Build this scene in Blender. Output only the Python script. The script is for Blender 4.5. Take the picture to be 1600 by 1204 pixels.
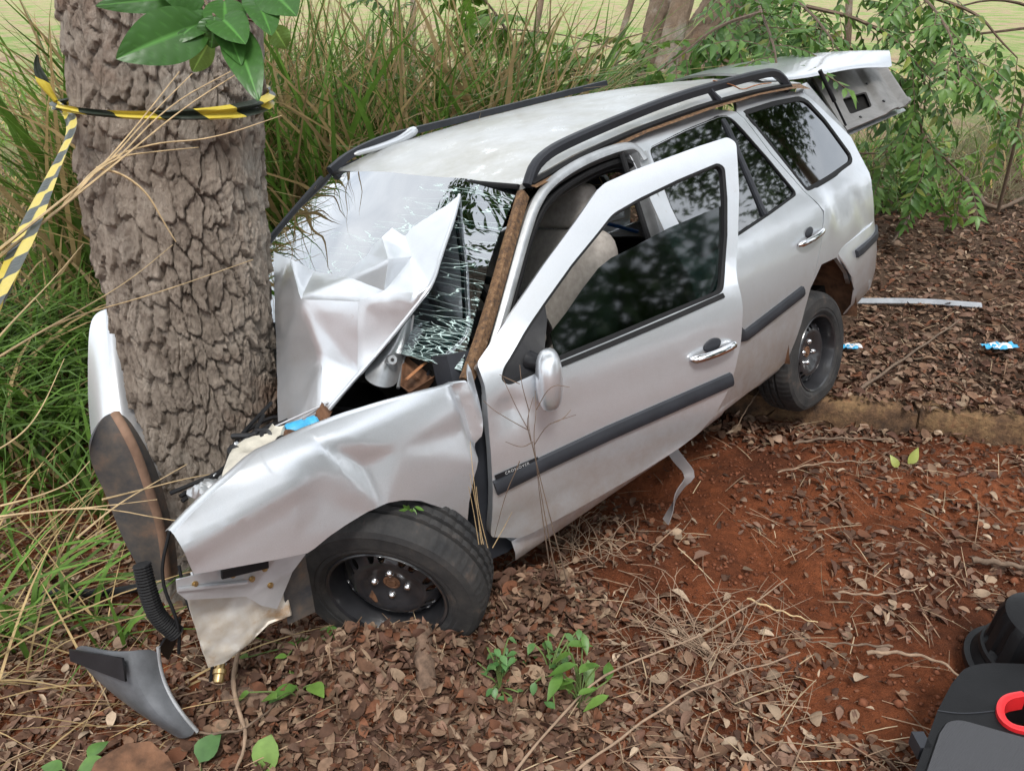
import bpy, bmesh, math, random
import numpy as np
from mathutils import Vector, Matrix

for o in list(bpy.data.objects): bpy.data.objects.remove(o, do_unlink=True)
sc = bpy.context.scene
COL = sc.collection
R = math.radians

# ---------------------------------------------------------------- camera
cam = bpy.data.cameras.new('camera'); co = bpy.data.objects.new('camera', cam); COL.objects.link(co)
co.location = (0, 0, 1.75); co.rotation_euler = (R(65), 0, 0)
cam.sensor_width = 36; cam.lens = 28.8; cam.clip_start = .02; cam.clip_end = 1000
sc.camera = co

# ---------------------------------------------------------------- sky
SUN_EL, SUN_AZ = 58, 172            # degrees; azimuth measured from +Y towards +X
w = bpy.data.worlds.new('World'); sc.world = w; w.use_nodes = True
nt = w.node_tree; nt.nodes.clear()
n_out = nt.nodes.new('ShaderNodeOutputWorld'); n_bg = nt.nodes.new('ShaderNodeBackground')
n_sky = nt.nodes.new('ShaderNodeTexSky'); n_sky.sky_type = 'NISHITA'; n_sky.sun_disc = False
n_sky.sun_elevation = R(SUN_EL); n_sky.sun_rotation = R(SUN_AZ); n_sky.dust_density = 3
n_tc = nt.nodes.new('ShaderNodeTexCoord'); n_no = nt.nodes.new('ShaderNodeTexNoise')
n_no.inputs['Scale'].default_value = 2.2; n_no.inputs['Detail'].default_value = 6; n_no.inputs['Roughness'].default_value = .6
n_rp = nt.nodes.new('ShaderNodeValToRGB')
n_rp.color_ramp.elements[0].position = .35; n_rp.color_ramp.elements[0].color = (6.0, 6.5, 7.1, 1)
n_rp.color_ramp.elements[1].position = .68; n_rp.color_ramp.elements[1].color = (11.5, 11.7, 11.8, 1)
n_mx = nt.nodes.new('ShaderNodeMix'); n_mx.data_type = 'RGBA'; n_mx.inputs['Factor'].default_value = .85
nt.links.new(n_tc.outputs['Generated'], n_no.inputs['Vector'])
nt.links.new(n_no.outputs['Fac'], n_rp.inputs['Fac'])
nt.links.new(n_sky.outputs[0], n_mx.inputs[6]); nt.links.new(n_rp.outputs[0], n_mx.inputs[7])
nt.links.new(n_mx.outputs[2], n_bg.inputs['Color']); n_bg.inputs['Strength'].default_value = .10
nt.links.new(n_bg.outputs[0], n_out.inputs[0])

# ---------------------------------------------------------------- sun (thin cloud)
sl = bpy.data.lights.new('sun', 'SUN'); sl.energy = 1.5; sl.angle = R(14); sl.color = (1, .97, .92)
so = bpy.data.objects.new('sun', sl); COL.objects.link(so)
_d = Vector((math.sin(R(SUN_AZ)) * math.cos(R(SUN_EL)), math.cos(R(SUN_AZ)) * math.cos(R(SUN_EL)), math.sin(R(SUN_EL))))
so.rotation_euler = _d.to_track_quat('Z', 'Y').to_euler(); so.location = _d * 30
sc.view_settings.view_transform = 'Standard'; sc.view_settings.look = 'None'
sc.view_settings.exposure = .95; sc.view_settings.gamma = 1
try: sc.view_settings.use_curve_mapping = False
except Exception: pass
sc.render.resolution_x = 1024; sc.render.resolution_y = 770
sc.render.engine = 'CYCLES'; sc.cycles.transparent_max_bounces = 16

# measured points of the place: (s, z) or (s, y, z) in the car's own frame (s = metres behind the front axle), else world metres
B={'rdoor_win':[[1.6345,1.3141],[1.8976,1.3352],[2.1764,1.3472],[2.2294,1.338],[2.2482,1.3123],[2.3456,1.139],[2.436,0.9591],[2.1713,0.9354],[1.9145,0.9178]],'rdoor_bar':[[2.1816,1.3352],[2.1625,1.138],[2.1431,0.9396]],'seam':[[2.3021,1.3479],[2.3821,1.1486],[2.4944,0.9572],[2.5413,0.8565],[2.4787,0.7428],[2.3838,0.604],[2.3509,0.5613]],'qwin':[[2.3403,1.3329],[2.6034,1.3331],[2.8418,1.3201],[2.895,1.2995],[2.9836,1.1932],[3.0875,0.9991],[3.0547,0.9738],[2.7877,0.9607],[2.522,0.9539]],'dpil':[[2.9106,1.3379],[3.0416,1.2088],[3.1808,1.0777],[3.1952,0.9526],[3.1357,0.8294],[3.1165,0.6874]],'arch':[[2.7913,0.3925],[2.7383,0.514],[2.6135,0.6266],[2.4604,0.6373],[2.3509,0.5613],[2.2935,0.4702],[2.2187,0.3356],[2.187,0.2756],[2.1242,0.2559]],'drip':[[1.69,1.3813],[1.9952,1.4002],[2.2892,1.4015],[2.7035,1.3886]],'fender':[[-0.4648,0.8479],[-0.4026,0.8752],[-0.3378,0.8984],[-0.2133,0.9273],[-0.0729,0.9299],[0.0357,0.9257],[0.1486,0.9168],[0.2754,0.9024],[0.4075,0.8786],[0.4569,0.9108],[0.4451,0.8584],[0.4315,0.7795],[0.4083,0.7086],[0.3686,0.6611],[0.3309,0.6125],[0.2978,0.5488],[0.2713,0.4671]],'fender_arch':[[0.2543,0.492],[0.2339,0.5335],[0.203,0.5815],[0.1424,0.6354],[0.092,0.6629],[0.0484,0.677],[-0.0143,0.6819],[-0.0831,0.6775],[-0.1316,0.671],[-0.1768,0.6596],[-0.199,0.6568],[-0.2922,0.6854],[-0.3794,0.7134],[-0.4573,0.7387],[-0.4591,0.7634],[-0.4608,0.7993]],'bump':[[2.6,0.6364],[2.8287,0.6595],[3.1244,0.6758],[3.2262,0.6049],[3.2196,0.5135],[3.1859,0.4387],[3.1048,0.3368],[2.8309,0.2899]],'bump_trim':[[2.8002,0.5898],[3.2261,0.595]],'rmould':[[1.7803,0.5318],[2.2701,0.5717]],'rmould2':[[1.7703,0.5813],[2.2776,0.5954]],'rhandle':[[2.2596,0.7786],[2.4814,0.791]],'sill':[[1.369,0.2234],[1.6233,0.2283],[1.8772,0.2449],[2.1242,0.2559]],'d_out':[[0.4623,0.913],[0.5423,0.9585],[0.6232,1.0123],[0.7729,1.1131],[0.925,1.2078],[1.0314,1.2782],[1.0658,1.2926],[1.1815,1.3079],[1.2929,1.3171],[1.4455,1.3294],[1.5732,1.3354],[1.5947,1.3139],[1.5655,1.2391],[1.5345,1.1613],[1.459,1.0114],[1.3944,0.9056],[1.3851,0.8463],[1.3588,0.7174],[1.3209,0.6231],[1.2861,0.5603],[1.2236,0.4866],[1.163,0.4406]],'d_bot':[[1.0759,0.4169],[0.9234,0.3844],[0.6807,0.3433],[0.5172,0.3212],[0.4766,0.322],[0.3837,0.3667]],'d_front':[[0.4142,0.5255],[0.4324,0.6493],[0.4478,0.7609],[0.4618,0.8479]],'d_win':[[0.5136,0.849],[0.5317,0.8795],[0.6254,0.9415],[0.7303,1.0102],[0.86,1.0915],[0.9856,1.1604],[1.0542,1.1997],[1.168,1.224],[1.3275,1.2481],[1.4959,1.2664],[1.5161,1.2474],[1.4823,1.1519],[1.4325,1.0447],[1.3776,0.9488],[1.3259,0.8889],[1.1233,0.8763],[0.9058,0.8611],[0.7115,0.849],[0.6099,0.835],[0.5338,0.8276]],'d_glass':[[0.7243,0.9185],[0.7979,0.9602],[0.8756,1.0106],[0.9521,1.0551],[1.0064,1.0729],[1.0642,1.0804],[1.2406,1.1104],[1.3593,1.1216],[1.4567,1.1305],[1.4733,1.1268],[1.4064,0.9828],[1.3263,0.8725],[1.1174,0.8576],[0.9,0.8429],[0.7158,0.8282]],'d_tri':[[0.5087,0.8467],[0.5338,0.8843],[0.6254,0.9415],[0.7343,1.0092],[0.7231,0.9613],[0.6775,0.8929],[0.6316,0.8361],[0.5422,0.8212]],'d_belt':[[0.7075,0.8366],[0.9018,0.8483],[1.1191,0.8632],[1.3234,0.8795]],'d_mould':[[0.4221,0.5336],[0.5926,0.5543],[0.8235,0.5741],[1.0917,0.5889],[1.3031,0.6012]],'d_badge':[[0.4288,0.5687],[0.5746,0.5766]],'d_handle':[[1.1542,0.716],[1.3257,0.7229]],'d_cup':[[1.1851,0.7217],[1.2166,0.76],[1.2712,0.7546]],'ws_n':[-0.5832,0.0861,0.8077],'hood':{'A':[0.9107,0.3175,1.315],'A2':[0.7655,0.4347,1.2595],'A0':[0.8432,0.2242,1.2823],'B':[0.6087,0.5419,1.1968],'C':[0.4947,0.6116,1.1318],'C2':[0.445,0.5993,1.0972],'D':[0.3499,0.5468,1.0094],'E':[0.2445,0.4933,0.9266],'F':[0.114,0.4347,0.8262],'G':[0.0994,0.1697,0.7573],'G2':[0.0988,0.3089,0.7915],'I':[0.2178,0.3258,1.1604],'I2':[0.2024,0.3888,0.9816],'J':[0.3961,-0.0163,1.2266],'K':[0.4185,-0.1596,1.2456],'K2':[0.2923,0.0017,1.1126],'K3':[0.1908,0.0831,0.9068],'L':[0.4946,-0.0603,1.1538],'U':[0.5674,-0.0359,1.1047],'M':[0.3924,0.3327,1.1743],'N':[0.4344,0.5086,1.223],'O':[0.6138,0.378,1.1808],'P':[0.4441,0.6,1.1212],'Q':[0.6453,0.1875,1.2362],'R':[0.7958,0.0981,1.2553],'S':[0.655,0.0371,1.1664],'T':[0.6099,-0.1296,1.1206],'V':[0.2951,0.515,1.1403],'X':[0.3597,0.5591,1.1513]},'apil':[[0.4378,0.731,0.8675],[0.5471,0.7005,0.9497],[0.685,0.6492,1.0547],[0.8423,0.5836,1.1753],[1.0019,0.5211,1.2972]],'doorframe':[[0.5506,0.7,0.8339],[0.6339,0.685,0.9175],[0.7849,0.64,1.0553],[0.929,0.595,1.1845],[1.018,0.575,1.2594],[1.1045,0.57,1.3047],[1.2387,0.575,1.3351],[1.3754,0.58,1.3478],[1.4983,0.585,1.3491],[1.5523,0.6,1.3355],[1.5592,0.625,1.2861]],'seal':[[0.596,0.69,0.815],[0.6679,0.675,0.8831],[0.8007,0.635,1.0075],[0.9434,0.59,1.1378],[1.0449,0.57,1.2208],[1.138,0.565,1.2606],[1.2672,0.57,1.2875],[1.4069,0.575,1.3013],[1.5061,0.585,1.2993],[1.5352,0.61,1.2639]],'railL':[[1.029,0.535,1.312],[1.0723,0.53,1.363],[1.1305,0.53,1.3921],[1.2235,0.53,1.4111],[1.4932,0.53,1.4369],[1.9005,0.53,1.4666],[2.2721,0.53,1.4714],[2.6137,0.53,1.4713],[2.7137,0.53,1.4585],[2.7831,0.53,1.413],[2.8059,0.54,1.3688]],'railLm':[[2.1632,0.53,1.4609],[2.198,0.545,1.4106]],'railR':[[0.9794,-0.58,1.4401],[1.0929,-0.58,1.4876],[1.2924,-0.58,1.5191],[1.4765,-0.58,1.5205],[2.0719,-0.58,1.5269],[2.8454,-0.58,1.5379]],'railRcap':[[1.1044,-0.56,1.4812],[1.2322,-0.56,1.4843],[1.3604,-0.56,1.494],[1.4539,-0.56,1.5225]],'tg_low':[[2.7395,0.44,1.445],[3.1719,0.42,1.4028],[3.6816,0.36,1.3879],[4.0867,0.32,1.3611],[4.5025,0.3,1.3061]],'tg_up':[[3.3244,-0.52,1.4647],[3.7337,-0.45,1.4863],[3.9778,-0.22,1.4791],[4.362,0.0,1.4387],[4.7106,0.2,1.3761]],'tg_in':{'A':[4.3523,0.45,1.0658],'B':[3.4822,0.48,1.0651],'C':[4.8542,0.08,1.3029],'D':[3.7875,0.15,1.3562]},'tg_hole':0,'strut':[[3.2679,0.46,1.4064],[3.4003,0.52,1.1082]],'bracket':[[-0.4721,0.66,0.6976],[-0.3771,0.67,0.6733],[-0.2344,0.68,0.6324],[-0.1647,0.7,0.6043],[-0.2099,0.69,0.5723],[-0.2679,0.66,0.4831],[-0.3028,0.66,0.5156],[-0.3303,0.66,0.5607],[-0.4681,0.66,0.6381],[-0.4803,0.66,0.6643]],'apron':[[-0.4502,0.6,0.6157],[-0.3149,0.62,0.5461],[-0.2869,0.63,0.5041],[-0.2207,0.64,0.511],[-0.229,0.64,0.4295],[-0.2871,0.62,0.4283],[-0.3435,0.6,0.3995],[-0.4166,0.58,0.3748],[-0.4547,0.57,0.3829],[-0.4526,0.58,0.4919]],'flap':[[-0.2308,0.66,0.5506],[-0.1581,0.68,0.6],[-0.1557,0.62,0.3846],[-0.2384,0.62,0.396]],'lampbr':[[-0.2494,0.55,0.8333],[-0.1845,0.5,0.8726],[-0.1357,0.48,0.8749],[-0.0869,0.5,0.8762],[-0.0528,0.48,0.8866],[-0.0275,0.5,0.8732],[-0.0702,0.55,0.8588],[-0.1736,0.6,0.8603]],'bluecap':[[-0.0271,0.5,0.8552],[0.0461,0.52,0.8523]],'gap':[[[-0.3328,0.5,0.7837],[-0.2141,0.42,0.811],[-0.102,0.4,0.8236],[-0.2351,0.58,0.8108],[-0.3237,0.6,0.7871]],[[-0.1706,0.35,0.7842],[-0.0756,0.3,0.8122],[0.0449,0.28,0.8187],[-0.0487,0.5,0.8392],[-0.1949,0.55,0.8312]],[[-0.0326,0.42,0.8161],[0.0619,0.4,0.8072],[0.1703,0.42,0.8312],[0.0681,0.56,0.8578],[-0.0659,0.58,0.8627]]],'strutT':[[0.2598,0.48,0.9086],[0.3761,0.46,0.9671],[0.4658,0.46,1.0411],[0.4931,0.48,1.0292],[0.4667,0.47,0.9569],[0.4189,0.47,0.8992],[0.3501,0.52,0.8445],[0.3052,0.52,0.8751]],'cowl':[[0.3485,0.54,0.8564],[0.4801,0.42,0.9432],[0.5124,0.42,0.9361],[0.5514,0.58,0.8814],[0.5075,0.58,0.8591],[0.3483,0.58,0.8411]],'rusttri':[[0.5317,0.6,0.8823],[0.5217,0.64,0.8268],[0.4643,0.62,0.8255]],'mirror':[[0.6318,0.786,0.9054],[0.6812,0.7835,0.91],[0.7221,0.7916,0.8953],[0.6919,0.8145,0.8218],[0.6574,0.8235,0.6998],[0.6033,0.82,0.7696]],'fw_n':[-0.8195,0.5068,-0.2722],'fw_c':[0.0392,0.69,0.3505],'rw_c':[2.4588,0.77,0.2052],'A':[[-0.7022,0.6875,-0.1854],[-0.708,-0.7017,0.0795],[-0.0755,0.1871,0.9794]],'t':[-0.7954,2.3204,-0.2682],'rfender':[[[-1.5204,2.7807,0.7329],[-1.438,2.7412,0.7666],[-1.4052,2.7982,0.7705],[-1.3775,2.8496,0.7624]],[[-1.4991,2.6685,0.6106],[-1.3676,2.5627,0.6676],[-1.3309,2.6272,0.6403],[-1.3131,2.7145,0.591]],[[-1.4733,2.5566,0.4891],[-1.3283,2.4265,0.565],[-1.2791,2.521,0.531],[-1.2455,2.5919,0.4464]],[[-1.4365,2.4656,0.4121],[-1.3185,2.3599,0.4694],[-1.2412,2.4216,0.436],[-1.2018,2.4908,0.3479]],[[-1.3958,2.3762,0.3387],[-1.2933,2.281,0.3712],[-1.2123,2.3241,0.3452],[-1.1807,2.4009,0.2734]]],'liner':[[[-1.2369,2.1054,0.5862],[-1.2321,2.1406,0.6142],[-1.2149,2.1857,0.64],[-1.1862,2.2035,0.631],[-1.1713,2.222,0.5997]],[[-1.2614,2.1244,0.5323],[-1.2232,2.1285,0.5409],[-1.192,2.175,0.5698],[-1.1375,2.1526,0.5928],[-1.1374,2.2107,0.5281]],[[-1.2639,2.1433,0.4545],[-1.2104,2.1347,0.4597],[-1.1662,2.1688,0.4619],[-1.1148,2.1465,0.5086],[-1.1178,2.2206,0.4311]],[[-1.2535,2.157,0.3656],[-1.2051,2.1443,0.3621],[-1.1555,2.1715,0.3492],[-1.102,2.1442,0.3854],[-1.1006,2.2035,0.2997]],[[-1.2486,2.1651,0.2409],[-1.2034,2.1482,0.2283],[-1.1498,2.1757,0.2163],[-1.096,2.1527,0.2616],[-1.0926,2.1936,0.1837]],[[-1.2255,2.1711,0.1119],[-1.1961,2.1586,0.1087],[-1.1551,2.1819,0.1114],[-1.1091,2.1609,0.1373],[-1.1048,2.1993,0.0777]],[[-1.202,2.1851,0.0236],[-1.1849,2.177,0.0299],[-1.1682,2.1932,0.0172],[-1.1259,2.1815,0.0395],[-1.1169,2.2093,0.0045]]],'bpiece':[[[-1.1824,1.7177,0.18],[-1.0675,1.6433,0.22],[-0.9849,1.6302,0.23],[-0.9409,1.6814,0.2]],[[-1.1802,1.7063,0.15],[-1.0572,1.6156,0.17],[-0.9732,1.5987,0.18],[-0.9379,1.659,0.15]],[[-1.171,1.7141,0.09],[-1.0303,1.6024,0.11],[-0.953,1.5818,0.12],[-0.911,1.6232,0.1]],[[-1.0558,1.6481,0.04],[-0.9672,1.584,0.05],[-0.9032,1.5537,0.06],[-0.8718,1.5947,0.05]],[[-0.8954,1.5844,-0.02],[-0.8768,1.5802,-0.02],[-0.8564,1.5754,-0.01],[-0.8402,1.5923,-0.01]]],'bpiece_in':[[-0.939,1.6766,0.2],[-0.94,1.7413,0.19],[-0.9435,1.8368,0.17],[-0.9542,1.8326,0.12],[-0.9554,1.7399,0.1]],'tape1':[[-1.2321,2.4178,1.54],[-1.1859,2.3794,1.505],[-1.0909,2.3133,1.5053],[-0.9859,2.2495,1.5105],[-0.8771,2.183,1.5098],[-0.7921,2.1698,1.5051],[-0.7215,2.2026,1.5045],[-0.6837,2.3126,1.5038],[-0.7028,2.5331,1.5035]],'tape2':[[-1.1859,2.3794,1.505],[-1.145,2.2409,1.4683],[-1.0505,1.9427,1.4204],[-0.9535,1.649,1.382],[-0.8473,1.3622,1.3585],[-0.759,1.1359,1.3465],[-0.6969,0.9662,1.3375]],'tape3':[[-1.1859,2.3794,1.505],[-1.1948,2.3822,1.5348],[-1.2053,2.3986,1.5698],[-1.1929,2.3975,1.5912]],'case':[[0.9213,1.3303,0.1],[1.0197,1.4575,0.1],[1.0955,1.5583,0.1],[1.1764,1.6502,0.1],[1.2428,1.7109,0.1],[1.3078,1.7277,0.1],[1.4464,1.7229,0.1],[1.5503,1.6919,0.1],[1.5959,1.5795,0.1],[1.486,1.3303,0.1]],'casehole':[[1.2553,1.5583,0.1],[1.2904,1.5925,0.1],[1.3434,1.6034,0.1],[1.4195,1.5903,0.1],[1.453,1.5374,0.1],[1.4211,1.4868,0.1],[1.3413,1.4868,0.1],[1.2648,1.4928,0.1],[1.2427,1.5169,0.1]],'casepad':[[0.9482,1.3262,0.105],[1.0606,1.4764,0.105],[1.097,1.5123,0.105],[1.1322,1.5184,0.105],[1.2625,1.4628,0.105],[1.3783,1.3969,0.105],[1.363,1.3262,0.105]],'cap':[[1.4535,1.8376,0.08]]}
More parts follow.
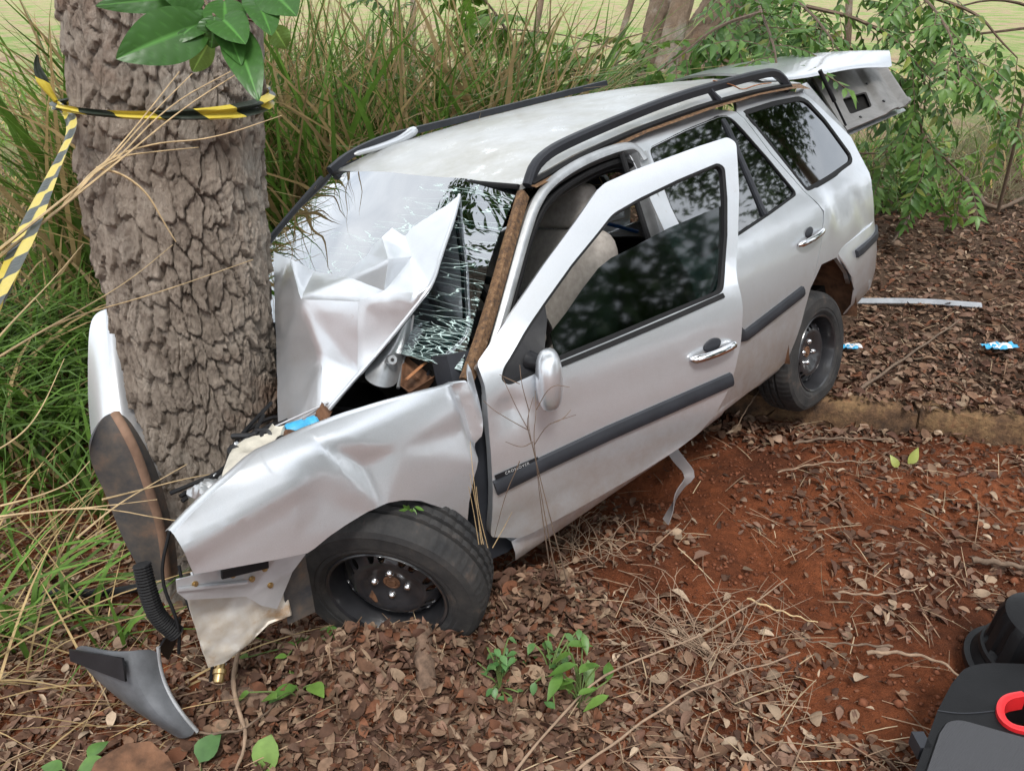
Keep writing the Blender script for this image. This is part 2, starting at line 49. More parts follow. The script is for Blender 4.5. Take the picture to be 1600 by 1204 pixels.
G={'br':[[[1.968,7.873,2.071],[1.705,6.151,1.69],[1.537,5.193,1.529],[1.426,4.695,1.407]],[[1.705,6.151,1.69],[1.249,5.459,1.626],[0.975,5.161,1.461],[0.862,5.13,1.393]],[[1.968,7.873,2.071],[2.155,6.61,1.728],[2.108,5.86,1.539],[2.152,5.557,1.363]],[[2.155,6.61,1.728],[2.491,6.351,1.647],[2.808,6.256,1.442],[2.995,6.266,1.227],[2.999,6.234,0.921]],[[3.006,7.873,2.071],[3.099,6.871,1.815],[2.974,6.114,1.611],[2.931,5.806,1.425],[2.897,5.646,1.318]],[[3.099,6.871,1.815],[3.42,6.59,1.686],[3.561,6.511,1.516],[3.701,6.452,1.388]],[[1.64,7.827,1.972],[1.349,7.051,1.727],[1.114,6.749,1.552],[0.92,6.708,1.464]],[[2.199,7.008,1.636],[2.227,6.728,1.508],[2.249,6.452,1.388],[2.296,6.392,1.261]],[[2.499,6.945,1.5],[2.899,6.861,1.319],[3.149,6.734,1.047],[3.299,6.668,0.668],[3.274,6.56,0.438]],[[3.195,7.119,1.399],[3.452,6.946,1.266],[3.756,6.861,1.082],[3.908,6.775,0.898]],[[3.247,6.857,0.838],[3.453,6.77,0.652],[3.659,6.683,0.465]],[[3.247,6.857,0.838],[2.949,6.565,0.685],[2.749,6.565,0.685],[2.599,6.565,0.685]],[[3.28,7.596,1.477],[3.389,7.735,1.774],[3.498,7.873,2.071]],[[1.777,7.075,1.542],[1.78,6.471,1.431],[1.88,6.022,1.413]],[[1.257,7.666,1.625],[1.495,7.162,1.492],[1.749,6.945,1.5]]],'shrub':[[[0.365,8.053,0.562],[0.173,7.884,1.147],[0.0,7.813,1.469],[-0.164,7.689,1.675]],[[0.365,8.053,0.562],[0.0,7.623,1.061],[-0.328,7.527,1.328],[-0.547,7.573,1.427]],[[0.487,8.053,0.562],[0.462,7.859,1.095],[0.347,7.981,1.356],[0.289,8.03,1.461]],[[0.487,8.053,0.562],[0.693,7.859,1.095],[0.9,7.718,1.265],[1.124,7.766,1.367]],[[0.609,8.053,0.562],[0.925,7.811,0.99],[1.124,7.671,1.163],[1.257,7.481,1.229]],[[0.244,8.053,0.562],[0.0,7.528,0.857],[-0.219,7.388,1.031],[-0.383,7.481,1.229]],[[0.609,8.053,0.562],[0.578,7.811,0.99],[0.751,7.957,1.304],[0.867,8.03,1.461]],[[0.0,7.813,1.469],[-0.225,7.956,1.775],[-0.437,7.804,1.923]],[[0.925,7.811,0.99],[0.765,7.411,1.08],[0.547,7.481,1.229],[0.437,7.504,1.279]]],'shrub2':[[[-1.124,8.681,1.438],[-1.187,8.373,1.722],[-1.387,8.226,1.88]],[[3.873,7.969,-0.091],[3.561,7.696,0.27],[3.236,7.542,0.414]],[[3.936,7.969,-0.091],[3.917,7.696,0.27],[4.036,7.821,0.539]],[[3.936,7.969,-0.091],[3.739,7.721,0.324],[3.68,7.846,0.593]],[[3.811,7.969,-0.091],[3.383,7.645,0.162],[3.205,7.696,0.27]]],'twigs':[[[4.92,7.666,1.625],[4.154,7.619,1.526],[3.936,7.825,1.494],[3.467,8.055,1.514]],[[4.592,7.689,1.675],[4.154,7.746,1.799],[3.717,7.7,1.7]],[[4.154,6.973,0.139],[4.046,6.792,0.698],[3.998,6.755,1.093],[4.067,6.728,1.508]],[[-0.703,9.826,1.526],[0.492,9.796,1.462],[1.124,9.722,1.303]],[[0.141,9.683,1.22],[0.843,9.722,1.303],[1.476,9.796,1.462],[1.827,9.826,1.526]]],'stalks':[[[-0.907,1.296,1.334],[-0.896,1.539,1.382],[-0.85,1.73,1.437],[-0.801,1.879,1.521],[-0.722,1.974,1.606]],[[-0.913,1.303,1.326],[-0.889,1.546,1.374],[-0.843,1.728,1.433],[-0.759,1.891,1.546],[-0.636,1.976,1.61]],[[-0.907,1.297,1.338],[-0.871,1.546,1.399],[-0.863,1.727,1.431],[-0.829,1.87,1.501],[-0.751,1.976,1.61]],[[-0.903,1.305,1.331],[-0.875,1.599,1.393],[-0.806,1.764,1.464],[-0.717,1.891,1.546],[-0.601,2.037,1.622]],[[-0.875,1.599,1.393],[-0.85,1.738,1.455],[-0.787,1.857,1.473],[-0.679,1.911,1.471],[-0.534,1.987,1.514]],[[-0.875,1.598,1.391],[-0.836,1.741,1.461],[-0.759,1.849,1.457],[-0.708,1.904,1.455]],[[-0.918,1.279,1.18],[-0.925,1.493,1.167],[-0.929,1.652,1.153],[-0.89,1.824,1.165],[-0.828,1.958,1.216]],[[-0.918,1.278,1.178],[-0.937,1.491,1.161],[-0.943,1.648,1.143],[-0.831,1.811,1.138],[-0.648,1.991,1.169]],[[-0.863,1.731,1.441],[-0.819,1.747,1.427],[-0.779,1.76,1.384],[-0.758,1.764,1.321],[-0.738,1.764,1.275]],[[-0.984,1.375,1.15],[-1.035,1.598,1.154],[-1.068,1.824,1.165],[-1.046,1.959,1.219]],[[-1.115,1.475,0.89],[-1.096,1.579,0.877],[-1.098,1.692,0.882],[-1.093,1.84,0.964]]],'stalks2':[[[-1.246,1.584,0.651],[-1.157,1.64,0.653],[-1.031,1.687,0.634],[-0.888,1.738,0.625]],[[-1.246,1.59,0.665],[-1.127,1.641,0.655],[-1.0,1.687,0.636],[-0.864,1.716,0.579],[-0.787,1.754,0.541]],[[-1.009,1.573,0.627],[-0.968,1.689,0.639],[-0.912,1.751,0.654],[-0.833,1.818,0.68]],[[-1.0,1.695,0.653],[-0.951,1.79,0.62],[-0.859,1.89,0.598],[-0.772,1.984,0.561]],[[-1.187,1.604,0.694],[-1.127,1.656,0.687],[-1.078,1.712,0.688],[-1.057,1.778,0.712]]],'weed':[[0.177,2.278,-0.05],[0.111,2.343,0.05]],'weedp':[[[0.157,1.903,0.247],[0.103,1.843,0.496],[0.066,1.832,0.662],[0.041,1.838,0.771],[0.042,1.841,0.824]],[[0.129,1.903,0.247],[0.086,1.85,0.512],[0.063,1.835,0.67],[0.052,1.842,0.732]],[[0.106,1.898,0.307],[0.077,1.857,0.528],[0.063,1.835,0.67]],[[0.063,1.835,0.67],[0.054,1.832,0.756],[0.061,1.829,0.821],[0.058,1.853,0.872]],[[0.042,1.837,0.768],[-0.008,1.804,0.816],[-0.047,1.788,0.851],[-0.07,1.797,0.872]],[[0.042,1.837,0.768],[0.013,1.832,0.829],[-0.008,1.807,0.893],[-0.023,1.821,0.922]],[[0.057,1.839,0.724],[0.08,1.812,0.785],[0.098,1.801,0.809],[0.156,1.782,0.84]],[[0.095,1.8,0.806],[0.125,1.778,0.83],[0.144,1.788,0.851]],[[0.054,1.842,0.732],[0.024,1.792,0.741],[-0.016,1.781,0.766]],[[0.061,1.832,0.829],[0.094,1.814,0.908],[0.141,1.811,0.901]],[[0.042,1.841,0.824],[0.023,1.814,0.908],[0.019,1.834,0.95]],[[0.019,1.814,0.908],[-0.016,1.821,0.922],[-0.031,1.824,0.929]],[[0.019,1.778,0.712],[0.01,1.768,0.691],[-0.016,1.787,0.613],[-0.048,1.821,0.45]],[[0.049,1.842,0.732],[0.035,1.819,0.799],[0.052,1.801,0.879]],[[-0.082,1.814,0.434],[-0.091,1.79,0.572],[-0.1,1.78,0.693],[-0.104,1.79,0.761]],[[-0.077,1.814,0.434],[-0.096,1.797,0.587],[-0.106,1.773,0.678]],[[-0.089,1.814,0.434],[-0.099,1.783,0.557],[-0.109,1.76,0.649]],[[-0.065,1.81,0.426],[-0.085,1.766,0.568],[-0.09,1.76,0.649]],[[-0.052,1.81,0.426],[-0.017,1.794,0.51],[0.0,1.766,0.568]]],'ftl':[[[-0.364,1.072,1.729],[-0.443,0.989,1.695],0.062],[[-0.363,1.087,1.739],[-0.392,1.029,1.71],0.03],[[-0.359,1.087,1.739],[-0.31,1.029,1.71],0.048],[[-0.355,1.097,1.736],[-0.318,1.03,1.687],0.036],[[-0.344,1.093,1.729],[-0.295,1.003,1.652],0.045],[[-0.316,1.108,1.761],[-0.282,1.045,1.719],0.042],[[-0.301,1.112,1.768],[-0.256,1.065,1.738],0.055],[[-0.375,1.105,1.753],[-0.42,1.07,1.774],0.05],[[-0.39,1.107,1.757],[-0.482,1.047,1.748],0.03],[[-0.374,1.107,1.71],[-0.41,1.121,1.67],0.03],[[-0.307,1.146,1.724],[-0.294,1.155,1.696],0.03],[[-0.352,1.064,1.736],[-0.36,1.059,1.701],0.035],[[-0.39,1.127,1.754],[-0.398,1.079,1.697],0.04],[[-0.351,1.105,1.753],[-0.334,1.042,1.713],0.05]],'ftstem':[[-0.367,1.095,1.732],[-0.362,1.141,1.782],[-0.369,1.27,1.871],[-0.386,1.565,2.03]],'seed':{'a':[0.19,1.711,-0.05],'b':[-0.036,1.735,-0.05],'c':[-0.598,1.723,-0.05],'d':[-0.815,1.521,-0.03],'e':[-0.627,1.531,-0.03],'f':[-0.949,1.463,-0.03],'g':[-1.25,2.043,-0.08],'h':[-1.611,2.181,-0.08],'i':[-0.639,1.898,-0.05],'j':[0.112,1.795,-0.05],'k':[-1.134,1.492,-0.03]},'tyreleaf':[[-0.281,1.892,0.484],[-0.277,1.885,0.54]],'sticks':{'s1':[[1.092,1.936,-0.06],[1.176,1.931,-0.05],[1.305,1.909,-0.06],[1.337,1.818,-0.06]],'s2':[[0.786,2.178,-0.05],[0.878,2.114,-0.05],[0.986,2.071,-0.06]],'s3':[[-0.181,1.62,0.0],[-0.126,1.553,-0.02],[-0.065,1.469,-0.03]],'s4':[[0.0,1.444,0.0],[0.138,1.634,0.02],[0.293,1.788,0.03],[0.491,1.866,0.03],[0.695,2.005,0.03],[0.922,2.215,0.0]],'s5':[[1.643,2.386,-0.05],[1.729,2.375,-0.05],[1.878,2.32,-0.05]],'s6':[[1.277,3.257,-0.06],[1.435,3.299,-0.05],[1.728,3.311,-0.07]],'s7':[[1.718,3.651,0.03],[2.126,4.049,0.04],[2.652,4.56,0.05]],'s8':[[-0.79,1.838,0.06],[-0.788,1.739,0.03],[-0.739,1.634,0.02],[-0.695,1.566,0.0],[-0.703,1.464,-0.02]],'s9':[[-0.861,1.604,-0.03],[-0.703,1.559,0.02],[-0.641,1.698,0.0],[-0.604,1.77,-0.0]],'s10':[[0.161,1.459,0.0],[0.339,1.59,0.02],[0.52,1.725,0.02],[0.846,1.85,0.02]],'s11':[[1.176,1.953,-0.05],[0.994,1.969,-0.05],[0.898,1.981,-0.05]],'s12':[[4.499,9.802,0.05],[3.934,7.893,0.05],[2.975,6.272,0.05]],'s13':[[5.05,9.724,0.1],[4.736,8.502,0.05],[4.298,7.359,0.05],[4.642,7.617,0.05],[5.526,8.502,0.05]],'s14':[[1.24,3.687,0.02],[1.11,3.48,0.0],[1.028,3.323,-0.02]],'s15':[[-0.897,1.77,-0.0],[-0.718,1.722,0.0],[-0.583,1.672,-0.02]],'s16':[[-0.701,1.945,0.02],[-0.557,1.901,0.01],[-0.427,1.866,0.0]],'s17':[[1.137,3.022,-0.07],[1.368,3.102,-0.06],[1.596,3.108,-0.07]],'s18':[[1.101,2.21,-0.05],[1.245,2.194,-0.05],[1.4,2.246,-0.06]]},'log':[[-0.264,1.88,-0.02],[-0.234,1.683,-0.02]],'log2':[[-0.812,1.733,0.0],[-0.676,1.698,0.0]],'white':[[2.15,4.934,0.04],[2.611,4.963,0.03],[2.846,4.902,0.03],[2.95,4.877,0.03]],'trash1':[1.855,4.187,0.02],'trash2':[2.642,4.162,0.03],'plate':[[-1.022,1.379,0.05],[-1.023,1.435,0.06],[-0.969,1.48,0.07],[-0.908,1.488,0.07],[-0.859,1.463,0.05],[-0.801,1.396,0.03]],'hose':[[-1.726,2.393,0.0],[-1.555,2.377,0.02],[-1.406,2.357,0.04],[-1.332,2.374,0.06]],'yleaf':[[1.735,3.11,-0.02],[1.675,3.074,-0.05]],'torn':[[0.553,2.588,0.32],[0.604,2.559,0.257],[0.65,2.537,0.211],[0.599,2.515,0.163],[0.586,2.516,0.094],[0.562,2.508,0.03]]}
rng = np.random.default_rng(7); random.seed(7)

# ================================================================ helpers
def link(o, parent=None):
    COL.objects.link(o)
    if parent is not None: o.parent = parent
    return o
def tag(o, label=None, cat=None, group=None, kind=None):
    if label: o['label'] = label
    if cat: o['category'] = cat
    if group: o['group'] = group
    if kind: o['kind'] = kind
    return o
def smooth_by_angle(me, deg=35):
    me.polygons.foreach_set('use_smooth', [True] * len(me.polygons))
    try: me.set_sharp_from_angle(angle=R(deg))
    except Exception: pass
def mk(name, V, F, m, parent=None, deg=35, recalc=False, merge=0):
    me = bpy.data.meshes.new(name); me.from_pydata([tuple(map(float, v)) for v in V], [], [tuple(map(int, f)) for f in F]); me.update()
    if recalc or merge:
        bm = bmesh.new(); bm.from_mesh(me)
        if merge: bmesh.ops.remove_doubles(bm, verts=bm.verts, dist=merge)
        bmesh.ops.recalc_face_normals(bm, faces=bm.faces); bm.to_mesh(me); bm.free()
    if deg: smooth_by_angle(me, deg)
    o = bpy.data.objects.new(name, me); me.materials.append(m); return link(o, parent)
def frombm(name, bm, m, parent=None, deg=35, recalc=True):
    if recalc: bmesh.ops.recalc_face_normals(bm, faces=bm.faces)
    me = bpy.data.meshes.new(name); bm.to_mesh(me); bm.free()
    if deg: smooth_by_angle(me, deg)
    else: me.polygons.foreach_set('use_smooth', [True] * len(me.polygons))
    o = bpy.data.objects.new(name, me); me.materials.append(m); return link(o, parent)
def empty(name, loc, parent=None):
    o = bpy.data.objects.new(name, None); o.location = loc; o.empty_display_size = .1; return link(o, parent)
def solid(o, t, off=-1):
    me = o.data; cnt = np.zeros(len(me.edges), int)
    ek = {e.key: e.index for e in me.edges}
    for pl_ in me.polygons:
        for k_ in pl_.edge_keys: cnt[ek[k_]] += 1
    for i_ in np.nonzero(cnt == 1)[0]: me.edges[int(i_)].use_edge_sharp = True
    md = o.modifiers.new('thick', 'SOLIDIFY'); md.thickness = t; md.offset = off; md.use_even_offset = False; return o
def subd(o, n=2):
    md = o.modifiers.new('sub', 'SUBSURF'); md.levels = n; md.render_levels = n; return o

class MB:                                   # collects shapes for ONE mesh
    def __init__(s): s.V = []; s.F = []
    def add(s, V, F):
        k = len(s.V); s.V += [tuple(map(float, v)) for v in V]; s.F += [tuple(i + k for i in f) for f in F]; return s
    def tube(s, path, rad, seg=8, cap=True, flat=1.0):
        P = [Vector(p) for p in path]; n = len(P)
        rr = rad if hasattr(rad, '__len__') else [rad] * n
        V = []; F = []; up = None
        for i, p in enumerate(P):
            t = (P[min(i + 1, n - 1)] - P[max(i - 1, 0)]); t = t.normalized() if t.length > 1e-9 else Vector((0, 0, 1))
            if up is None:
                up = Vector((0, 0, 1)) if abs(t.z) < .9 else Vector((1, 0, 0))
            a = t.cross(up)
            a = a.normalized() if a.length > 1e-6 else t.orthogonal().normalized(); b = a.cross(t).normalized(); up = b
            for k in range(seg):
                q = 2 * math.pi * k / seg; V.append(p + a * (math.cos(q) * rr[i]) + b * (math.sin(q) * rr[i] * flat))
        for i in range(n - 1):
            for k in range(seg):
                F.append((i * seg + k, i * seg + (k + 1) % seg, (i + 1) * seg + (k + 1) % seg, (i + 1) * seg + k))
        if cap: F.append(tuple(reversed(range(seg)))); F.append(tuple((n - 1) * seg + k for k in range(seg)))
        return s.add(V, F)
    def sweep(s, path, prof, nrm, closed=False, cap=True):      # prof: (along-normal, sideways); nrm: one vector or one per point
        P = [Vector(p) for p in path]; n = len(P); m = len(prof); V = []; F = []
        for i, p in enumerate(P):
            if closed: t = (P[(i + 1) % n] - P[i - 1])
            else: t = (P[min(i + 1, n - 1)] - P[max(i - 1, 0)])
            t.normalize(); N = Vector(nrm[i]) if hasattr(nrm[0], '__len__') else Vector(nrm)
            N = (N - t * N.dot(t)).normalized(); S = t.cross(N)
            for (a, b) in prof: V.append(p + N * a + S * b)
        rng_ = n if closed else n - 1
        for i in range(rng_):
            j = (i + 1) % n
            for k in range(m): F.append((i * m + k, i * m + (k + 1) % m, j * m + (k + 1) % m, j * m + k))
        if cap and not closed: F.append(tuple(reversed(range(m)))); F.append(tuple((n - 1) * m + k for k in range(m)))
        return s.add(V, F)
    def box(s, c, d, M3=None):
        V = []
        for x in (-1, 1):
            for y in (-1, 1):
                for z in (-1, 1):
                    v = Vector((x * d[0] / 2, y * d[1] / 2, z * d[2] / 2))
                    if M3 is not None: v = M3 @ v
                    V.append(Vector(c) + v)
        return s.add(V, [(0, 1, 3, 2), (4, 6, 7, 5), (0, 4, 5, 1), (2, 3, 7, 6), (0, 2, 6, 4), (1, 5, 7, 3)])
    def lathe(s, prof, c, ax, seg=48, mod=None):                # prof: (radius, along-axis)
        ax = Vector(ax).normalized(); a = ax.orthogonal().normalized(); b = ax.cross(a); m = len(prof); V = []; F = []
        for k in range(seg):
            q = 2 * math.pi * k / seg; d = a * math.cos(q) + b * math.sin(q)
            for j, (r_, h_) in enumerate(prof):
                r2 = r_ if mod is None else mod(k, j, r_)
                V.append(Vector(c) + d * r2 + ax * h_)
        for k in range(seg):
            for j in range(m - 1): F.append((k * m + j, ((k + 1) % seg) * m + j, ((k + 1) % seg) * m + j + 1, k * m + j + 1))
        return s.add(V, F)
    def grid(s, rows):
        n = len(rows); m = len(rows[0]); V = [v for r_ in rows for v in r_]
        return s.add(V, [(i * m + j, i * m + j + 1, (i + 1) * m + j + 1, (i + 1) * m + j) for i in range(n - 1) for j in range(m - 1)])
    def build(s, name, m, parent=None, deg=40, recalc=True): return mk(name, s.V, s.F, m, parent, deg, recalc)

def fillet(poly, r_, n=4):
    out = []; N = len(poly)
    for i in range(N):
        p = Vector(poly[i]); a = Vector(poly[i - 1]) - p; b = Vector(poly[(i + 1) % N]) - p
        rr = min(r_, a.length * .45, b.length * .45)
        if a.normalized().dot(b.normalized()) < -.985: out.append(tuple(p)); continue
        A = p + a.normalized() * rr; Bq = p + b.normalized() * rr
        for k in range(n + 1):
            t = k / n; out.append(tuple(A * (1 - t) ** 2 + p * 2 * t * (1 - t) + Bq * t * t))
    return out
def panel(name, outline, holes, mapf, m, parent, step=.05, thick=0, outward=None, deg=35, off=-1):
    bm = bmesh.new()
    for L in [outline] + list(holes):
        vs = [bm.verts.new((p[0], 0, p[1])) for p in L]
        for i in range(len(vs)): bm.edges.new((vs[i], vs[(i + 1) % len(vs)]))
    bmesh.ops.triangle_fill(bm, use_beauty=True, use_dissolve=False, edges=bm.edges)
    xs = [p[0] for p in outline]; zs = [p[1] for p in outline]
    for ax, lo, hi in ((0, min(xs), max(xs)), (2, min(zs), max(zs))):
        k = max(1, int((hi - lo) / step))
        for i in range(1, k):
            c = lo + (hi - lo) * i / k; no = (1, 0, 0) if ax == 0 else (0, 0, 1)
            pc = (c, 0, 0) if ax == 0 else (0, 0, c)
            bmesh.ops.bisect_plane(bm, geom=bm.verts[:] + bm.edges[:] + bm.faces[:], plane_co=pc, plane_no=no, dist=1e-5)
    bmesh.ops.triangulate(bm, faces=bm.faces)
    for v in bm.verts: v.co = Vector(mapf(v.co.x, v.co.z))
    bm.normal_update()
    if outward is not None:
        sgn = sum(f.normal.dot(Vector(outward)) * f.calc_area() for f in bm.faces)
        if sgn < 0: bmesh.ops.reverse_faces(bm, faces=bm.faces)
    o = frombm(name, bm, m, parent, deg, recalc=False)
    if thick: solid(o, thick, off)
    return o

def instance_mesh(name, bases, N, pick, M3, P, colr, m, parent=None, smooth=False):
    """many small pieces as ONE mesh: bases = list of (verts, faces); pick = base index per piece"""
    AV = []; AL = []; AS = []; AC = []; vo = 0
    for b, (bv, bf) in enumerate(bases):
        idx = np.nonzero(pick == b)[0]
        if not len(idx): continue
        bv = np.asarray(bv, float); k = len(bv)
        v = np.einsum('nij,vj->nvi', M3[idx], bv) + P[idx][:, None, :]
        AV.append(v.reshape(-1, 3)); AC.append(np.repeat(colr[idx], k, axis=0))
        fl = np.concatenate([np.asarray(f) for f in bf]); fs = np.array([len(f) for f in bf])
        AL.append((fl[None, :] + (vo + np.arange(len(idx)) * k)[:, None]).ravel()); AS.append(np.tile(fs, len(idx))); vo += k * len(idx)
    V = np.concatenate(AV); L = np.concatenate(AL); S = np.concatenate(AS); C = np.concatenate(AC)
    me = bpy.data.meshes.new(name); me.vertices.add(len(V)); me.vertices.foreach_set('co', V.ravel())
    me.loops.add(len(L)); me.loops.foreach_set('vertex_index', L.astype(np.int32))
    me.polygons.add(len(S)); me.polygons.foreach_set('loop_start', (np.cumsum(S) - S).astype(np.int32)); me.polygons.foreach_set('loop_total', S.astype(np.int32))
    me.update(calc_edges=True); me.validate()
    if smooth: me.polygons.foreach_set('use_smooth', [True] * len(me.polygons))
    ca = me.color_attributes.new('Col', 'FLOAT_COLOR', 'POINT')
    ca.data.foreach_set('color', np.concatenate([C, np.ones((len(C), 1))], 1).ravel().astype(np.float32))
    me.materials.append(m); o = bpy.data.objects.new(name, me); return link(o, parent)
def rotm(ax, ang):
    """stack of rotation matrices about axis columns"""
    ax = ax / (np.linalg.norm(ax, axis=1, keepdims=True) + 1e-12); c = np.cos(ang)[:, None, None]; s_ = np.sin(ang)[:, None, None]
    K = np.zeros((len(ang), 3, 3)); K[:, 0, 1] = -ax[:, 2]; K[:, 0, 2] = ax[:, 1]; K[:, 1, 0] = ax[:, 2]; K[:, 1, 2] = -ax[:, 0]; K[:, 2, 0] = -ax[:, 1]; K[:, 2, 1] = ax[:, 0]
    return np.eye(3)[None] + s_ * K + (1 - c) * (K @ K)
def _h(ix, iy, sd):
    h = (ix.astype(np.int64) * 374761393 + iy.astype(np.int64) * 668265263 + sd * 974634777) & 0x7fffffff
    h = ((h ^ (h >> 13)) * 1274126177) & 0x7fffffff
    return ((h ^ (h >> 16)) & 0xffff) / 65535.0
def vn(x, y, sd=0):
    x = np.asarray(x, float); y = np.asarray(y, float); ix = np.floor(x); iy = np.floor(y); fx = x - ix; fy = y - iy
    fx = fx * fx * (3 - 2 * fx); fy = fy * fy * (3 - 2 * fy)
    return (_h(ix, iy, sd) * (1 - fx) + _h(ix + 1, iy, sd) * fx) * (1 - fy) + (_h(ix, iy + 1, sd) * (1 - fx) + _h(ix + 1, iy + 1, sd) * fx) * fy
def fbm(x, y, sd=0, oc=4):
    t = 0; a = .5; f = 1.0
    for i in range(oc): t = t + a * (vn(np.asarray(x) * f, np.asarray(y) * f, sd + i) - .5); a *= .5; f *= 2.03
    return t

# ================================================================ materials
def newmat(name):
    m = bpy.data.materials.new(name); m.use_nodes = True; return m, m.node_tree, m.node_tree.nodes['Principled BSDF']
def noise(t, scale, detail=5, rough=.6, coord='Object', vec=None):
    tc = t.nodes.new('ShaderNodeTexCoord'); n = t.nodes.new('ShaderNodeTexNoise')
    n.inputs['Scale'].default_value = scale; n.inputs['Detail'].default_value = detail; n.inputs['Roughness'].default_value = rough
    t.links.new(vec if vec is not None else tc.outputs[coord], n.inputs['Vector']); return n
def ramp(t, fac, stops):
    r_ = t.nodes.new('ShaderNodeValToRGB'); e = r_.color_ramp.elements
    while len(e) < len(stops): e.new(.5)
    for i, (p, c) in enumerate(stops): e[i].position = p; e[i].color = (*c, 1)
    t.links.new(fac, r_.inputs['Fac']); return r_
def mixc(t, fac, a, b, mode='MIX'):
    m = t.nodes.new('ShaderNodeMix'); m.data_type = 'RGBA'; m.blend_type = mode
    if isinstance(fac, (int, float)): m.inputs[0].default_value = fac
    else: t.links.new(fac, m.inputs[0])
    for s_, v in ((6, a), (7, b)):
        if isinstance(v, tuple): m.inputs[s_].default_value = (*v, 1)
        else: t.links.new(v, m.inputs[s_])
    return m.outputs[2]
def bump(t, p, h, strength=.3, dist=.01):
    b = t.nodes.new('ShaderNodeBump'); b.inputs['Strength'].default_value = strength; b.inputs['Distance'].default_value = dist
    t.links.new(h, b.inputs['Height']); t.links.new(b.outputs[0], p.inputs['Normal']); return b
def simple(name, col, rough=.5, metal=0, var=.25, vs=8, bs=0, bscale=120, coat=0, spec=None):
    m, t, p = newmat(name)
    n = noise(t, vs); lo = tuple(c * (1 - var) for c in col); hi = tuple(min(1, c * (1 + var)) for c in col)
    r_ = ramp(t, n.outputs['Fac'], [(.3, lo), (.7, hi)]); t.links.new(r_.outputs[0], p.inputs['Base Color'])
    p.inputs['Roughness'].default_value = rough; p.inputs['Metallic'].default_value = metal
    if coat: p.inputs['Coat Weight'].default_value = coat; p.inputs['Coat Roughness'].default_value = .06
    if spec is not None: p.inputs['Specular IOR Level'].default_value = spec
    if bs: bump(t, p, noise(t, bscale).outputs['Fac'], bs, .004)
    return m
def attr_mat(name, rough=.7, trans=0, spec=.3, bs=0, var=.2, vs=30):
    m, t, p = newmat(name); a = t.nodes.new('ShaderNodeAttribute'); a.attribute_name = 'Col'
    n = noise(t, vs, 3); r_ = ramp(t, n.outputs['Fac'], [(.3, (1 - var,) * 3), (.7, (1 + var,) * 3)])
    c = mixc(t, 1.0, a.outputs['Color'], r_.outputs[0], 'MULTIPLY'); t.links.new(c, p.inputs['Base Color'])
    p.inputs['Roughness'].default_value = rough; p.inputs['Specular IOR Level'].default_value = spec
    if bs: bump(t, p, n.outputs['Fac'], bs, .003)
    if trans:
        tr = t.nodes.new('ShaderNodeBsdfTranslucent'); mx = t.nodes.new('ShaderNodeMixShader'); mx.inputs[0].default_value = trans
        t.links.new(c, tr.inputs['Color']); t.links.new(p.outputs[0], mx.inputs[1]); t.links.new(tr.outputs[0], mx.inputs[2])
        t.links.new(mx.outputs[0], t.nodes['Material Output'].inputs['Surface'])
    return m

def paint_mat(name, dirt=.35):
    m, t, p = newmat(name)
    n1 = noise(t, 3.2, 7, .65); n2 = noise(t, 38, 4, .7); n3 = noise(t, 900, 1)
    fl = ramp(t, n3.outputs['Fac'], [(.3, (.58, .605, .64)), (.7, (.70, .725, .76))])
    r1 = ramp(t, n1.outputs['Fac'], [(.50, (0, 0, 0)), (.80, (1, 1, 1))])
    c1 = mixc(t, r1.outputs[0], fl.outputs[0], (.56, .57, .585))
    r2 = ramp(t, n2.outputs['Fac'], [(.66, (0, 0, 0)), (.82, (dirt, dirt, dirt))])
    c2 = mixc(t, r2.outputs[0], c1, (.36, .27, .21)); t.links.new(c2, p.inputs['Base Color'])
    tcz = t.nodes.new('ShaderNodeTexCoord'); spz = t.nodes.new('ShaderNodeSeparateXYZ'); t.links.new(tcz.outputs['Object'], spz.inputs[0])
    mz = t.nodes.new('ShaderNodeMapRange'); mz.inputs[1].default_value = .68; mz.inputs[2].default_value = .26; t.links.new(spz.outputs[2], mz.inputs[0])
    n4 = noise(t, 6, 8, .75); mu = t.nodes.new('ShaderNodeMath'); mu.operation = 'MULTIPLY'; t.links.new(mz.outputs[0], mu.inputs[0]); t.links.new(ramp(t, n4.outputs['Fac'], [(.37, (0, 0, 0)), (.70, (.85,) * 3)]).outputs[0], mu.inputs[1])
    c3_ = mixc(t, mu.outputs[0], c2, (.40, .30, .23)); t.links.new(c3_, p.inputs['Base Color'])       # road mud thrown up along the lower edge
    p.inputs['Metallic'].default_value = .7
    rr = ramp(t, n1.outputs['Fac'], [(.35, (.29,) * 3), (.75, (.38,) * 3)]); t.links.new(rr.outputs[0], p.inputs['Roughness'])
    p.inputs['Coat Weight'].default_value = .55; p.inputs['Coat Roughness'].default_value = .08
    bump(t, p, noise(t, 5, 2).outputs['Fac'], .03, .01)
    return m
M_paint = paint_mat('silver_paint')
def roof_mat():
    m, t, p = newmat('weathered_roof_paint')
    n1 = noise(t, 2.6, 8, .7); n2 = noise(t, 7.5, 6, .75)
    r1 = ramp(t, n1.outputs['Fac'], [(.42, (.47, .48, .48)), (.58, (.40, .40, .375)), (.75, (.32, .31, .27))])
    r2 = ramp(t, n2.outputs['Fac'], [(.60, (0, 0, 0)), (.66, (1, 1, 1))])
    c = mixc(t, r2.outputs[0], r1.outputs[0], (.66, .68, .69)); t.links.new(c, p.inputs['Base Color'])
    p.inputs['Metallic'].default_value = .4
    rr = ramp(t, n2.outputs['Fac'], [(.45, (.48,) * 3), (.66, (.25,) * 3)]); t.links.new(rr.outputs[0], p.inputs['Roughness'])
    p.inputs['Coat Weight'].default_value = .25; p.inputs['Coat Roughness'].default_value = .15
    return m
M_roof = roof_mat()
M_inner = simple('bare_silver_metal', (.42, .43, .44), .35, .75, .2, 14, .15, 30)
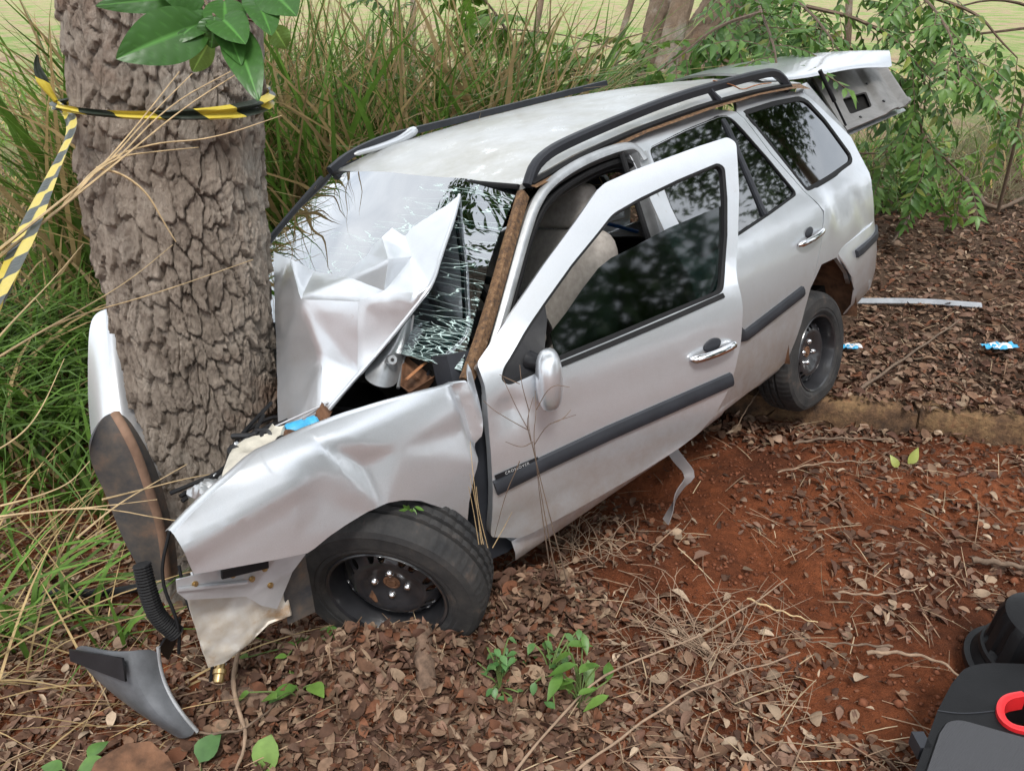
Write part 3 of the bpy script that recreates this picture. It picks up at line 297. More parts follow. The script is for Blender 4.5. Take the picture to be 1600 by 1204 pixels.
M_black = simple('black_plastic', (.012, .012, .014), .45, 0, .3, 20, .1, 200, spec=.3)
M_trim = simple('charcoal_moulding', (.026, .028, .034), .5, 0, .2, 12, .1, 200, spec=.3)
M_rubber = simple('black_rubber', (.010, .010, .011), .65, 0, .3, 30, .1, 150, spec=.25)
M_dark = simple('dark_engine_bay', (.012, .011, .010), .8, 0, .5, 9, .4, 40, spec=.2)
M_chrome = simple('chrome', (.75, .75, .76), .08, 1, .05, 40)
M_rust = simple('rusty_steel', (.13, .062, .032), .8, .2, .55, 22, .5, 60)
M_adh = None
def adhesive():
    m, t, p = newmat('brown_screen_adhesive'); n = noise(t, 55, 8, .8)
    r_ = ramp(t, n.outputs['Fac'], [(.36, (.035, .025, .02)), (.50, (.16, .085, .04)), (.60, (.25, .145, .07)), (.72, (.42, .36, .30))])
    t.links.new(r_.outputs[0], p.inputs['Base Color']); p.inputs['Roughness'].default_value = .8; bump(t, p, n.outputs['Fac'], .8, .01); return m
M_adh = adhesive()
def cream():
    m, t, p = newmat('rusty_cream_steel'); n = noise(t, 7, 7, .7)
    r_ = ramp(t, n.outputs['Fac'], [(.34, (.56, .55, .53)), (.54, (.50, .45, .38)), (.64, (.38, .26, .16)), (.76, (.20, .10, .05))])
    t.links.new(r_.outputs[0], p.inputs['Base Color']); p.inputs['Roughness'].default_value = .55; p.inputs['Metallic'].default_value = .3
    bump(t, p, n.outputs['Fac'], .25, .01); return m
M_cream = cream()
M_fabric = simple('grey_seat_fabric', (.36, .33, .30), .95, 0, .18, 40, .4, 500, spec=.1)
M_blue = simple('blue_plastic', (.02, .16, .55), .4, 0, .2, 14)
M_cyan = simple('sky_blue_plastic', (.05, .36, .62), .5, 0, .25, 60, .3, 60)
M_red = simple('red_plastic', (.62, .02, .025), .3, 0, .1, 14)
M_steelblk = simple('black_wheel_paint', (.026, .026, .029), .30, .1, .3, 16, coat=.4)
def tyre_mat():
    m, t, p = newmat('dusty_tyre'); n = noise(t, 9, 7, .7)
    r_ = ramp(t, n.outputs['Fac'], [(.40, (.014, .014, .015)), (.58, (.032, .030, .029)), (.78, (.11, .075, .055))])
    t.links.new(r_.outputs[0], p.inputs['Base Color']); p.inputs['Roughness'].default_value = .8; bump(t, p, noise(t, 160).outputs['Fac'], .35, .003); return m
M_tyre = tyre_mat()
M_liner = None
def liner_mat():
    m, t, p = newmat('muddy_black_liner'); n = noise(t, 6, 7, .7)
    r_ = ramp(t, n.outputs['Fac'], [(.38, (.04, .042, .048)), (.52, (.085, .072, .062)), (.66, (.17, .105, .072))])
    t.links.new(r_.outputs[0], p.inputs['Base Color']); p.inputs['Roughness'].default_value = .7; bump(t, p, n.outputs['Fac'], .2, .01); return m
M_liner = liner_mat()
def glass_mat(name, tint, base=.04, rough=0.0, boost=1.0):
    m, t, p = newmat(name); t.nodes.remove(p)
    tr = t.nodes.new('ShaderNodeBsdfTransparent'); tr.inputs['Color'].default_value = (*tint, 1)
    gl = t.nodes.new('ShaderNodeBsdfGlossy'); gl.inputs['Roughness'].default_value = rough; gl.inputs['Color'].default_value = (.95, .97, 1, 1)
    fr = t.nodes.new('ShaderNodeFresnel'); fr.inputs['IOR'].default_value = 1.52
    mu = t.nodes.new('ShaderNodeMath'); mu.operation = 'MULTIPLY_ADD'; mu.inputs[1].default_value = boost; mu.inputs[2].default_value = base; mu.use_clamp = True
    mx = t.nodes.new('ShaderNodeMixShader'); t.links.new(fr.outputs[0], mu.inputs[0]); t.links.new(mu.outputs[0], mx.inputs[0])
    t.links.new(tr.outputs[0], mx.inputs[1]); t.links.new(gl.outputs[0], mx.inputs[2]); t.links.new(mx.outputs[0], t.nodes['Material Output'].inputs['Surface'])
    return m, t, mx
M_glass = glass_mat('dark_tinted_glass', (.045, .06, .065), .16, .03, 1.0)[0]
M_dglass = glass_mat('door_glass', (.11, .16, .15), .055, .045, 1.0)[0]
def wsglass():
    m, t, mx = glass_mat('cracked_windscreen_glass', (.16, .29, .28), .30, .012, 1.6)
    tc = t.nodes.new('ShaderNodeTexCoord'); uv = tc.outputs['UV']
    def lines(scale, wdt, sx, sy, rot):
        mp = t.nodes.new('ShaderNodeMapping'); mp.inputs['Scale'].default_value = (sx, sy, 1); mp.inputs['Rotation'].default_value = (0, 0, rot)
        t.links.new(uv, mp.inputs['Vector']); dn = noise(t, 3.0, 3, vec=mp.outputs[0])
        ad = t.nodes.new('ShaderNodeVectorMath'); ad.operation = 'MULTIPLY_ADD'; ad.inputs[1].default_value = (.25, .25, 0)
        t.links.new(dn.outputs['Color'], ad.inputs[0]); t.links.new(mp.outputs[0], ad.inputs[2])
        v = t.nodes.new('ShaderNodeTexVoronoi'); v.feature = 'DISTANCE_TO_EDGE'; v.inputs['Scale'].default_value = scale; t.links.new(ad.outputs[0], v.inputs['Vector'])
        c = t.nodes.new('ShaderNodeMath'); c.operation = 'LESS_THAN'; c.inputs[1].default_value = wdt; t.links.new(v.outputs['Distance'], c.inputs[0]); return c.outputs[0]
    a = lines(5, .008, 1, 4.5, .7); b = lines(28, .035, 1, 2.4, -.3)
    sep = t.nodes.new('ShaderNodeSeparateXYZ'); t.links.new(uv, sep.inputs[0])
    # damage is densest low on the driver's side: u -> 1 at the driver's pillar, v -> 0 at the cowl
    d = t.nodes.new('ShaderNodeMath'); d.operation = 'SUBTRACT'; t.links.new(sep.outputs[0], d.inputs[0]); t.links.new(sep.outputs[1], d.inputs[1])
    nz = noise(t, 5, 4, vec=uv)
    ad = t.nodes.new('ShaderNodeMath'); ad.operation = 'ADD'; t.links.new(d.outputs[0], ad.inputs[0]); t.links.new(nz.outputs['Fac'], ad.inputs[1])
    g1 = t.nodes.new('ShaderNodeMath'); g1.operation = 'GREATER_THAN'; g1.inputs[1].default_value = .36; t.links.new(ad.outputs[0], g1.inputs[0])
    g2 = t.nodes.new('ShaderNodeMath'); g2.operation = 'GREATER_THAN'; g2.inputs[1].default_value = 1.16; t.links.new(ad.outputs[0], g2.inputs[0])
    m1 = t.nodes.new('ShaderNodeMath'); m1.operation = 'MULTIPLY'; t.links.new(a, m1.inputs[0]); t.links.new(g1.outputs[0], m1.inputs[1])
    m2 = t.nodes.new('ShaderNodeMath'); m2.operation = 'MULTIPLY'; t.links.new(b, m2.inputs[0]); t.links.new(g2.outputs[0], m2.inputs[1])
    mm = t.nodes.new('ShaderNodeMath'); mm.operation = 'MAXIMUM'; t.links.new(m1.outputs[0], mm.inputs[0]); t.links.new(m2.outputs[0], mm.inputs[1])
    sc_ = t.nodes.new('ShaderNodeMath'); sc_.operation = 'MULTIPLY'; sc_.inputs[1].default_value = .8; t.links.new(mm.outputs[0], sc_.inputs[0])
    df = t.nodes.new('ShaderNodeBsdfDiffuse'); df.inputs['Color'].default_value = (.58, .74, .71, 1)
    m3 = t.nodes.new('ShaderNodeMixShader'); t.links.new(sc_.outputs[0], m3.inputs[0]); t.links.new(mx.outputs[0], m3.inputs[1]); t.links.new(df.outputs[0], m3.inputs[2])
    t.links.new(m3.outputs[0], t.nodes['Material Output'].inputs['Surface']); return m
M_ws = wsglass()

# ================================================================ ground
YK = lambda x: 3.58 - .24 * (x - 1.56)
def sm(t): t = np.clip(t, 0, 1); return t * t * (3 - 2 * t)
def gz(x, y, fine=True):
    x = np.asarray(x, float); y = np.asarray(y, float)
    h = -.10 + .0 * x
    right = sm((x - .55) / .5); st = sm((y - YK(x) - .10) / .05)
    h = h + right * st * .085 - right * (1 - st) * sm((y - YK(x) + .55) / .4) * .03
    h = h - .26 * np.exp(-(((x + 1.5) / 1.0) ** 2 + ((y - 3.2) / 1.0) ** 2)) - .12 * np.exp(-(((x + .1) / .9) ** 2 + ((y - 4.6) / 1.1) ** 2)) * (1 - right)
    h = h + (1 - right) * .09 * sm((y - 5.5) / 3)
    h = h + .13 * np.exp(-(((x - .07) / .22) ** 2 + ((y - 2.10) / .17) ** 2)) + .165 * np.exp(-(((x + .38) / .50) ** 2 + ((y - 1.86) / .30) ** 2))
    h = h + .05 * np.exp(-(((x - .45) / .3) ** 2 + ((y - 2.45) / .18) ** 2))
    h = h - .07 * np.exp(-(((x - .62) / .16) ** 2 + ((y - 2.95) / .12) ** 2)) - .05 * np.exp(-(((x - .95) / .14) ** 2 + ((y - 2.45) / .22) ** 2)) - .045 * np.exp(-(((x - 1.0) / .2) ** 2 + ((y - 2.0) / .12) ** 2))
    h = h + .04 * np.exp(-(((x - 1.75) / .5) ** 2 + ((y - 2.95) / .12) ** 2))
    h = h + .022 * np.maximum(0, y - 9) + .004 * np.maximum(0, np.abs(x) - 6) 
    if fine:
        near = np.exp(-np.maximum(0, y - 8) / 6)
        h = h + near * (.05 * fbm(x * 1.7, y * 1.7, 3, 3) + .065 * fbm(x * 6.5, y * 6.5, 11, 5)) + (1 - near) * .25 * fbm(x * .3, y * .3, 5, 3)
    return h
def spaced(lo, a, b, hi, st, gr=1.17):
    mid = list(np.arange(a, b, st)); L = []; d = st; v = a
    while v > lo: d *= gr; v -= d; L.append(v)
    Rr = []; d = st; v = mid[-1]
    while v < hi: d *= gr; v += d; Rr.append(v)
    return np.array(L[::-1] + mid + Rr)
gx = spaced(-220, -2.6, 4.2, 220, .03); gy = spaced(-60, 1.0, 5.4, 300, .03)
X, Yg = np.meshgrid(gx, gy); Z = gz(X, Yg)
nx, ny = len(gx), len(gy)
me = bpy.data.meshes.new('ground'); me.vertices.add(nx * ny); me.vertices.foreach_set('co', np.stack([X, Yg, Z], -1).ravel())
I = (np.arange(ny - 1)[:, None] * nx + np.arange(nx - 1)[None, :]).ravel()
Q = np.stack([I, I + 1, I + nx + 1, I + nx], 1)
me.loops.add(len(Q) * 4); me.loops.foreach_set('vertex_index', Q.ravel().astype(np.int32)); me.polygons.add(len(Q))
me.polygons.foreach_set('loop_start', (np.arange(len(Q)) * 4).astype(np.int32)); me.polygons.foreach_set('loop_total', np.full(len(Q), 4, np.int32))
me.update(calc_edges=True); me.polygons.foreach_set('use_smooth', [True] * len(Q))
def ground_mat():
    m, t, p = newmat('red_earth'); n1 = noise(t, 1.6, 8, .65); n2 = noise(t, 22, 6, .7); n3 = noise(t, 130, 4, .7); mpf = t.nodes.new('ShaderNodeMapping'); mpf.inputs['Scale'].default_value = (1.0, .42, 1); t.links.new(t.nodes.new('ShaderNodeTexCoord').outputs['Object'], mpf.inputs['Vector']); n4 = noise(t, .9, 9, .72, vec=mpf.outputs[0])
    soil = ramp(t, n1.outputs['Fac'], [(.34, (.105, .036, .018)), (.52, (.205, .064, .027)), (.70, (.30, .10, .043))])
    fine = ramp(t, n2.outputs['Fac'], [(.30, (.55, .55, .55)), (.70, (1.35, 1.3, 1.25))])
    c = mixc(t, 1.0, soil.outputs[0], fine.outputs[0], 'MULTIPLY')
    geo = t.nodes.new('ShaderNodeNewGeometry'); sp = t.nodes.new('ShaderNodeSeparateXYZ'); t.links.new(geo.outputs['Position'], sp.inputs[0])
    fld = ramp(t, n4.outputs['Fac'], [(.38, (.27, .19, .13)), (.46, (.35, .28, .17)), (.52, (.26, .28, .115)), (.60, (.16, .25, .065))])
    fl2 = mixc(t, 1.0, fld.outputs[0], ramp(t, n2.outputs['Fac'], [(.3, (.6, .6, .6)), (.7, (1.35, 1.35, 1.3))]).outputs[0], 'MULTIPLY')
    mr = t.nodes.new('ShaderNodeMapRange'); mr.inputs[1].default_value = 7.5; mr.inputs[2].default_value = 12; t.links.new(sp.outputs[1], mr.inputs[0])
    n5 = noise(t, .9, 5, .6); mul = t.nodes.new('ShaderNodeMath'); mul.operation = 'MULTIPLY_ADD'; mul.inputs[1].default_value = .24; t.links.new(sp.outputs[0], mul.inputs[0]); t.links.new(sp.outputs[1], mul.inputs[2])
    mr2 = t.nodes.new('ShaderNodeMapRange'); mr2.inputs[1].default_value = 3.95; mr2.inputs[2].default_value = 4.35; t.links.new(mul.outputs[0], mr2.inputs[0])   # leaf mould behind the kerb line
    mould = mixc(t, 1.0, ramp(t, n5.outputs['Fac'], [(.35, (.085, .055, .038)), (.6, (.14, .088, .06)), (.75, (.16, .075, .045))]).outputs[0], fine.outputs[0], 'MULTIPLY')
    c = mixc(t, mr2.outputs[0], c, mould)
    c = mixc(t, mr.outputs[0], c, fl2); t.links.new(c, p.inputs['Base Color']); p.inputs['Roughness'].default_value = .95; p.inputs['Specular IOR Level'].default_value = .15
    ad = t.nodes.new('ShaderNodeMath'); ad.operation = 'ADD'; t.links.new(n2.outputs['Fac'], ad.inputs[0]); t.links.new(n3.outputs['Fac'], ad.inputs[1])
    bump(t, p, ad.outputs[0], .9, .025); return m
me.materials.append(ground_mat()); ground = link(bpy.data.objects.new('ground', me)); tag(ground, kind='structure')

# kerb: three worn concrete stones
def kerb_mat():
    m, t, p = newmat('stained_concrete'); n = noise(t, 4.5, 8, .7); n2 = noise(t, 45, 5, .7)
    r_ = ramp(t, n.outputs['Fac'], [(.34, (.045, .026, .016)), (.46, (.12, .066, .034)), (.56, (.19, .115, .055)), (.66, (.17, .07, .035)), (.8, (.24, .18, .12))])
    t.links.new(mixc(t, .9, r_.outputs[0], mixc(t, 1.0, r_.outputs[0], ramp(t, n2.outputs['Fac'], [(.3, (.5,) * 3), (.7, (1.5,) * 3)]).outputs[0], 'MULTIPLY')), p.inputs['Base Color'])
    p.inputs['Roughness'].default_value = .95; bump(t, p, n2.outputs['Fac'], .8, .012); return m
M_kerb = kerb_mat(); kerb = empty('kerb', (1.56, 3.58, 0)); tag(kerb, kind='structure')
for i, (xa, xb) in enumerate(((.80, 1.948), (1.962, 2.95), (2.96, 3.95))):
    rows = []; n = 26
    for k in range(n + 1):
        x = xa + (xb - xa) * k / n; y0 = YK(x); e = min(k, n - k); inn = .018 if e == 0 else (.005 if e == 1 else 0)
        q = lambda a, b: (x + float(fbm(x * 9 + a * 40, b * 30 + i * 7, 21)) * .02, y0 + a + float(fbm(x * 11, b * 25 + a * 31, 33 + i)) * .045 - (0 if a > .05 else -inn), b - inn + float(fbm(x * 8, a * 30 + b * 9, 44 + i)) * .04)
        rows.append([q(-.012, -.30), q(-.01, -.14), q(-.004, -.09), q(0, -.05), q(.006, -.022), q(.028, -.004), q(.07, .002), q(.11, .0), q(.135, -.012), q(.14, -.05), q(.14, -.3)])
    b = MB(); b.grid(rows); m_ = len(rows[0])
    b.F.append(tuple(range(m_))); b.F.append(tuple(reversed(range(n * m_, n * m_ + m_))))
    tx = b.build('kerb_stone', M_kerb, None, 60); tx.parent = kerb; tx.matrix_parent_inverse = Matrix.Translation((-1.56, -3.58, 0))

# ================================================================ the wrecked car
A3 = Matrix(B['A']); car = empty('station_wagon', (0, 0, 0)); car.matrix_world = Matrix.Translation(B['t']) @ A3.to_4x4()
tag(car, 'crashed silver station wagon with crumpled hood and open doors, nose against tree trunk', 'car')
PZ = [.10, .18, .22, .30, .40, .55, .65, .75, .82, .88, .92, .945, 1.30, 1.35, 1.38, 1.45]
PY = [.70, .74, .755, .785, .81, .822, .825, .822, .815, .80, .778, .753, .597, .565, .52, .40]
def SYs(s, z):
    t = 1 - .12 * (max(0, .4 - s) / 1.1) ** 2 - .09 * (max(0, s - 2.3)) ** 2
    return float(np.interp(z, PZ, PY)) * t
def SY(s, z): return sum(SYs(s, z + d_) for d_ in (-.02, -.012, -.004, .004, .012, .02)) / 6
def GY(s, z):                      # the plane of the side glass
    t = 1 - .12 * (max(0, .4 - s) / 1.1) ** 2 - .09 * (max(0, s - 2.3)) ** 2
    return (.757 - (z - .935) * .44 - .05 * (z - 1.12) ** 2) * t
def c3(p): return (-p[0], p[1], p[2])
def left(off=0): return lambda s, z: (-s, SY(s, z) + off, z)
def gleft(off=0): return lambda s, z: (-s, GY(s, z) + off, z)
def gright(off=0): return lambda s, z: (-s, -GY(s, z) - off, z)
def right(off=0): return lambda s, z: (-s, -SY(s, z) - off, z)
HS, HY, TH = .47, .79, R(20)
def dopen(s, y, z):
    dx = s - HS; dy = y - HY
    return (-(HS + dx * math.cos(TH) - dy * math.sin(TH)), HY + dx * math.sin(TH) + dy * math.cos(TH), z)
def gdoor(off=0): return lambda s, z: dopen(s, GY(s, z) + off, z)
def door(off=0): return lambda s, z: dopen(s, SY(s, z) + off, z)
OUT = (0, 1, 0)
def seg_resample(L, n):
    P = [Vector(p) for p in L]; d = [0]
    for i in range(1, len(P)): d.append(d[-1] + (P[i] - P[i - 1]).length)
    out = []
    for k in range(n):
        t = d[-1] * k / (n - 1); i = 0
        while i < len(d) - 2 and d[i + 1] < t: i += 1
        u = (t - d[i]) / max(1e-9, d[i + 1] - d[i]); out.append(P[i].lerp(P[i + 1], u))
    return out
def smooth_path(L, n=40, it=2):
    P = [tuple(p) for p in L]
    for _ in range(it):
        Qp = [P[0]]
        for a, b in zip(P[:-1], P[1:]):
            a = Vector(a); b = Vector(b); Qp += [tuple(a.lerp(b, .25)), tuple(a.lerp(b, .75))]
        P = Qp + [P[-1]]
    return seg_resample(P, n)
def strip(name, path_sz, mapf, prof, m, parent, n=30, closed=False):
    """moulding laid along a line on the body side; prof (outwards, across)"""
    P = seg_resample(path_sz + ([path_sz[0]] if closed else []), n)
    if closed: P = P[:-1]
    pts = [Vector(mapf(p[0], p[1])) for p in P]
    nr = []
    for p in P:
        a = Vector(mapf(p[0] + .01, p[1])) - Vector(mapf(p[0] - .01, p[1])); b = Vector(mapf(p[0], p[1] + .01)) - Vector(mapf(p[0], p[1] - .01))
        q = a.cross(b); c = Vector(mapf(p[0], p[1]))
        nr.append(tuple(q if q.y * (1 if c.y > 0 else -1) > 0 else -q))
    return MB().sweep(pts, prof, nr, closed).build(name, m, parent, 40)
MOULD = [(-.004, -.026), (.012, -.022), (.017, -.008), (.017, .010), (.011, .022), (-.004, .026)]
SEAL = [(-.012, -.007), (.003, -.007), (.005, 0), (.003, .007), (-.012, .007)]

# ---- rear door (closed)
rd_win = [tuple(p) for p in B['rdoor_win']] + [(1.60, .90), (1.60, 1.10)]
rd_win = fillet(rd_win, .03)
seam = [tuple(p) for p in B['seam']]; arch = [tuple(p) for p in B['arch']]
g = .0025
rd_out = [(1.525, 1.375), (1.7, 1.383), (1.95, 1.392), (2.15, 1.394)] + [(p[0] - g, p[1]) for p in seam] + [(p[0] - .002, p[1]) for p in arch[5:]] + [(1.51, .235), (1.50, .6), (1.50, .93), (1.515, 1.2)]
rdoor = panel('rear_door', rd_out, [rd_win], left(), M_paint, car, .045, .03, OUT)
strip('window_seal', rd_win, left(-.006), SEAL, M_rubber, rdoor, 90, True)
def split(poly, a, b):          # clip polygon by the line a-b: keep points whose side sign matches
    def side_(p): return (b[0] - a[0]) * (p[1] - a[1]) - (b[1] - a[1]) * (p[0] - a[0])
    Lp = []; Rp = []
    for i in range(len(poly)):
        p, q = poly[i], poly[(i + 1) % len(poly)]; sp, sq = side_(p), side_(q)
        (Lp if sp >= 0 else Rp).append(p)
        if sp * sq < 0:
            t = sp / (sp - sq); x = (p[0] + (q[0] - p[0]) * t, p[1] + (q[1] - p[1]) * t); Lp.append(x); Rp.append(x)
    return Lp, Rp
bar = B['rdoor_bar']; pa, pb = split(rd_win, bar[0], bar[-1])
for pl_, nm in ((pa, 'window_pane'), (pb, 'window_pane')):
    panel(nm, pl_, [], gleft(-.008), M_glass, rdoor, .08, .004, OUT, 0)
strip('window_divider', [tuple(bar[0]), tuple(bar[1]), tuple(bar[2])], left(-.004), [(-.01, -.013), (.004, -.013), (.007, 0), (.004, .013), (-.01, .013)], M_trim, rdoor, 16)
strip('side_moulding', [(1.52, .545), (1.75, .567), (B['rmould'][0][0], B['rmould'][0][1] - .0), tuple(B['rmould'][1])], left(), MOULD, M_trim, rdoor, 24)
def handle(p0, p1, mapf, parent):
    a = Vector((p0[0], p0[1])); b = Vector((p1[0], p1[1])); n = 14; V = []
    pts = [Vector(mapf(*(a.lerp(b, k / n)))) for k in range(n + 1)]
    nr = Vector(mapf(a.x, a.y)); d = (pts[-1] - pts[0]).normalized(); upv = Vector((0, 0, 1)); out = d.cross(upv); out = out if out.y > 0 else -out
    path = [p + out * (.004 + .024 * math.sin(math.pi * min(1, max(0, k / n))) ** .5) for k, p in enumerate(pts)]
    MB().tube(path, [.008] + [.014] * (n - 1) + [.008], 10, True, 1.0).build('door_handle', M_chrome, parent, 60)
    mid = (a + b) / 2 + Vector((.004, .020)); c = Vector(mapf(mid.x, mid.y)); b_ = bmesh.new()
    bmesh.ops.create_uvsphere(b_, u_segments=20, v_segments=10, radius=1)
    for v in b_.verts: v.co = c + d * (v.co.x * .036) + upv * (v.co.z * .022) + out * (v.co.y * .006 + .0005)
    frombm('handle_cup', b_, M_trim, parent, 60)
handle(B['rhandle'][0], B['rhandle'][1], left(.002), rdoor)

# ---- quarter panel, seam to tail
q_win = fillet([tuple(p) for p in B['qwin']], .02)
def q_dent(s, z):
    y = SY(s, z); y -= .012 * math.exp(-((s - 2.72) / .10) ** 2 - ((z - .86) / .10) ** 2) - .008 * math.exp(-((s - 2.58) / .05) ** 2 - ((z - .84) / .08) ** 2)
    y -= .010 * max(0, 1 - abs(s - 2.92 + (z - .8) * .5) / .07) * math.exp(-((z - .78) / .1) ** 2)
    return (-s, y, z)
qp_out = [(p[0] + g, p[1]) for p in seam[::-1]] + [(2.4, 1.392), (2.7, 1.386)] + [tuple(p) for p in B['dpil']] + [(3.13, .55), (2.80, .50), (2.775, .45)] + [tuple(p) for p in arch[1:4]]
qp_out[0] = (seam[-1][0] + .004, seam[-1][1] + .004)
quarter = panel('quarter_panel', qp_out, [q_win], q_dent, M_paint, car, .04, .02, OUT)
strip('window_seal', q_win, left(-.005), [(-.012, -.012), (.004, -.012), (.006, 0), (.004, .012), (-.012, .012)], M_rubber, quarter, 90, True)
panel('window_pane', q_win, [], gleft(-.006), M_glass, quarter, .08, .004, OUT, 0)
# ---- right-hand side of the shell (mostly hidden)
rd_r = panel('rear_door', [p for p in rd_out], [rd_win], right(), M_paint, car, .12, .03, (0, -1, 0)); rd_r['label'] = 'closed rear door on the far side'
panel('window_pane', rd_win, [], gright(-.008), M_glass, rd_r, .2, .004, (0, -1, 0), 0)
qr = panel('quarter_panel', qp_out, [q_win], right(), M_paint, car, .12, .02, (0, -1, 0)); panel('window_pane', q_win, [], gright(-.008), M_glass, qr, .2, .004, (0, -1, 0), 0)
fdo = [(.50, .25), (.47, .88), (.52, .945), (.75, 1.10), (1.05, 1.30), (1.20, 1.355), (1.49, 1.372), (1.49, .6), (1.49, .24)]
fdw = fillet([(.62, .96), (.80, 1.09), (1.08, 1.265), (1.22, 1.305), (1.44, 1.31), (1.44, .93)], .03)
fr_ = panel('front_door', fdo, [fdw], right(), M_paint, car, .12, .03, (0, -1, 0)); panel('window_pane', fdw, [], gright(-.008), M_glass, fr_, .2, .004, (0, -1, 0), 0)

# ---- front door, open
d_out = [tuple(p) for p in B['d_out'] + B['d_bot'] + B['d_front']]
d_win = fillet([tuple(p) for p in B['d_win']], .02)
def door_skin(s, z):
    y = SY(s, z)
    y -= .016 * math.exp(-((s - .52) / .05) ** 2 - ((z - .76) / .05) ** 2) - .006 * math.exp(-((s - .56) / .03) ** 2 - ((z - .70) / .03) ** 2)   # hinge-side knock
    y -= .010 * max(0, 1 - abs(z - .40 - .06 * (s - .5)) / .06)                                                                             # turned-under lower edge
    y += .006 * max(0, 1 - abs(z - .80 - .03 * (s - .5)) / .10)
    return dopen(s, y, z)
fdoor = panel('front_door', fillet(d_out, .012, 3), [d_win], door_skin, M_paint, car, .035, .034, OUT); fdoor['label'] = 'open front door with half-lowered cracked-off glass'
fdoor['label'] = 'open driver door with half-lowered tinted glass'
strip('window_seal', d_win, door(-.006), [(-.02, -.010), (.003, -.010), (.004, 0), (.003, .010), (-.02, .010)], M_rubber, fdoor, 110, True)
panel('door_glass', [tuple(p) for p in B['d_glass']], [], gdoor(-.020), M_dglass, fdoor, .08, .004, OUT, 0)
strip('belt_seal', [tuple(p) for p in B['d_belt']], door(.0), [(-.008, -.010), (.008, -.008), (.010, .006), (-.008, .012)], M_rubber, fdoor, 24)
panel('mirror_patch', [tuple(p) for p in B['d_tri']], [], door(-.004), M_black, fdoor, .05, .006, OUT)
strip('side_moulding', [tuple(p) for p in B['d_mould']], door(), MOULD, M_trim, fdoor, 34)
handle(B['d_handle'][0], B['d_handle'][1], door(.002), fdoor)
bd = B['d_badge']; strip('badge_strip', [tuple(bd[0]), tuple(bd[1])], door(.002), [(0, -.007), (.003, -.007), (.003, .007), (0, .007)], M_black, fdoor, 6)
tx = bpy.data.curves.new('badge_lettering', 'FONT'); tx.body = 'CROSSOVER'; tx.size = .0125; tx.extrude = .0003; tx.align_x = 'CENTER'; tx.align_y = 'CENTER'; tx.space_character = 1.25
M_white = simple('white_lettering', (.42, .42, .43), .5)
to = bpy.data.objects.new('badge_lettering', tx); tx.materials.append(M_white)
_a = Vector(door(.006)(*bd[0])); _b = Vector(door(.006)(*bd[1])); _x = (_b - _a).normalized(); _z = Vector((0, 0, 1)); _n = _x.cross(_z); _n = _n.normalized(); _z = _n.cross(_x)
link(to); bpy.context.view_layer.update(); _me = bpy.data.meshes.new_from_object(to.evaluated_get(bpy.context.evaluated_depsgraph_get())); bpy.data.objects.remove(to); _me.transform(Matrix.Translation((_a + _b) / 2 + _n * .0005) @ Matrix((_x, _z, _n)).transposed().to_4x4())
to = link(bpy.data.objects.new('badge_lettering', _me), fdoor)
if not _me.materials: _me.materials.append(M_white)
# mirror: housing shell + glass
def blob(name, c, ax, m, parent, sq=.7, seg=24, deg=60):
    bm = bmesh.new(); bmesh.ops.create_uvsphere(bm, u_segments=seg, v_segments=seg // 2, radius=1)
    for v in bm.verts:
        q = v.co.copy(); q = Vector([math.copysign(abs(x) ** sq, x) for x in q]); v.co = Vector(c) + Vector(ax[0]) * q.x + Vector(ax[1]) * q.y + Vector(ax[2]) * q.z
    return frombm(name, bm, m, parent, deg)
mc = Vector(dopen(.632, .885, .832)); mx_ = Vector((-.034, .020, 0)); my_ = Vector((.042, .052, .0)); mz_ = Vector((-.004, .012, .092))
mirror = blob('side_mirror', mc, (mx_, my_, mz_), M_paint, fdoor, .75)
MB().tube([dopen(.62, .79, .875), dopen(.645, .83, .865), tuple(mc + Vector((0, -.02, .03)))], [.03, .022, .02], 10).build('mirror_arm', M_black, fdoor, 60)
# inner trim of the open door
panel('inner_trim', [(.50, .40), (1.28, .50), (1.34, .86), (1.0, .87), (.52, .84)], [], door(-.05), M_fabric, fdoor, .1, .02, OUT)

# ---- front left fender with creases
def bary(p, a, b, c):
    d = (b[1] - c[1]) * (a[0] - c[0]) + (c[0] - b[0]) * (a[1] - c[1]); u = ((b[1] - c[1]) * (p[0] - c[0]) + (c[0] - b[0]) * (p[1] - c[1])) / d
    v = ((c[1] - a[1]) * (p[0] - c[0]) + (a[0] - c[0]) * (p[1] - c[1])) / d; return min(u, v, 1 - u - v)
def fend(s, z):
    y = SY(s, z)
    y -= .060 * max(0, bary((s, z), (-.10, .93), (.13, .80), (.03, .655)))                    # three-cornered kick
    y -= .018 * max(0, bary((s, z), (-.13, .92), (.0, .66), (-.22, .70)))
    y -= .030 * max(0, bary((s, z), (.10, .80), (.46, .86), (.42, .62)))
    y -= .035 * math.exp(-((s - .385 + (z - .75) * .1) / .022) ** 2) * sm((z - .5) / .1) * (1 - sm((z - .86) / .06))
    y -= .03 * sm((s - .40) / .05)
    y += .010 * max(0, 1 - abs(z - .86 - .12 * s) / .05) * sm((-s - .05) / .15)
    y -= .02 * sm((z - .90) / .04)
    return (-s, y, z)
f_out = [tuple(p) for p in B['fender'] + B['fender_arch']]
fender = panel('front_fender', f_out, [], fend, M_paint, car, .018, .004, OUT, 50); fender['label'] = 'buckled and creased front fender'
top = [tuple(p) for p in B['fender'][:9]]; fl = []
for k in range(4): fl.append([(-p[0] , fend(p[0], p[1])[1] - [.002, .012, .03, .06][k], p[1] + [-.002, .003, .001, -.012][k]) for p in seg_resample(top, 30)])
MB().grid(fl).build('fender_top_edge', M_paint, fender, 60)
al = seg_resample([tuple(p) for p in B['fender_arch'][:10]], 30); fl = []
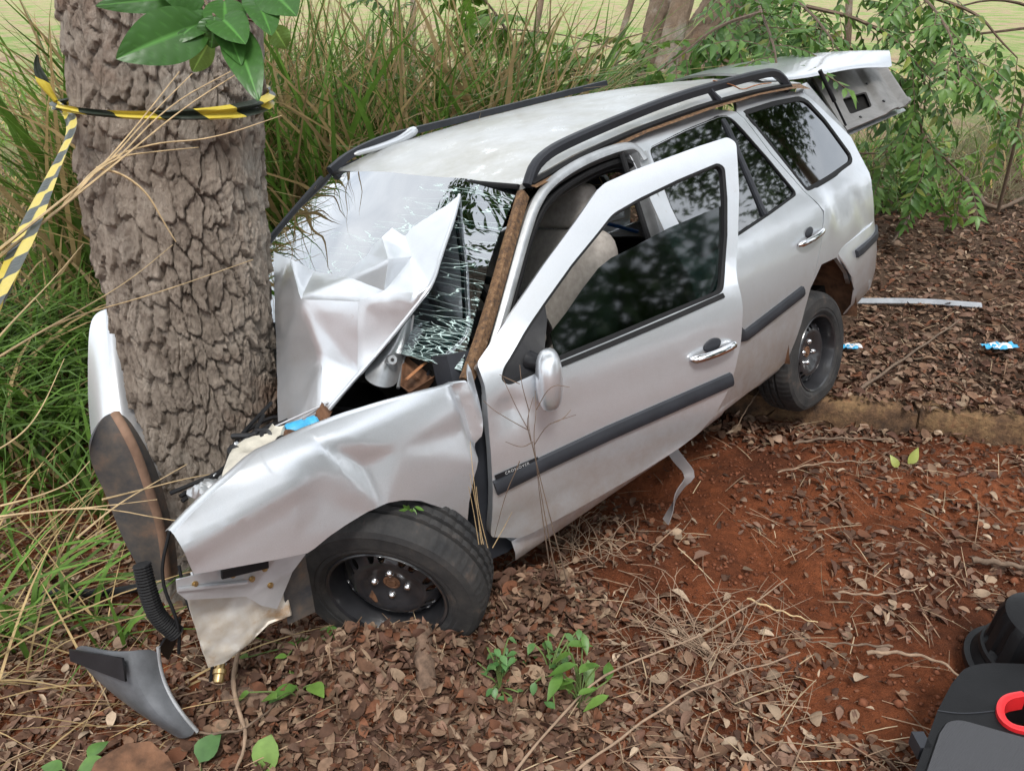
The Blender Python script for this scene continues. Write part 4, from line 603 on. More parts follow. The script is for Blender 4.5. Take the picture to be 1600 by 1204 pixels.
for k in range(3): fl.append([(-p[0], fend(p[0], p[1])[1] - [0, .015, .04][k], p[1] - [0, .004, .0][k]) for p in al])
MB().grid(fl).build('arch_lip', M_inner, fender, 60)
# bracket, apron and flap behind the missing headlamp
def plate(name, P, m, parent, th=.004, deg=35, amp=.0, sub=3):
    bm = bmesh.new(); vs = [bm.verts.new(p) for p in P]; es = [bm.edges.new((vs[i], vs[(i + 1) % len(vs)])) for i in range(len(vs))]
    bmesh.ops.triangle_fill(bm, use_beauty=True, edges=es)
    for _ in range(sub): bmesh.ops.subdivide_edges(bm, edges=bm.edges[:], cuts=1, use_grid_fill=True)
    if amp:
        bm.normal_update(); bnd = {v for e in bm.edges if e.is_boundary for v in e.verts}
        for v in bm.verts:
            if v not in bnd: v.co += v.normal * amp * float(fbm(v.co.x * 14 + 3, (v.co.y + v.co.z) * 14, 5, 3)) * 2
    o = frombm(name, bm, m, parent, deg); solid(o, th, 0); return o
M_bracket = simple('pale_bracket_steel', (.50, .51, .53), .4, .5, .15, 10, .1, 30)
brk = plate('headlamp_bracket', [c3(p) for p in B['bracket']], M_bracket, car, .006)
ba = [Vector(c3(p)) for p in B['bracket']]
MB().sweep([ba[1].lerp(ba[2], .0) + Vector((0, .012, -.012)), ba[1].lerp(ba[2], .8) + Vector((0, .012, -.012))], [(-.004, -.010), (.006, -.010), (.006, .010), (-.004, .010)], (0, 1, 0)).build('mounting_rail', M_black, brk)
MB().sweep([ba[9].lerp(ba[0], .3) + Vector((.0, .008, .0)), ba[8].lerp(ba[4], .55) + Vector((0, .008, .006))], [(-.004, -.006), (.004, -.003), (.004, .003), (-.004, .006)], (0, 1, 0)).build('pressed_rib', M_bracket, brk)
M_brass = simple('yellowed_bolt', (.42, .30, .14), .35, .9, .2, 30)
for u, v_ in ((.12, .5), (.42, .3), (.68, .25), (.60, .6), (.80, .9)):
    p = ba[0].lerp(ba[3], u).lerp(ba[8].lerp(ba[5], u), v_ * .6) + Vector((0, .006, 0)); MB().lathe([(0, .005), (.005, .005), (.0055, 0), (.008, 0), (.008, -.004)], p, (0, 1, .1), 10).build('bolt', M_brass, brk, 30)
plate('inner_apron', [c3(p) for p in B['apron']], M_cream, car, .004, 40, .014, 4)
plate('splash_flap', [c3(p) for p in B['flap']], M_liner, car, .004, 40, .012, 3)
lampb = plate('headlamp_carrier', [c3(p) for p in B['lampbr']], simple('grubby_cream_plastic', (.48, .45, .38), .5, 0, .3, 18, .2, 60), car, .02, 40, .02, 3)
for q in (1, 3, 6):
    p = Vector(c3(B['lampbr'][q])); MB().lathe([(.006, .01), (.016, .012), (.018, 0), (.012, -.012), (.004, -.004)], p, (.2, .8, .5), 16).build('socket', M_black, lampb, 40)
bc = [Vector(c3(p)) for p in B['bluecap']]
MB().lathe([(0, .0), (.022, 0), (.026, .006), (.026, .05), (.022, .055), (.022, .062), (.026, .066), (.026, .085), (.020, .092), (0, .092)], bc[0], bc[1] - bc[0], 22, lambda k, j, r_: r_ * (1 + .03 * (k % 2))).build('blue_filler_cap', M_cyan, car, 40)
# engine bay fill: bulkhead, inner wing, engine lumps
eb = MB(); eb.box((-.62, 0, .62), (.06, 1.36, .62)); eb.build('bulkhead', M_dark, car)
MB().grid([[(-s_, .60, z_) for s_ in np.linspace(-.02, .60, 8)] for z_ in (.40, .72, .80)]).build('inner_wing', M_dark, car, 0)
for i, (s_, y_, z_, r_) in enumerate(((.25, .30, .62, .15), (.38, .12, .68, .12), (.15, .48, .66, .10), (.42, .45, .72, .09), (.30, -.1, .6, .16))):
    bm = bmesh.new(); bmesh.ops.create_icosphere(bm, subdivisions=3, radius=r_)
    for v in bm.verts: v.co = Vector((-s_, y_, z_)) + Vector((v.co.x * 1.2, v.co.y, v.co.z * .8)) * (1 + .5 * float(fbm(v.co.x * 20 + i * 9, v.co.y * 20 + v.co.z * 13, 9, 3)))
    frombm('engine_part', bm, M_dark, car, 30)
tb = MB()
for k in range(9):
    a = Vector((-.05 - .55 * rng.random(), .05 + .5 * rng.random(), .70 + .08 * rng.random())); b2 = a + Vector((rng.normal() * .2, rng.normal() * .2, .02 * rng.normal()))
    tb.tube(smooth_path([a, (a + b2) / 2 + Vector((0, 0, .06)), b2], 10), .007, 6)
tb.build('wiring_loom', M_rubber, car)
MB().lathe([(0, .02), (.03, .02), (.035, .012), (.06, .01), (.065, -.01), (.05, -.03)], c3((.13, .50, .79)), (.1, .2, 1), 28).build('strut_mount', M_inner, car, 40)
# crumpled inner metal beside the hood
def crumple(name, P, m, amp=.03, sub=4, th=.003, deg=25):
    o = plate(name, [c3(p) for p in P], m, car, th, deg, amp, sub); return o
st = B['strutT']; rowsT = [[c3(st[2]), tuple((Vector(c3(st[2])) + Vector(c3(st[3]))) / 2 + Vector((.03, .03, .01))), c3(st[3])], [c3(st[1]), tuple((Vector(c3(st[1])) + Vector(c3(st[4]))) / 2 + Vector((.03, .05, 0))), c3(st[4])],
         [tuple(Vector(c3(st[0])).lerp(Vector(c3(st[1])), .3)), tuple((Vector(c3(st[0])) + Vector(c3(st[5]))) / 2 + Vector((.015, .03, .02))), c3(st[5])], [c3(st[0]), tuple((Vector(c3(st[7])) + Vector(c3(st[0]))) / 2 + Vector((.02, .05, -.01))), c3(st[6])]]
tw = MB().grid(rowsT).build('torn_strut_tower', M_inner, car, 60, False); subd(tw, 3); solid(tw, .004, 0)
MB().tube(smooth_path([c3(st[3]), c3(st[4]), c3(st[5]), c3(st[6])], 20), .006, 8).build('tower_flange', M_inner, tw)
MB().lathe([(.006, .006), (.014, .006), (.018, 0), (.018, -.006)], Vector(c3(st[0])).lerp(Vector(c3(st[4])), .55) + Vector((.02, .045, 0)), (.3, 1, .3), 20).build('tower_hole', M_inner, tw)
crumple('bent_cowl', B['cowl'], M_rust, .05, 4); crumple('rusty_cowl_corner', B['rusttri'], M_rust, .02, 3)
cw = [Vector(c3(p)) for p in B['cowl']]
MB().tube(smooth_path([cw[2], cw[3].lerp(cw[2], .4), cw[3], cw[3] + Vector((0, .02, -.01))], 16), [.008] * 16, 6, flat=.4).build('cowl_lip', simple('orange_rust', (.30, .13, .055), .85, 0, .4, 30, .4, 80), car)
MB().tube(smooth_path([cw[0].lerp(cw[5], .4) + Vector((0, .02, .03)), cw[4].lerp(cw[1], .5) + Vector((0, .04, 0)), cw[3] + Vector((0, .0, -.03))], 16), [.007] * 16, 6, flat=.5).build('cowl_lip', bpy.data.materials['orange_rust'], car)
MB().tube(smooth_path([cw[1] + Vector((0, .03, -.02)), cw[1].lerp(cw[3], .3) + Vector((0, .05, -.06)), cw[0].lerp(cw[3], .4) + Vector((0, .02, -.0))], 14), .005, 6).build('wiper_arm', M_black, car)
MB().box(c3((.53, 0.05, .86)), (.16, 1.2, .10)).build('scuttle', M_dark, car)

for i, P_ in enumerate(B['gap']): crumple('crushed_front_panel', P_, (M_inner, M_dark, M_rust)[i], .09, 4, .003, 20)
for i in range(7):
    q0 = Vector(c3(B['gap'][i % 3][0])); q1 = Vector(c3(B['gap'][(i + 1) % 3][2])); L_ = [q0.lerp(q1, t_) + Vector((rng.normal() * .03, rng.normal() * .05, .03 * rng.random() + .01)) for t_ in (0, .3, .6, 1)]
    MB().tube(smooth_path(L_, 18), (.006, .003, .010)[i % 3], 7).build('torn_hose', (M_rubber, M_bracket, M_black)[i % 3], car)
# ---- hood, folded up against the screen
hd = B['hood']; keys = list(hd); ix = {k: i for i, k in enumerate(keys)}
HF = ['A A0 A2', 'A0 R A2', 'R Q O', 'R O B', 'R B A2', 'Q N O', 'Q S N', 'S T U', 'S U M', 'S M N', 'I V M', 'M V X', 'M X N', 'N X O', 'O X P', 'O P C', 'O C B', 'P C2 C', 'X D P', 'P D C2', 'X V D', 'V E D', 'V I E', 'I I2 E', 'I2 F E', 'I2 G2 F', 'I K3 I2', 'K3 G I2', 'I2 G G2', 'I K2 K3', 'I J K2', 'J K K2', 'I L J', 'I M L', 'L M U']
bm = bmesh.new(); hv = [bm.verts.new(c3(hd[k])) for k in keys]
for f_ in HF: bm.faces.new([hv[ix[k]] for k in f_.split()])
bmesh.ops.recalc_face_normals(bm, faces=bm.faces)
cl = bm.edges.layers.float.new('crease_edge')
SOFT = {frozenset(p.split()) for p in ('A0 A2', 'R A2', 'R B', 'V X', 'X D', 'V D', 'V E', 'I2 E', 'X P', 'I E', 'P D', 'K3 I2', 'I2 G', 'I2 G2', 'M X', 'S U', 'S M', 'M V', 'D P', 'O C', 'Q O', 'X N', 'I V', 'I I2', 'J K2', 'I K3')}
for e in bm.edges:
    nm = frozenset(keys[v.index] for v in e.verts) if False else frozenset(k for k in keys if hv[ix[k]] in e.verts)
    e[cl] = .70 if nm in SOFT else (1.0 if e.is_boundary else .95)
hood = frombm('hood', bm, M_paint, car, 30, recalc=False); hood['label'] = 'crumpled hood folded up over the windscreen'
subd(hood, 3); solid(hood, .006, 0); hood.data.polygons.foreach_set('use_smooth', [True] * len(hood.data.polygons))
dtex = bpy.data.textures.new('dents', 'CLOUDS'); dtex.noise_scale = .09
md = hood.modifiers.new('dents', 'DISPLACE'); md.texture = dtex; md.strength = .007; md.mid_level = .5; md.texture_coords = 'LOCAL'
rim_ = [Vector(c3(hd[k])) for k in ('A', 'A2', 'B', 'C', 'C2', 'D', 'E', 'F')]
MB().tube(smooth_path(rim_, 44, 1), .007, 8).build('hood_hem', M_paint, hood, 60)
MB().tube(smooth_path([p + Vector((.0, -.012, -.012)) for p in rim_], 44, 1), .006, 8).build('hood_edge_seal', M_rubber, hood, 60)

# ---- windscreen
WT = [Vector(c3(p)) for p in ((1.015, .505, 1.312), (1.0, -.60, 1.42))]; WB = [Vector(c3(p)) for p in ((.455, .715, .885), (.40, -.68, 1.0))]
nU, nV = 24, 14; rows = []; uvs = []
for j in range(nV + 1):
    v = j / nV; a = WB[0].lerp(WT[0], v); b2 = WB[1].lerp(WT[1], v); r_ = []
    for i in range(nU + 1):
        u = i / nU; p = a.lerp(b2, u); bow = 4 * u * (1 - u)
        p = p + Vector((.085, 0, .05)) * bow * .75 + Vector((.012, 0, .018)) * math.sin(v * math.pi)
        p += Vector((.0, 0, -.006)) * float(fbm(u * 5, v * 5, 71, 2)) * 3 * (1 - .5 * u); r_.append(p); uvs.append((1 - u, v))
    rows.append(r_)
wsn = MB().grid(rows).build('windscreen', M_ws, car, 0, True); wsn['label'] = 'cracked greenish windscreen'
wsn.data.polygons.foreach_set('use_smooth', [True] * len(wsn.data.polygons))
ul = wsn.data.uv_layers.new(name='UVMap')
for l in wsn.data.loops: ul.data[l.index].uv = uvs[l.vertex_index]
solid(wsn, .005, 0)
# A pillar left: brown adhesive bed, silver pillar, black seals
pil = smooth_path([c3(p) for p in B['apil']], 40); WN = Vector((-B['ws_n'][0], B['ws_n'][1], B['ws_n'][2]))
pillar = MB().sweep([p + Vector((0, .008, 0)) for p in pil], [(-.03, -.014), (.006, -.014), (.009, -.007), (.010, .007), (.003, .014), (-.03, .014)], WN).build('windscreen_pillar', M_adh, car, 40); pillar['label'] = 'brown adhesive strip where the screen tore from its pillar'
fr2 = smooth_path([c3(p) for p in B['doorframe']], 70); nout = [(0, .8, .35)] * 70
dfr = MB().sweep(fr2, [(-.03, -.016), (.004, -.018), (.012, -.006), (.014, .004), (.008, .016), (-.03, .018)], (0, .82, .5)).build('door_frame', M_inner, car, 50)
MB().sweep([p + Vector((0, -.004, 0)) for p in smooth_path([c3(p) for p in B['seal']], 70)], [(-.02, -.010), (.006, -.012), (.011, -.004), (.006, .006), (-.02, .012)], (0, .82, .4)).build('door_seal', M_rubber, car, 50)
MB().sweep([p + Vector((.004, -.03, -.014)) for p in smooth_path([c3(p) for p in B['seal']], 70)], [(-.02, -.012), (.004, -.014), (.008, 0), (.004, .012), (-.02, .014)], (0, .82, .4)).build('inner_seal', M_black, car, 50)
# B pillar (painted face + black seal) and hinge post
bp = MB(); bp.sweep([(-1.55, .62, 1.32), (-1.53, .68, 1.1), (-1.50, .735, .93), (-1.49, .77, .6), (-1.49, .745, .26)], [(-.05, -.05), (-.012, -.055), (-.002, -.03), (-.012, 0), (-.004, .02), (-.05, .03)], (0, 1, .1)); bp.build('centre_pillar', M_inner, car, 40)
MB().tube(smooth_path([(-1.46, .60, 1.33), (-1.45, .66, 1.1), (-1.43, .715, .93), (-1.42, .74, .6), (-1.42, .72, .3)], 30), .011, 8).build('pillar_seal', M_rubber, car)
MB().sweep([(-.50, .70, .93), (-.47, .735, .7), (-.46, .735, .45), (-.47, .72, .25)], [(-.10, -.06), (0, -.06), (.002, .0), (-.02, .06), (-.1, .06)], (0, 1, 0)).build('hinge_post', M_trim, car, 40)
# ---- roof
def roofp(u, v):        # u 0 left .. 1 right, v 0 front .. 1 rear
    s = 1.012 + v * (2.955 - 1.012) - .05 * 4 * u * (1 - u) * (1 - v) + .03 * 4 * u * (1 - u) * v
    zl = float(np.interp(s, [1.0, 1.3, 1.65, 2.1, 2.5, 2.8, 2.96], [1.318, 1.366, 1.396, 1.414, 1.412, 1.398, 1.38]))
    zr = float(np.interp(s, [1.0, 1.3, 1.8, 2.4, 2.96], [1.430, 1.482, 1.503, 1.510, 1.48]))
    y = .52 + (-.60 - .52) * u; z = zl + (zr - zl) * u + .035 * (4 * u * (1 - u)) ** .8 * (.5 + .5 * min(1, v * 4))
    z += .008 * float(fbm(s * 4, y * 4, 81, 3)) * 2 * math.sin(math.pi * u)
    return (-s, y, z)
roof = MB().grid([[roofp(i / 26, j / 36) for i in range(27)] for j in range(37)]).build('roof', M_roof, car, 0); roof.data.polygons.foreach_set('use_smooth', [True] * len(roof.data.polygons)); solid(roof, .02, -1); roof['label'] = 'weathered roof with flaking lacquer'
if roof.data.polygons[100].normal.z < 0: roof.data.flip_normals()
MB().grid([[(-s, y_, z_) for s, y_, z_ in row] for row in
    [[(1.03 + k * (2.94 - 1.03) / 30, .575 - .0 * a, float(np.interp(1.03 + k * .0637, [1.0, 1.3, 1.65, 2.1, 2.5, 2.8, 2.96], [1.30, 1.335, 1.372, 1.388, 1.388, 1.372, 1.345]))) if a == 0 else (1.03 + k * (2.94 - 1.03) / 30, .522, float(np.interp(1.03 + k * .0637, [1.0, 1.3, 1.65, 2.1, 2.5, 2.8, 2.96], [1.312, 1.362, 1.393, 1.411, 1.409, 1.395, 1.377]))) for k in range(31)] for a in (0, 1)]]).build('roof_gutter', M_adh, car, 40)
gut = smooth_path([(-1.04, .545, 1.318), (-1.3, .545, 1.36), (-1.65, .548, 1.392), (-2.1, .55, 1.411), (-2.5, .55, 1.408), (-2.8, .545, 1.39)], 50)
MB().sweep(gut, [(-.008, -.010), (.004, -.010), (.006, 0), (.003, .012), (-.008, .012)], (0, .4, 1)).build('gutter_moulding', M_rubber, car, 50)
MB().grid([[roofp(i / 26, 0) for i in range(27)], [(lambda p: (p[0] + .012, p[1], p[2] - .014))(roofp(i / 26, 0)) for i in range(27)]]).build('windscreen_top_seal', M_rubber, car, 40)
MB().tube([(lambda p: (p[0] + .012, p[1], p[2] - .004))(roofp(i / 26, 0)) for i in range(27)], .009, 8).build('roof_front_seal', M_rubber, car, 60)
# right screen pillar
MB().tube(smooth_path([c3((.36, -.70, .98)), c3((.70, -.655, 1.22)), c3((1.0, -.615, 1.42)), c3((1.15, -.60, 1.44))], 24), .020, 8).build('windscreen_pillar', M_rubber, car)
MB().tube(smooth_path([c3((.33, -.73, .98)), c3((.68, -.69, 1.22)), c3((.98, -.65, 1.41))], 24), .016, 8).build('screen_pillar_skin', M_trim, car)
# roof rails
RP = [(-.018, -.016), (.010, -.016), (.017, -.007), (.017, .008), (.008, .016), (-.018, .016)]
rl = smooth_path([c3(p) for p in B['railL']], 60)
rail = MB().sweep(rl, RP, (0, .3, 1)).build('roof_rail', M_trim, car, 40); rail['label'] = 'charcoal roof rail on the near side'
rm = [Vector(c3(p)) for p in B['railLm']]; MB().tube([rm[0], (rm[0] + rm[1]) / 2, rm[1]], [.018, .02, .026], 8, flat=.6).build('rail_foot', M_trim, rail)
rr_ = smooth_path([c3(p) for p in B['railR']], 50)
railr = MB().sweep(rr_, [(-.016, -.020), (.012, -.018), (.016, .0), (.012, .018), (-.016, .020)], (0, 0, 1)).build('roof_rail', M_trim, car, 40); railr['label'] = 'bent roof rail on the far side'
MB().tube(smooth_path([c3(p) for p in B['railRcap']], 20), [.006] + list(np.linspace(.014, .028, 18)) + [.022], 10, flat=.8).build('rail_end_cap', M_paint, railr, 60)
MB().tube(smooth_path([c3((2.2, .53, 1.492)), c3((2.32, .55, 1.455)), c3((2.36, .56, 1.425)), c3((2.5, .55, 1.432)), c3((2.66, .53, 1.42))], 24), [.004] * 24, 6, flat=.6).build('rusty_strap', simple('rust_orange_strap', (.36, .15, .06), .8, 0, .4, 30), car)
# ---- sill, floor, tail
sill = [tuple(p) for p in B['sill']]
sl_ = []
for s in np.linspace(.46, 2.13, 40):
    z0 = float(np.interp(s, [.46, 1.37, 2.13], [.24, .222, .252])); k = 1 + .02 * math.sin(s * 5)
    sl_.append([(-s, .70, z0 - .05), (-s, .735, z0 - .02), (-s, .768 - (.012 if s > 1.7 and s < 1.95 else 0), z0), (-s, .775, z0 + .03), (-s, .768, z0 + .07), (-s, .70, z0 + .09)])
MB().grid(sl_).build('sill', M_paint, car, 50)
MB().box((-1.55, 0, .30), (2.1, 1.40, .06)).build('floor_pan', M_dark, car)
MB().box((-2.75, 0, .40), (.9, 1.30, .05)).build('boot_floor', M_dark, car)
bpth = [(2.60, .80), (2.85, .800), (3.08, .775), (3.20, .715), (3.25, .60), (3.27, .3), (3.27, -.3), (3.25, -.60), (3.20, -.715), (3.08, -.775), (2.85, -.80)]
bps = seg_resample(smooth_path([(p[0], p[1], 0) for p in bpth], 60, 2), 60)
rows = []
for i, p in enumerate(bps):
    t = (bps[min(i + 1, 59)] - bps[max(i - 1, 0)]).normalized(); nrm = Vector((-t.y, t.x, 0)); nrm = nrm if (nrm.y * p.y > 0 and abs(p.y) > .5) or (nrm.x > 0 and abs(p.y) <= .7) else -nrm
    r_ = []
    sfw = p.x                                  # front end follows the wheel arch
    for (dz, o_) in ((.685, -.03), (.672, .012), (.60, .022), (.52, .022), (.42, .012), (.34, -.01), (.29, -.05)):
        r_.append((-(p.x + nrm.x * o_), p.y + nrm.y * o_, dz - .03 * max(0, 1 - abs(p.x - 2.6) / .5) * (1 if dz > .5 else 0)))
    rows.append(r_)
# pull the first rows back to the wheel arch outline
for i in range(10):
    k = 1 - i / 10
    for j, zz in enumerate((.64, .63, .58, .51, .42, .34, .29)):
        sa = 2.5 + math.sqrt(max(0, .325 ** 2 - (zz - .31) ** 2)); x, y, z = rows[i][j]
        want = -max(sa, 2.62); rows[i][j] = (x * (1 - k) + want * k, y, z)
bumper = MB().grid(rows).build('rear_bumper', M_paint, car, 60); solid(bumper, .006, 0)
strip('bumper_strip', [(B['bump_trim'][0][0], B['bump_trim'][0][1]), ((B['bump_trim'][0][0] + 3.2) / 2, (B['bump_trim'][0][1] + .61) / 2), (3.20, .615)], lambda s, z: (-s, float(np.interp(s, [2.6, 2.85, 3.08, 3.20], [.82, .822, .795, .74])), z), [(-.006, -.018), (.012, -.016), (.014, 0), (.012, .016), (-.006, .018)], M_trim, bumper, 16)
MB().grid([[(-s, y, z) for y in (-.7, -.35, 0, .35, .7)] for s, z in ((3.22, .65), (3.20, .45))]).build('tail_panel', M_paint, car)
for sg in (1, -1):
    MB().sweep([(-2.95, sg * .54, 1.36), (-3.16, sg * .62, 1.1), (-3.19, sg * .66, .95), (-3.15, sg * .70, .68)], [(-.05, -.03), (.0, -.03), (.004, .0), (.0, .03), (-.05, .03)], (0, sg, 0)).build('tail_pillar', M_inner, car, 40)
# rear wheel housing
wh = MB(); rows = []
for k in range(25):
    a = math.pi * (1.08 * k / 24 - .04); rows.append([(-(2.50 - .335 * math.cos(a)), y, .31 + .335 * math.sin(a)) for y in (.80, .70, .60, .50)])
wh.grid(rows); b_ = len(wh.V); wh.V += [(-2.5, .50, .31)]
for k in range(24): wh.F.append((k * 4 + 3, (k + 1) * 4 + 3, b_))
wh.build('wheel_housing', M_rust, car, 60)
rows = []
for k in range(25):
    a = math.pi * (.42 + .62 * k / 24); rows.append([(-(.02 - .335 * math.cos(a)), y, .34 + .335 * math.sin(a)) for y in (.70, .60, .45)])
MB().grid(rows).build('wheel_housing', M_dark, car, 60)
# ---- tailgate, torn and hanging open
lo = [Vector(c3(p)) for p in B['tg_low']]; hi = [Vector(c3(p)) for p in B['tg_up']]; rows = []
for k in range(7):
    t = k / 6; rows.append([lo[i].lerp(hi[i], t) + Vector((0, 0, .030 * math.sin(t * math.pi))) for i in range(5)])
low2 = [p + Vector((0, .004, -.022)) for p in lo]
tg = MB().grid([low2] + rows).build('tailgate', M_paint, car, 60); subd(tg, 2); solid(tg, .012, 0); tg['label'] = 'tailgate hanging open with its bare inner panel showing'
ti = {k: Vector(c3(v)) for k, v in B['tg_in'].items()}
def tgp(u, v): return (ti['B'].lerp(ti['A'], u)).lerp(ti['D'].lerp(ti['C'], u), v)
nT = (ti['A'] - ti['B']).cross(ti['D'] - ti['B']).normalized(); camc = A3.inverted() @ (Vector((0, 0, 1.75)) - Vector(B['t']))
if nT.dot(camc - ti['A']) < 0: nT = -nT
def tgm(u, v):
    h = .02 * sm((u - .60) / .06) - .018 * sm((u - .78) / .05) + .03 * sm((u - .93) / .04) + .012 * sm((.12 - v) / .06)
    return tgp(u, v) + nT * float(h)
M_tgi = simple('grey_inner_panel', (.24, .23, .22), .5, .4, .2, 9, .1, 60)
panel('inner_panel', [(0, 0), (1, 0), (1, 1), (0, 1)], [fillet([(.18, .22), (.52, .22), (.56, .50), (.20, .50)], .04)], tgm, M_tgi, tg, .035, .012, tuple(nT), 50, -1)
panel('access_recess', [(.12, .16), (.6, .16), (.6, .56), (.12, .56)], [], lambda u, v: tgp(u, v) - nT * .03, M_dark, tg, .3, .004, tuple(nT))
for u, v in ((.66, .2), (.3, .68), (.62, .62), (.28, .12)):
    MB().lathe([(0, .002), (.008, .002), (.010, -.004)], tgm(u, v) + nT * .004, nT, 12).build('grommet', M_black, tg)
panel('outer_skin', [(-.02, -.03), (1.02, -.03), (1.02, 1.03), (-.02, 1.03)], [], lambda u, v: tgp(u, v) - nT * (.06 - .03 * (2 * v - 1) ** 2), M_paint, tg, .2, .004, tuple(-nT))
sp_ = [Vector(c3(p)) for p in B['strut']]
MB().tube([sp_[0], sp_[0].lerp(sp_[1], .55), sp_[0].lerp(sp_[1], .56), sp_[1]], [.011, .011, .006, .006], 10).build('gas_strut', M_black, tg)
# ---- interior
def cushion(name, c, d, m, parent, rot=None, sq=.38):
    M3 = rot or Matrix.Identity(3)
    return blob(name, c, [M3 @ Vector((d[0] / 2, 0, 0)), M3 @ Vector((0, d[1] / 2, 0)), M3 @ Vector((0, 0, d[2] / 2))], m, parent, sq, 28)
for sg in (1, -1):
    rt = Matrix.Rotation(R(-14), 3, 'Y')
    bk = cushion('seat_backrest', (-1.30, sg * .35, .80), (.15, .47, .58), M_fabric, car, rt)
    cushion('headrest', (-1.385, sg * .35, 1.165), (.11, .27, .17), M_fabric, bk, rt)
    for q in (-.06, .06): MB().tube([(-1.36, sg * .35 + q, 1.04), (-1.38, sg * .35 + q, 1.12)], .006, 6).build('headrest_post', M_chrome, bk)
    cushion('seat_cushion', (-1.03, sg * .35, .52), (.52, .48, .16), M_fabric, car)
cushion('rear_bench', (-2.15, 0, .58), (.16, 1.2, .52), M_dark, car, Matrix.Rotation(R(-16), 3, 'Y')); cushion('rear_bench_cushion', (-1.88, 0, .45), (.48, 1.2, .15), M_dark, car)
dash = cushion('dashboard', (-.74, 0, .80), (.34, 1.34, .26), M_black, car, None, .5)
whl = MB(); cW = Vector((-.98, .36, .86)); axW = Vector((-1, 0, .55)).normalized(); a1 = axW.orthogonal().normalized(); a2 = axW.cross(a1)
whl.tube([cW + (a1 * math.cos(t) + a2 * math.sin(t)) * .185 for t in np.linspace(0, 2 * math.pi, 41)], .014, 8, False)
for t in (.3, 2.2, 4.2): whl.tube([cW - axW * .03, cW + (a1 * math.cos(t) + a2 * math.sin(t)) * .18], .018, 6)
whl.tube([cW - axW * .3, cW], .03, 8); whl.build('steering_wheel', M_black, car)
MB().tube(smooth_path([c3((1.52, .20, 1.195)), c3((1.70, .20, 1.14)), c3((1.86, .19, 1.09))], 12), .017, 8, flat=.5).build('blue_strap', M_blue, car)
MB().tube(smooth_path([c3((1.60, .18, 1.07)), c3((1.80, .18, 1.0)), c3((1.98, .2, .915))], 12), .017, 8, flat=.5).build('blue_strap', M_blue, car)
MB().sweep([c3((1.05, .48, 1.25)), c3((1.3, .47, 1.29)), c3((1.6, .46, 1.31))], [(-.01, -.04), (.01, -.04), (.01, .04), (-.01, .04)], (0, 0, 1)).build('headlining_edge', M_black, car)
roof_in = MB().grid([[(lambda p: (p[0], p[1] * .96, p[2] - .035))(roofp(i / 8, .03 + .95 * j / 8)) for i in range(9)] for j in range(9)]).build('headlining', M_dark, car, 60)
# ---- wheels
def wheel(c, n_, label, flat=0):
    n_ = Vector(n_).normalized(); c = Vector(c); a = n_.orthogonal().normalized(); b2 = n_.cross(a)
    def dish(x, z):
        r_ = math.hypot(x, z)
        h = float(np.interp(r_, [0, .03, .05, .075, .095, .110, .140, .152, .158], [.0, .0, .006, .018, .026, .024, .004, -.014, -.03])) - .040
        return c + a * x + b2 * z + n_ * h
    circ = lambda r_, n__=56: [(r_ * math.cos(2 * math.pi * k / n__), r_ * math.sin(2 * math.pi * k / n__)) for k in range(n__)]
    holes = []
    for k in range(8):
        for dd in (-.135, .135):
            q = 2 * math.pi * k / 8 + dd; cx, cz = .126 * math.cos(q), .126 * math.sin(q); er = Vector((math.cos(q), math.sin(q))); et = Vector((-er.y, er.x))
            holes.append([tuple(Vector((cx, cz)) + er * (.0165 * math.cos(t)) + et * (.0125 * math.sin(t))) for t in np.linspace(0, 2 * math.pi, 10, endpoint=False)])
    rim = panel('wheel', circ(.158), holes, dish, M_steelblk, car, .03, .005, tuple(n_), 50); rim['label'] = label
    MB().lathe([(.150, -.12), (.152, -.09), (.1575, -.068), (.160, -.03), (.166, -.006), (.172, .012), (.180, .016), (.184, .010), (.182, .0), (.172, -.14)], c, n_, 64).build('rim_barrel', M_steelblk, rim, 40)
    prof = [(.176, -.150), (.205, -.162), (.245, -.166), (.272, -.158), (.284, -.142), (.286, -.125), (.276, -.122), (.276, -.114), (.287, -.111), (.2885, -.090), (.277, -.087), (.277, -.079), (.2885, -.076), (.2885, -.058), (.277, -.055), (.277, -.047), (.287, -.044), (.286, -.022), (.282, -.004), (.272, .012), (.256, .020), (.250, .0195), (.236, .0225), (.215, .0225), (.212, .0205), (.200, .021), (.186, .014), (.178, .004)]
    dn = Vector((0, 0, -1)); seg = 192
    def mod(k, j, r_):
        if j in (4, 5, 17, 18) and k % 3 == 0: r_ -= .004
        if j in (8, 9, 12, 13) and k % 4 == 2: r_ -= .004
        q = 2 * math.pi * k / seg; d = (a * math.cos(q) + b2 * math.sin(q)).dot(dn)
        if flat and r_ > .2 and d > .86: r_ -= (d - .86) / .14 * flat
        return r_
    MB().lathe(prof, c, n_, seg, mod).build('tyre', M_tyre, rim, 25)
    for k in range(4):
        q = 2 * math.pi * k / 4 + .5; p = c + (a * math.cos(q) + b2 * math.sin(q)) * .05 - n_ * .04
        MB().lathe([(0, .020), (.007, .018), (.0115, .012), (.0125, .0), (.014, -.004)], p, n_, 12).build('lug_nut', M_chrome, rim, 40)
    MB().lathe([(0, .012), (.012, .012), (.016, .006), (.020, .010), (.026, .008), (.028, -.004)], c - n_ * .045, n_, 24).build('hub_cap', M_rust, rim, 40)
    return rim
fw = B['fw_n']; wheel(c3(B['fw_c']), (-fw[0], fw[1], fw[2]), 'front wheel turned hard and half sunk in leaves')
wheel((-2.457, .765, .212), (0, 1, -.03), 'rear wheel with sagging tyre resting on the kerb', .02)
wheel((-2.457, -.765, .26), (0, -1, 0), 'rear wheel on the far side'); wheel((-.12, -.72, .30), (.3, -1, 0), 'front wheel on the far side')
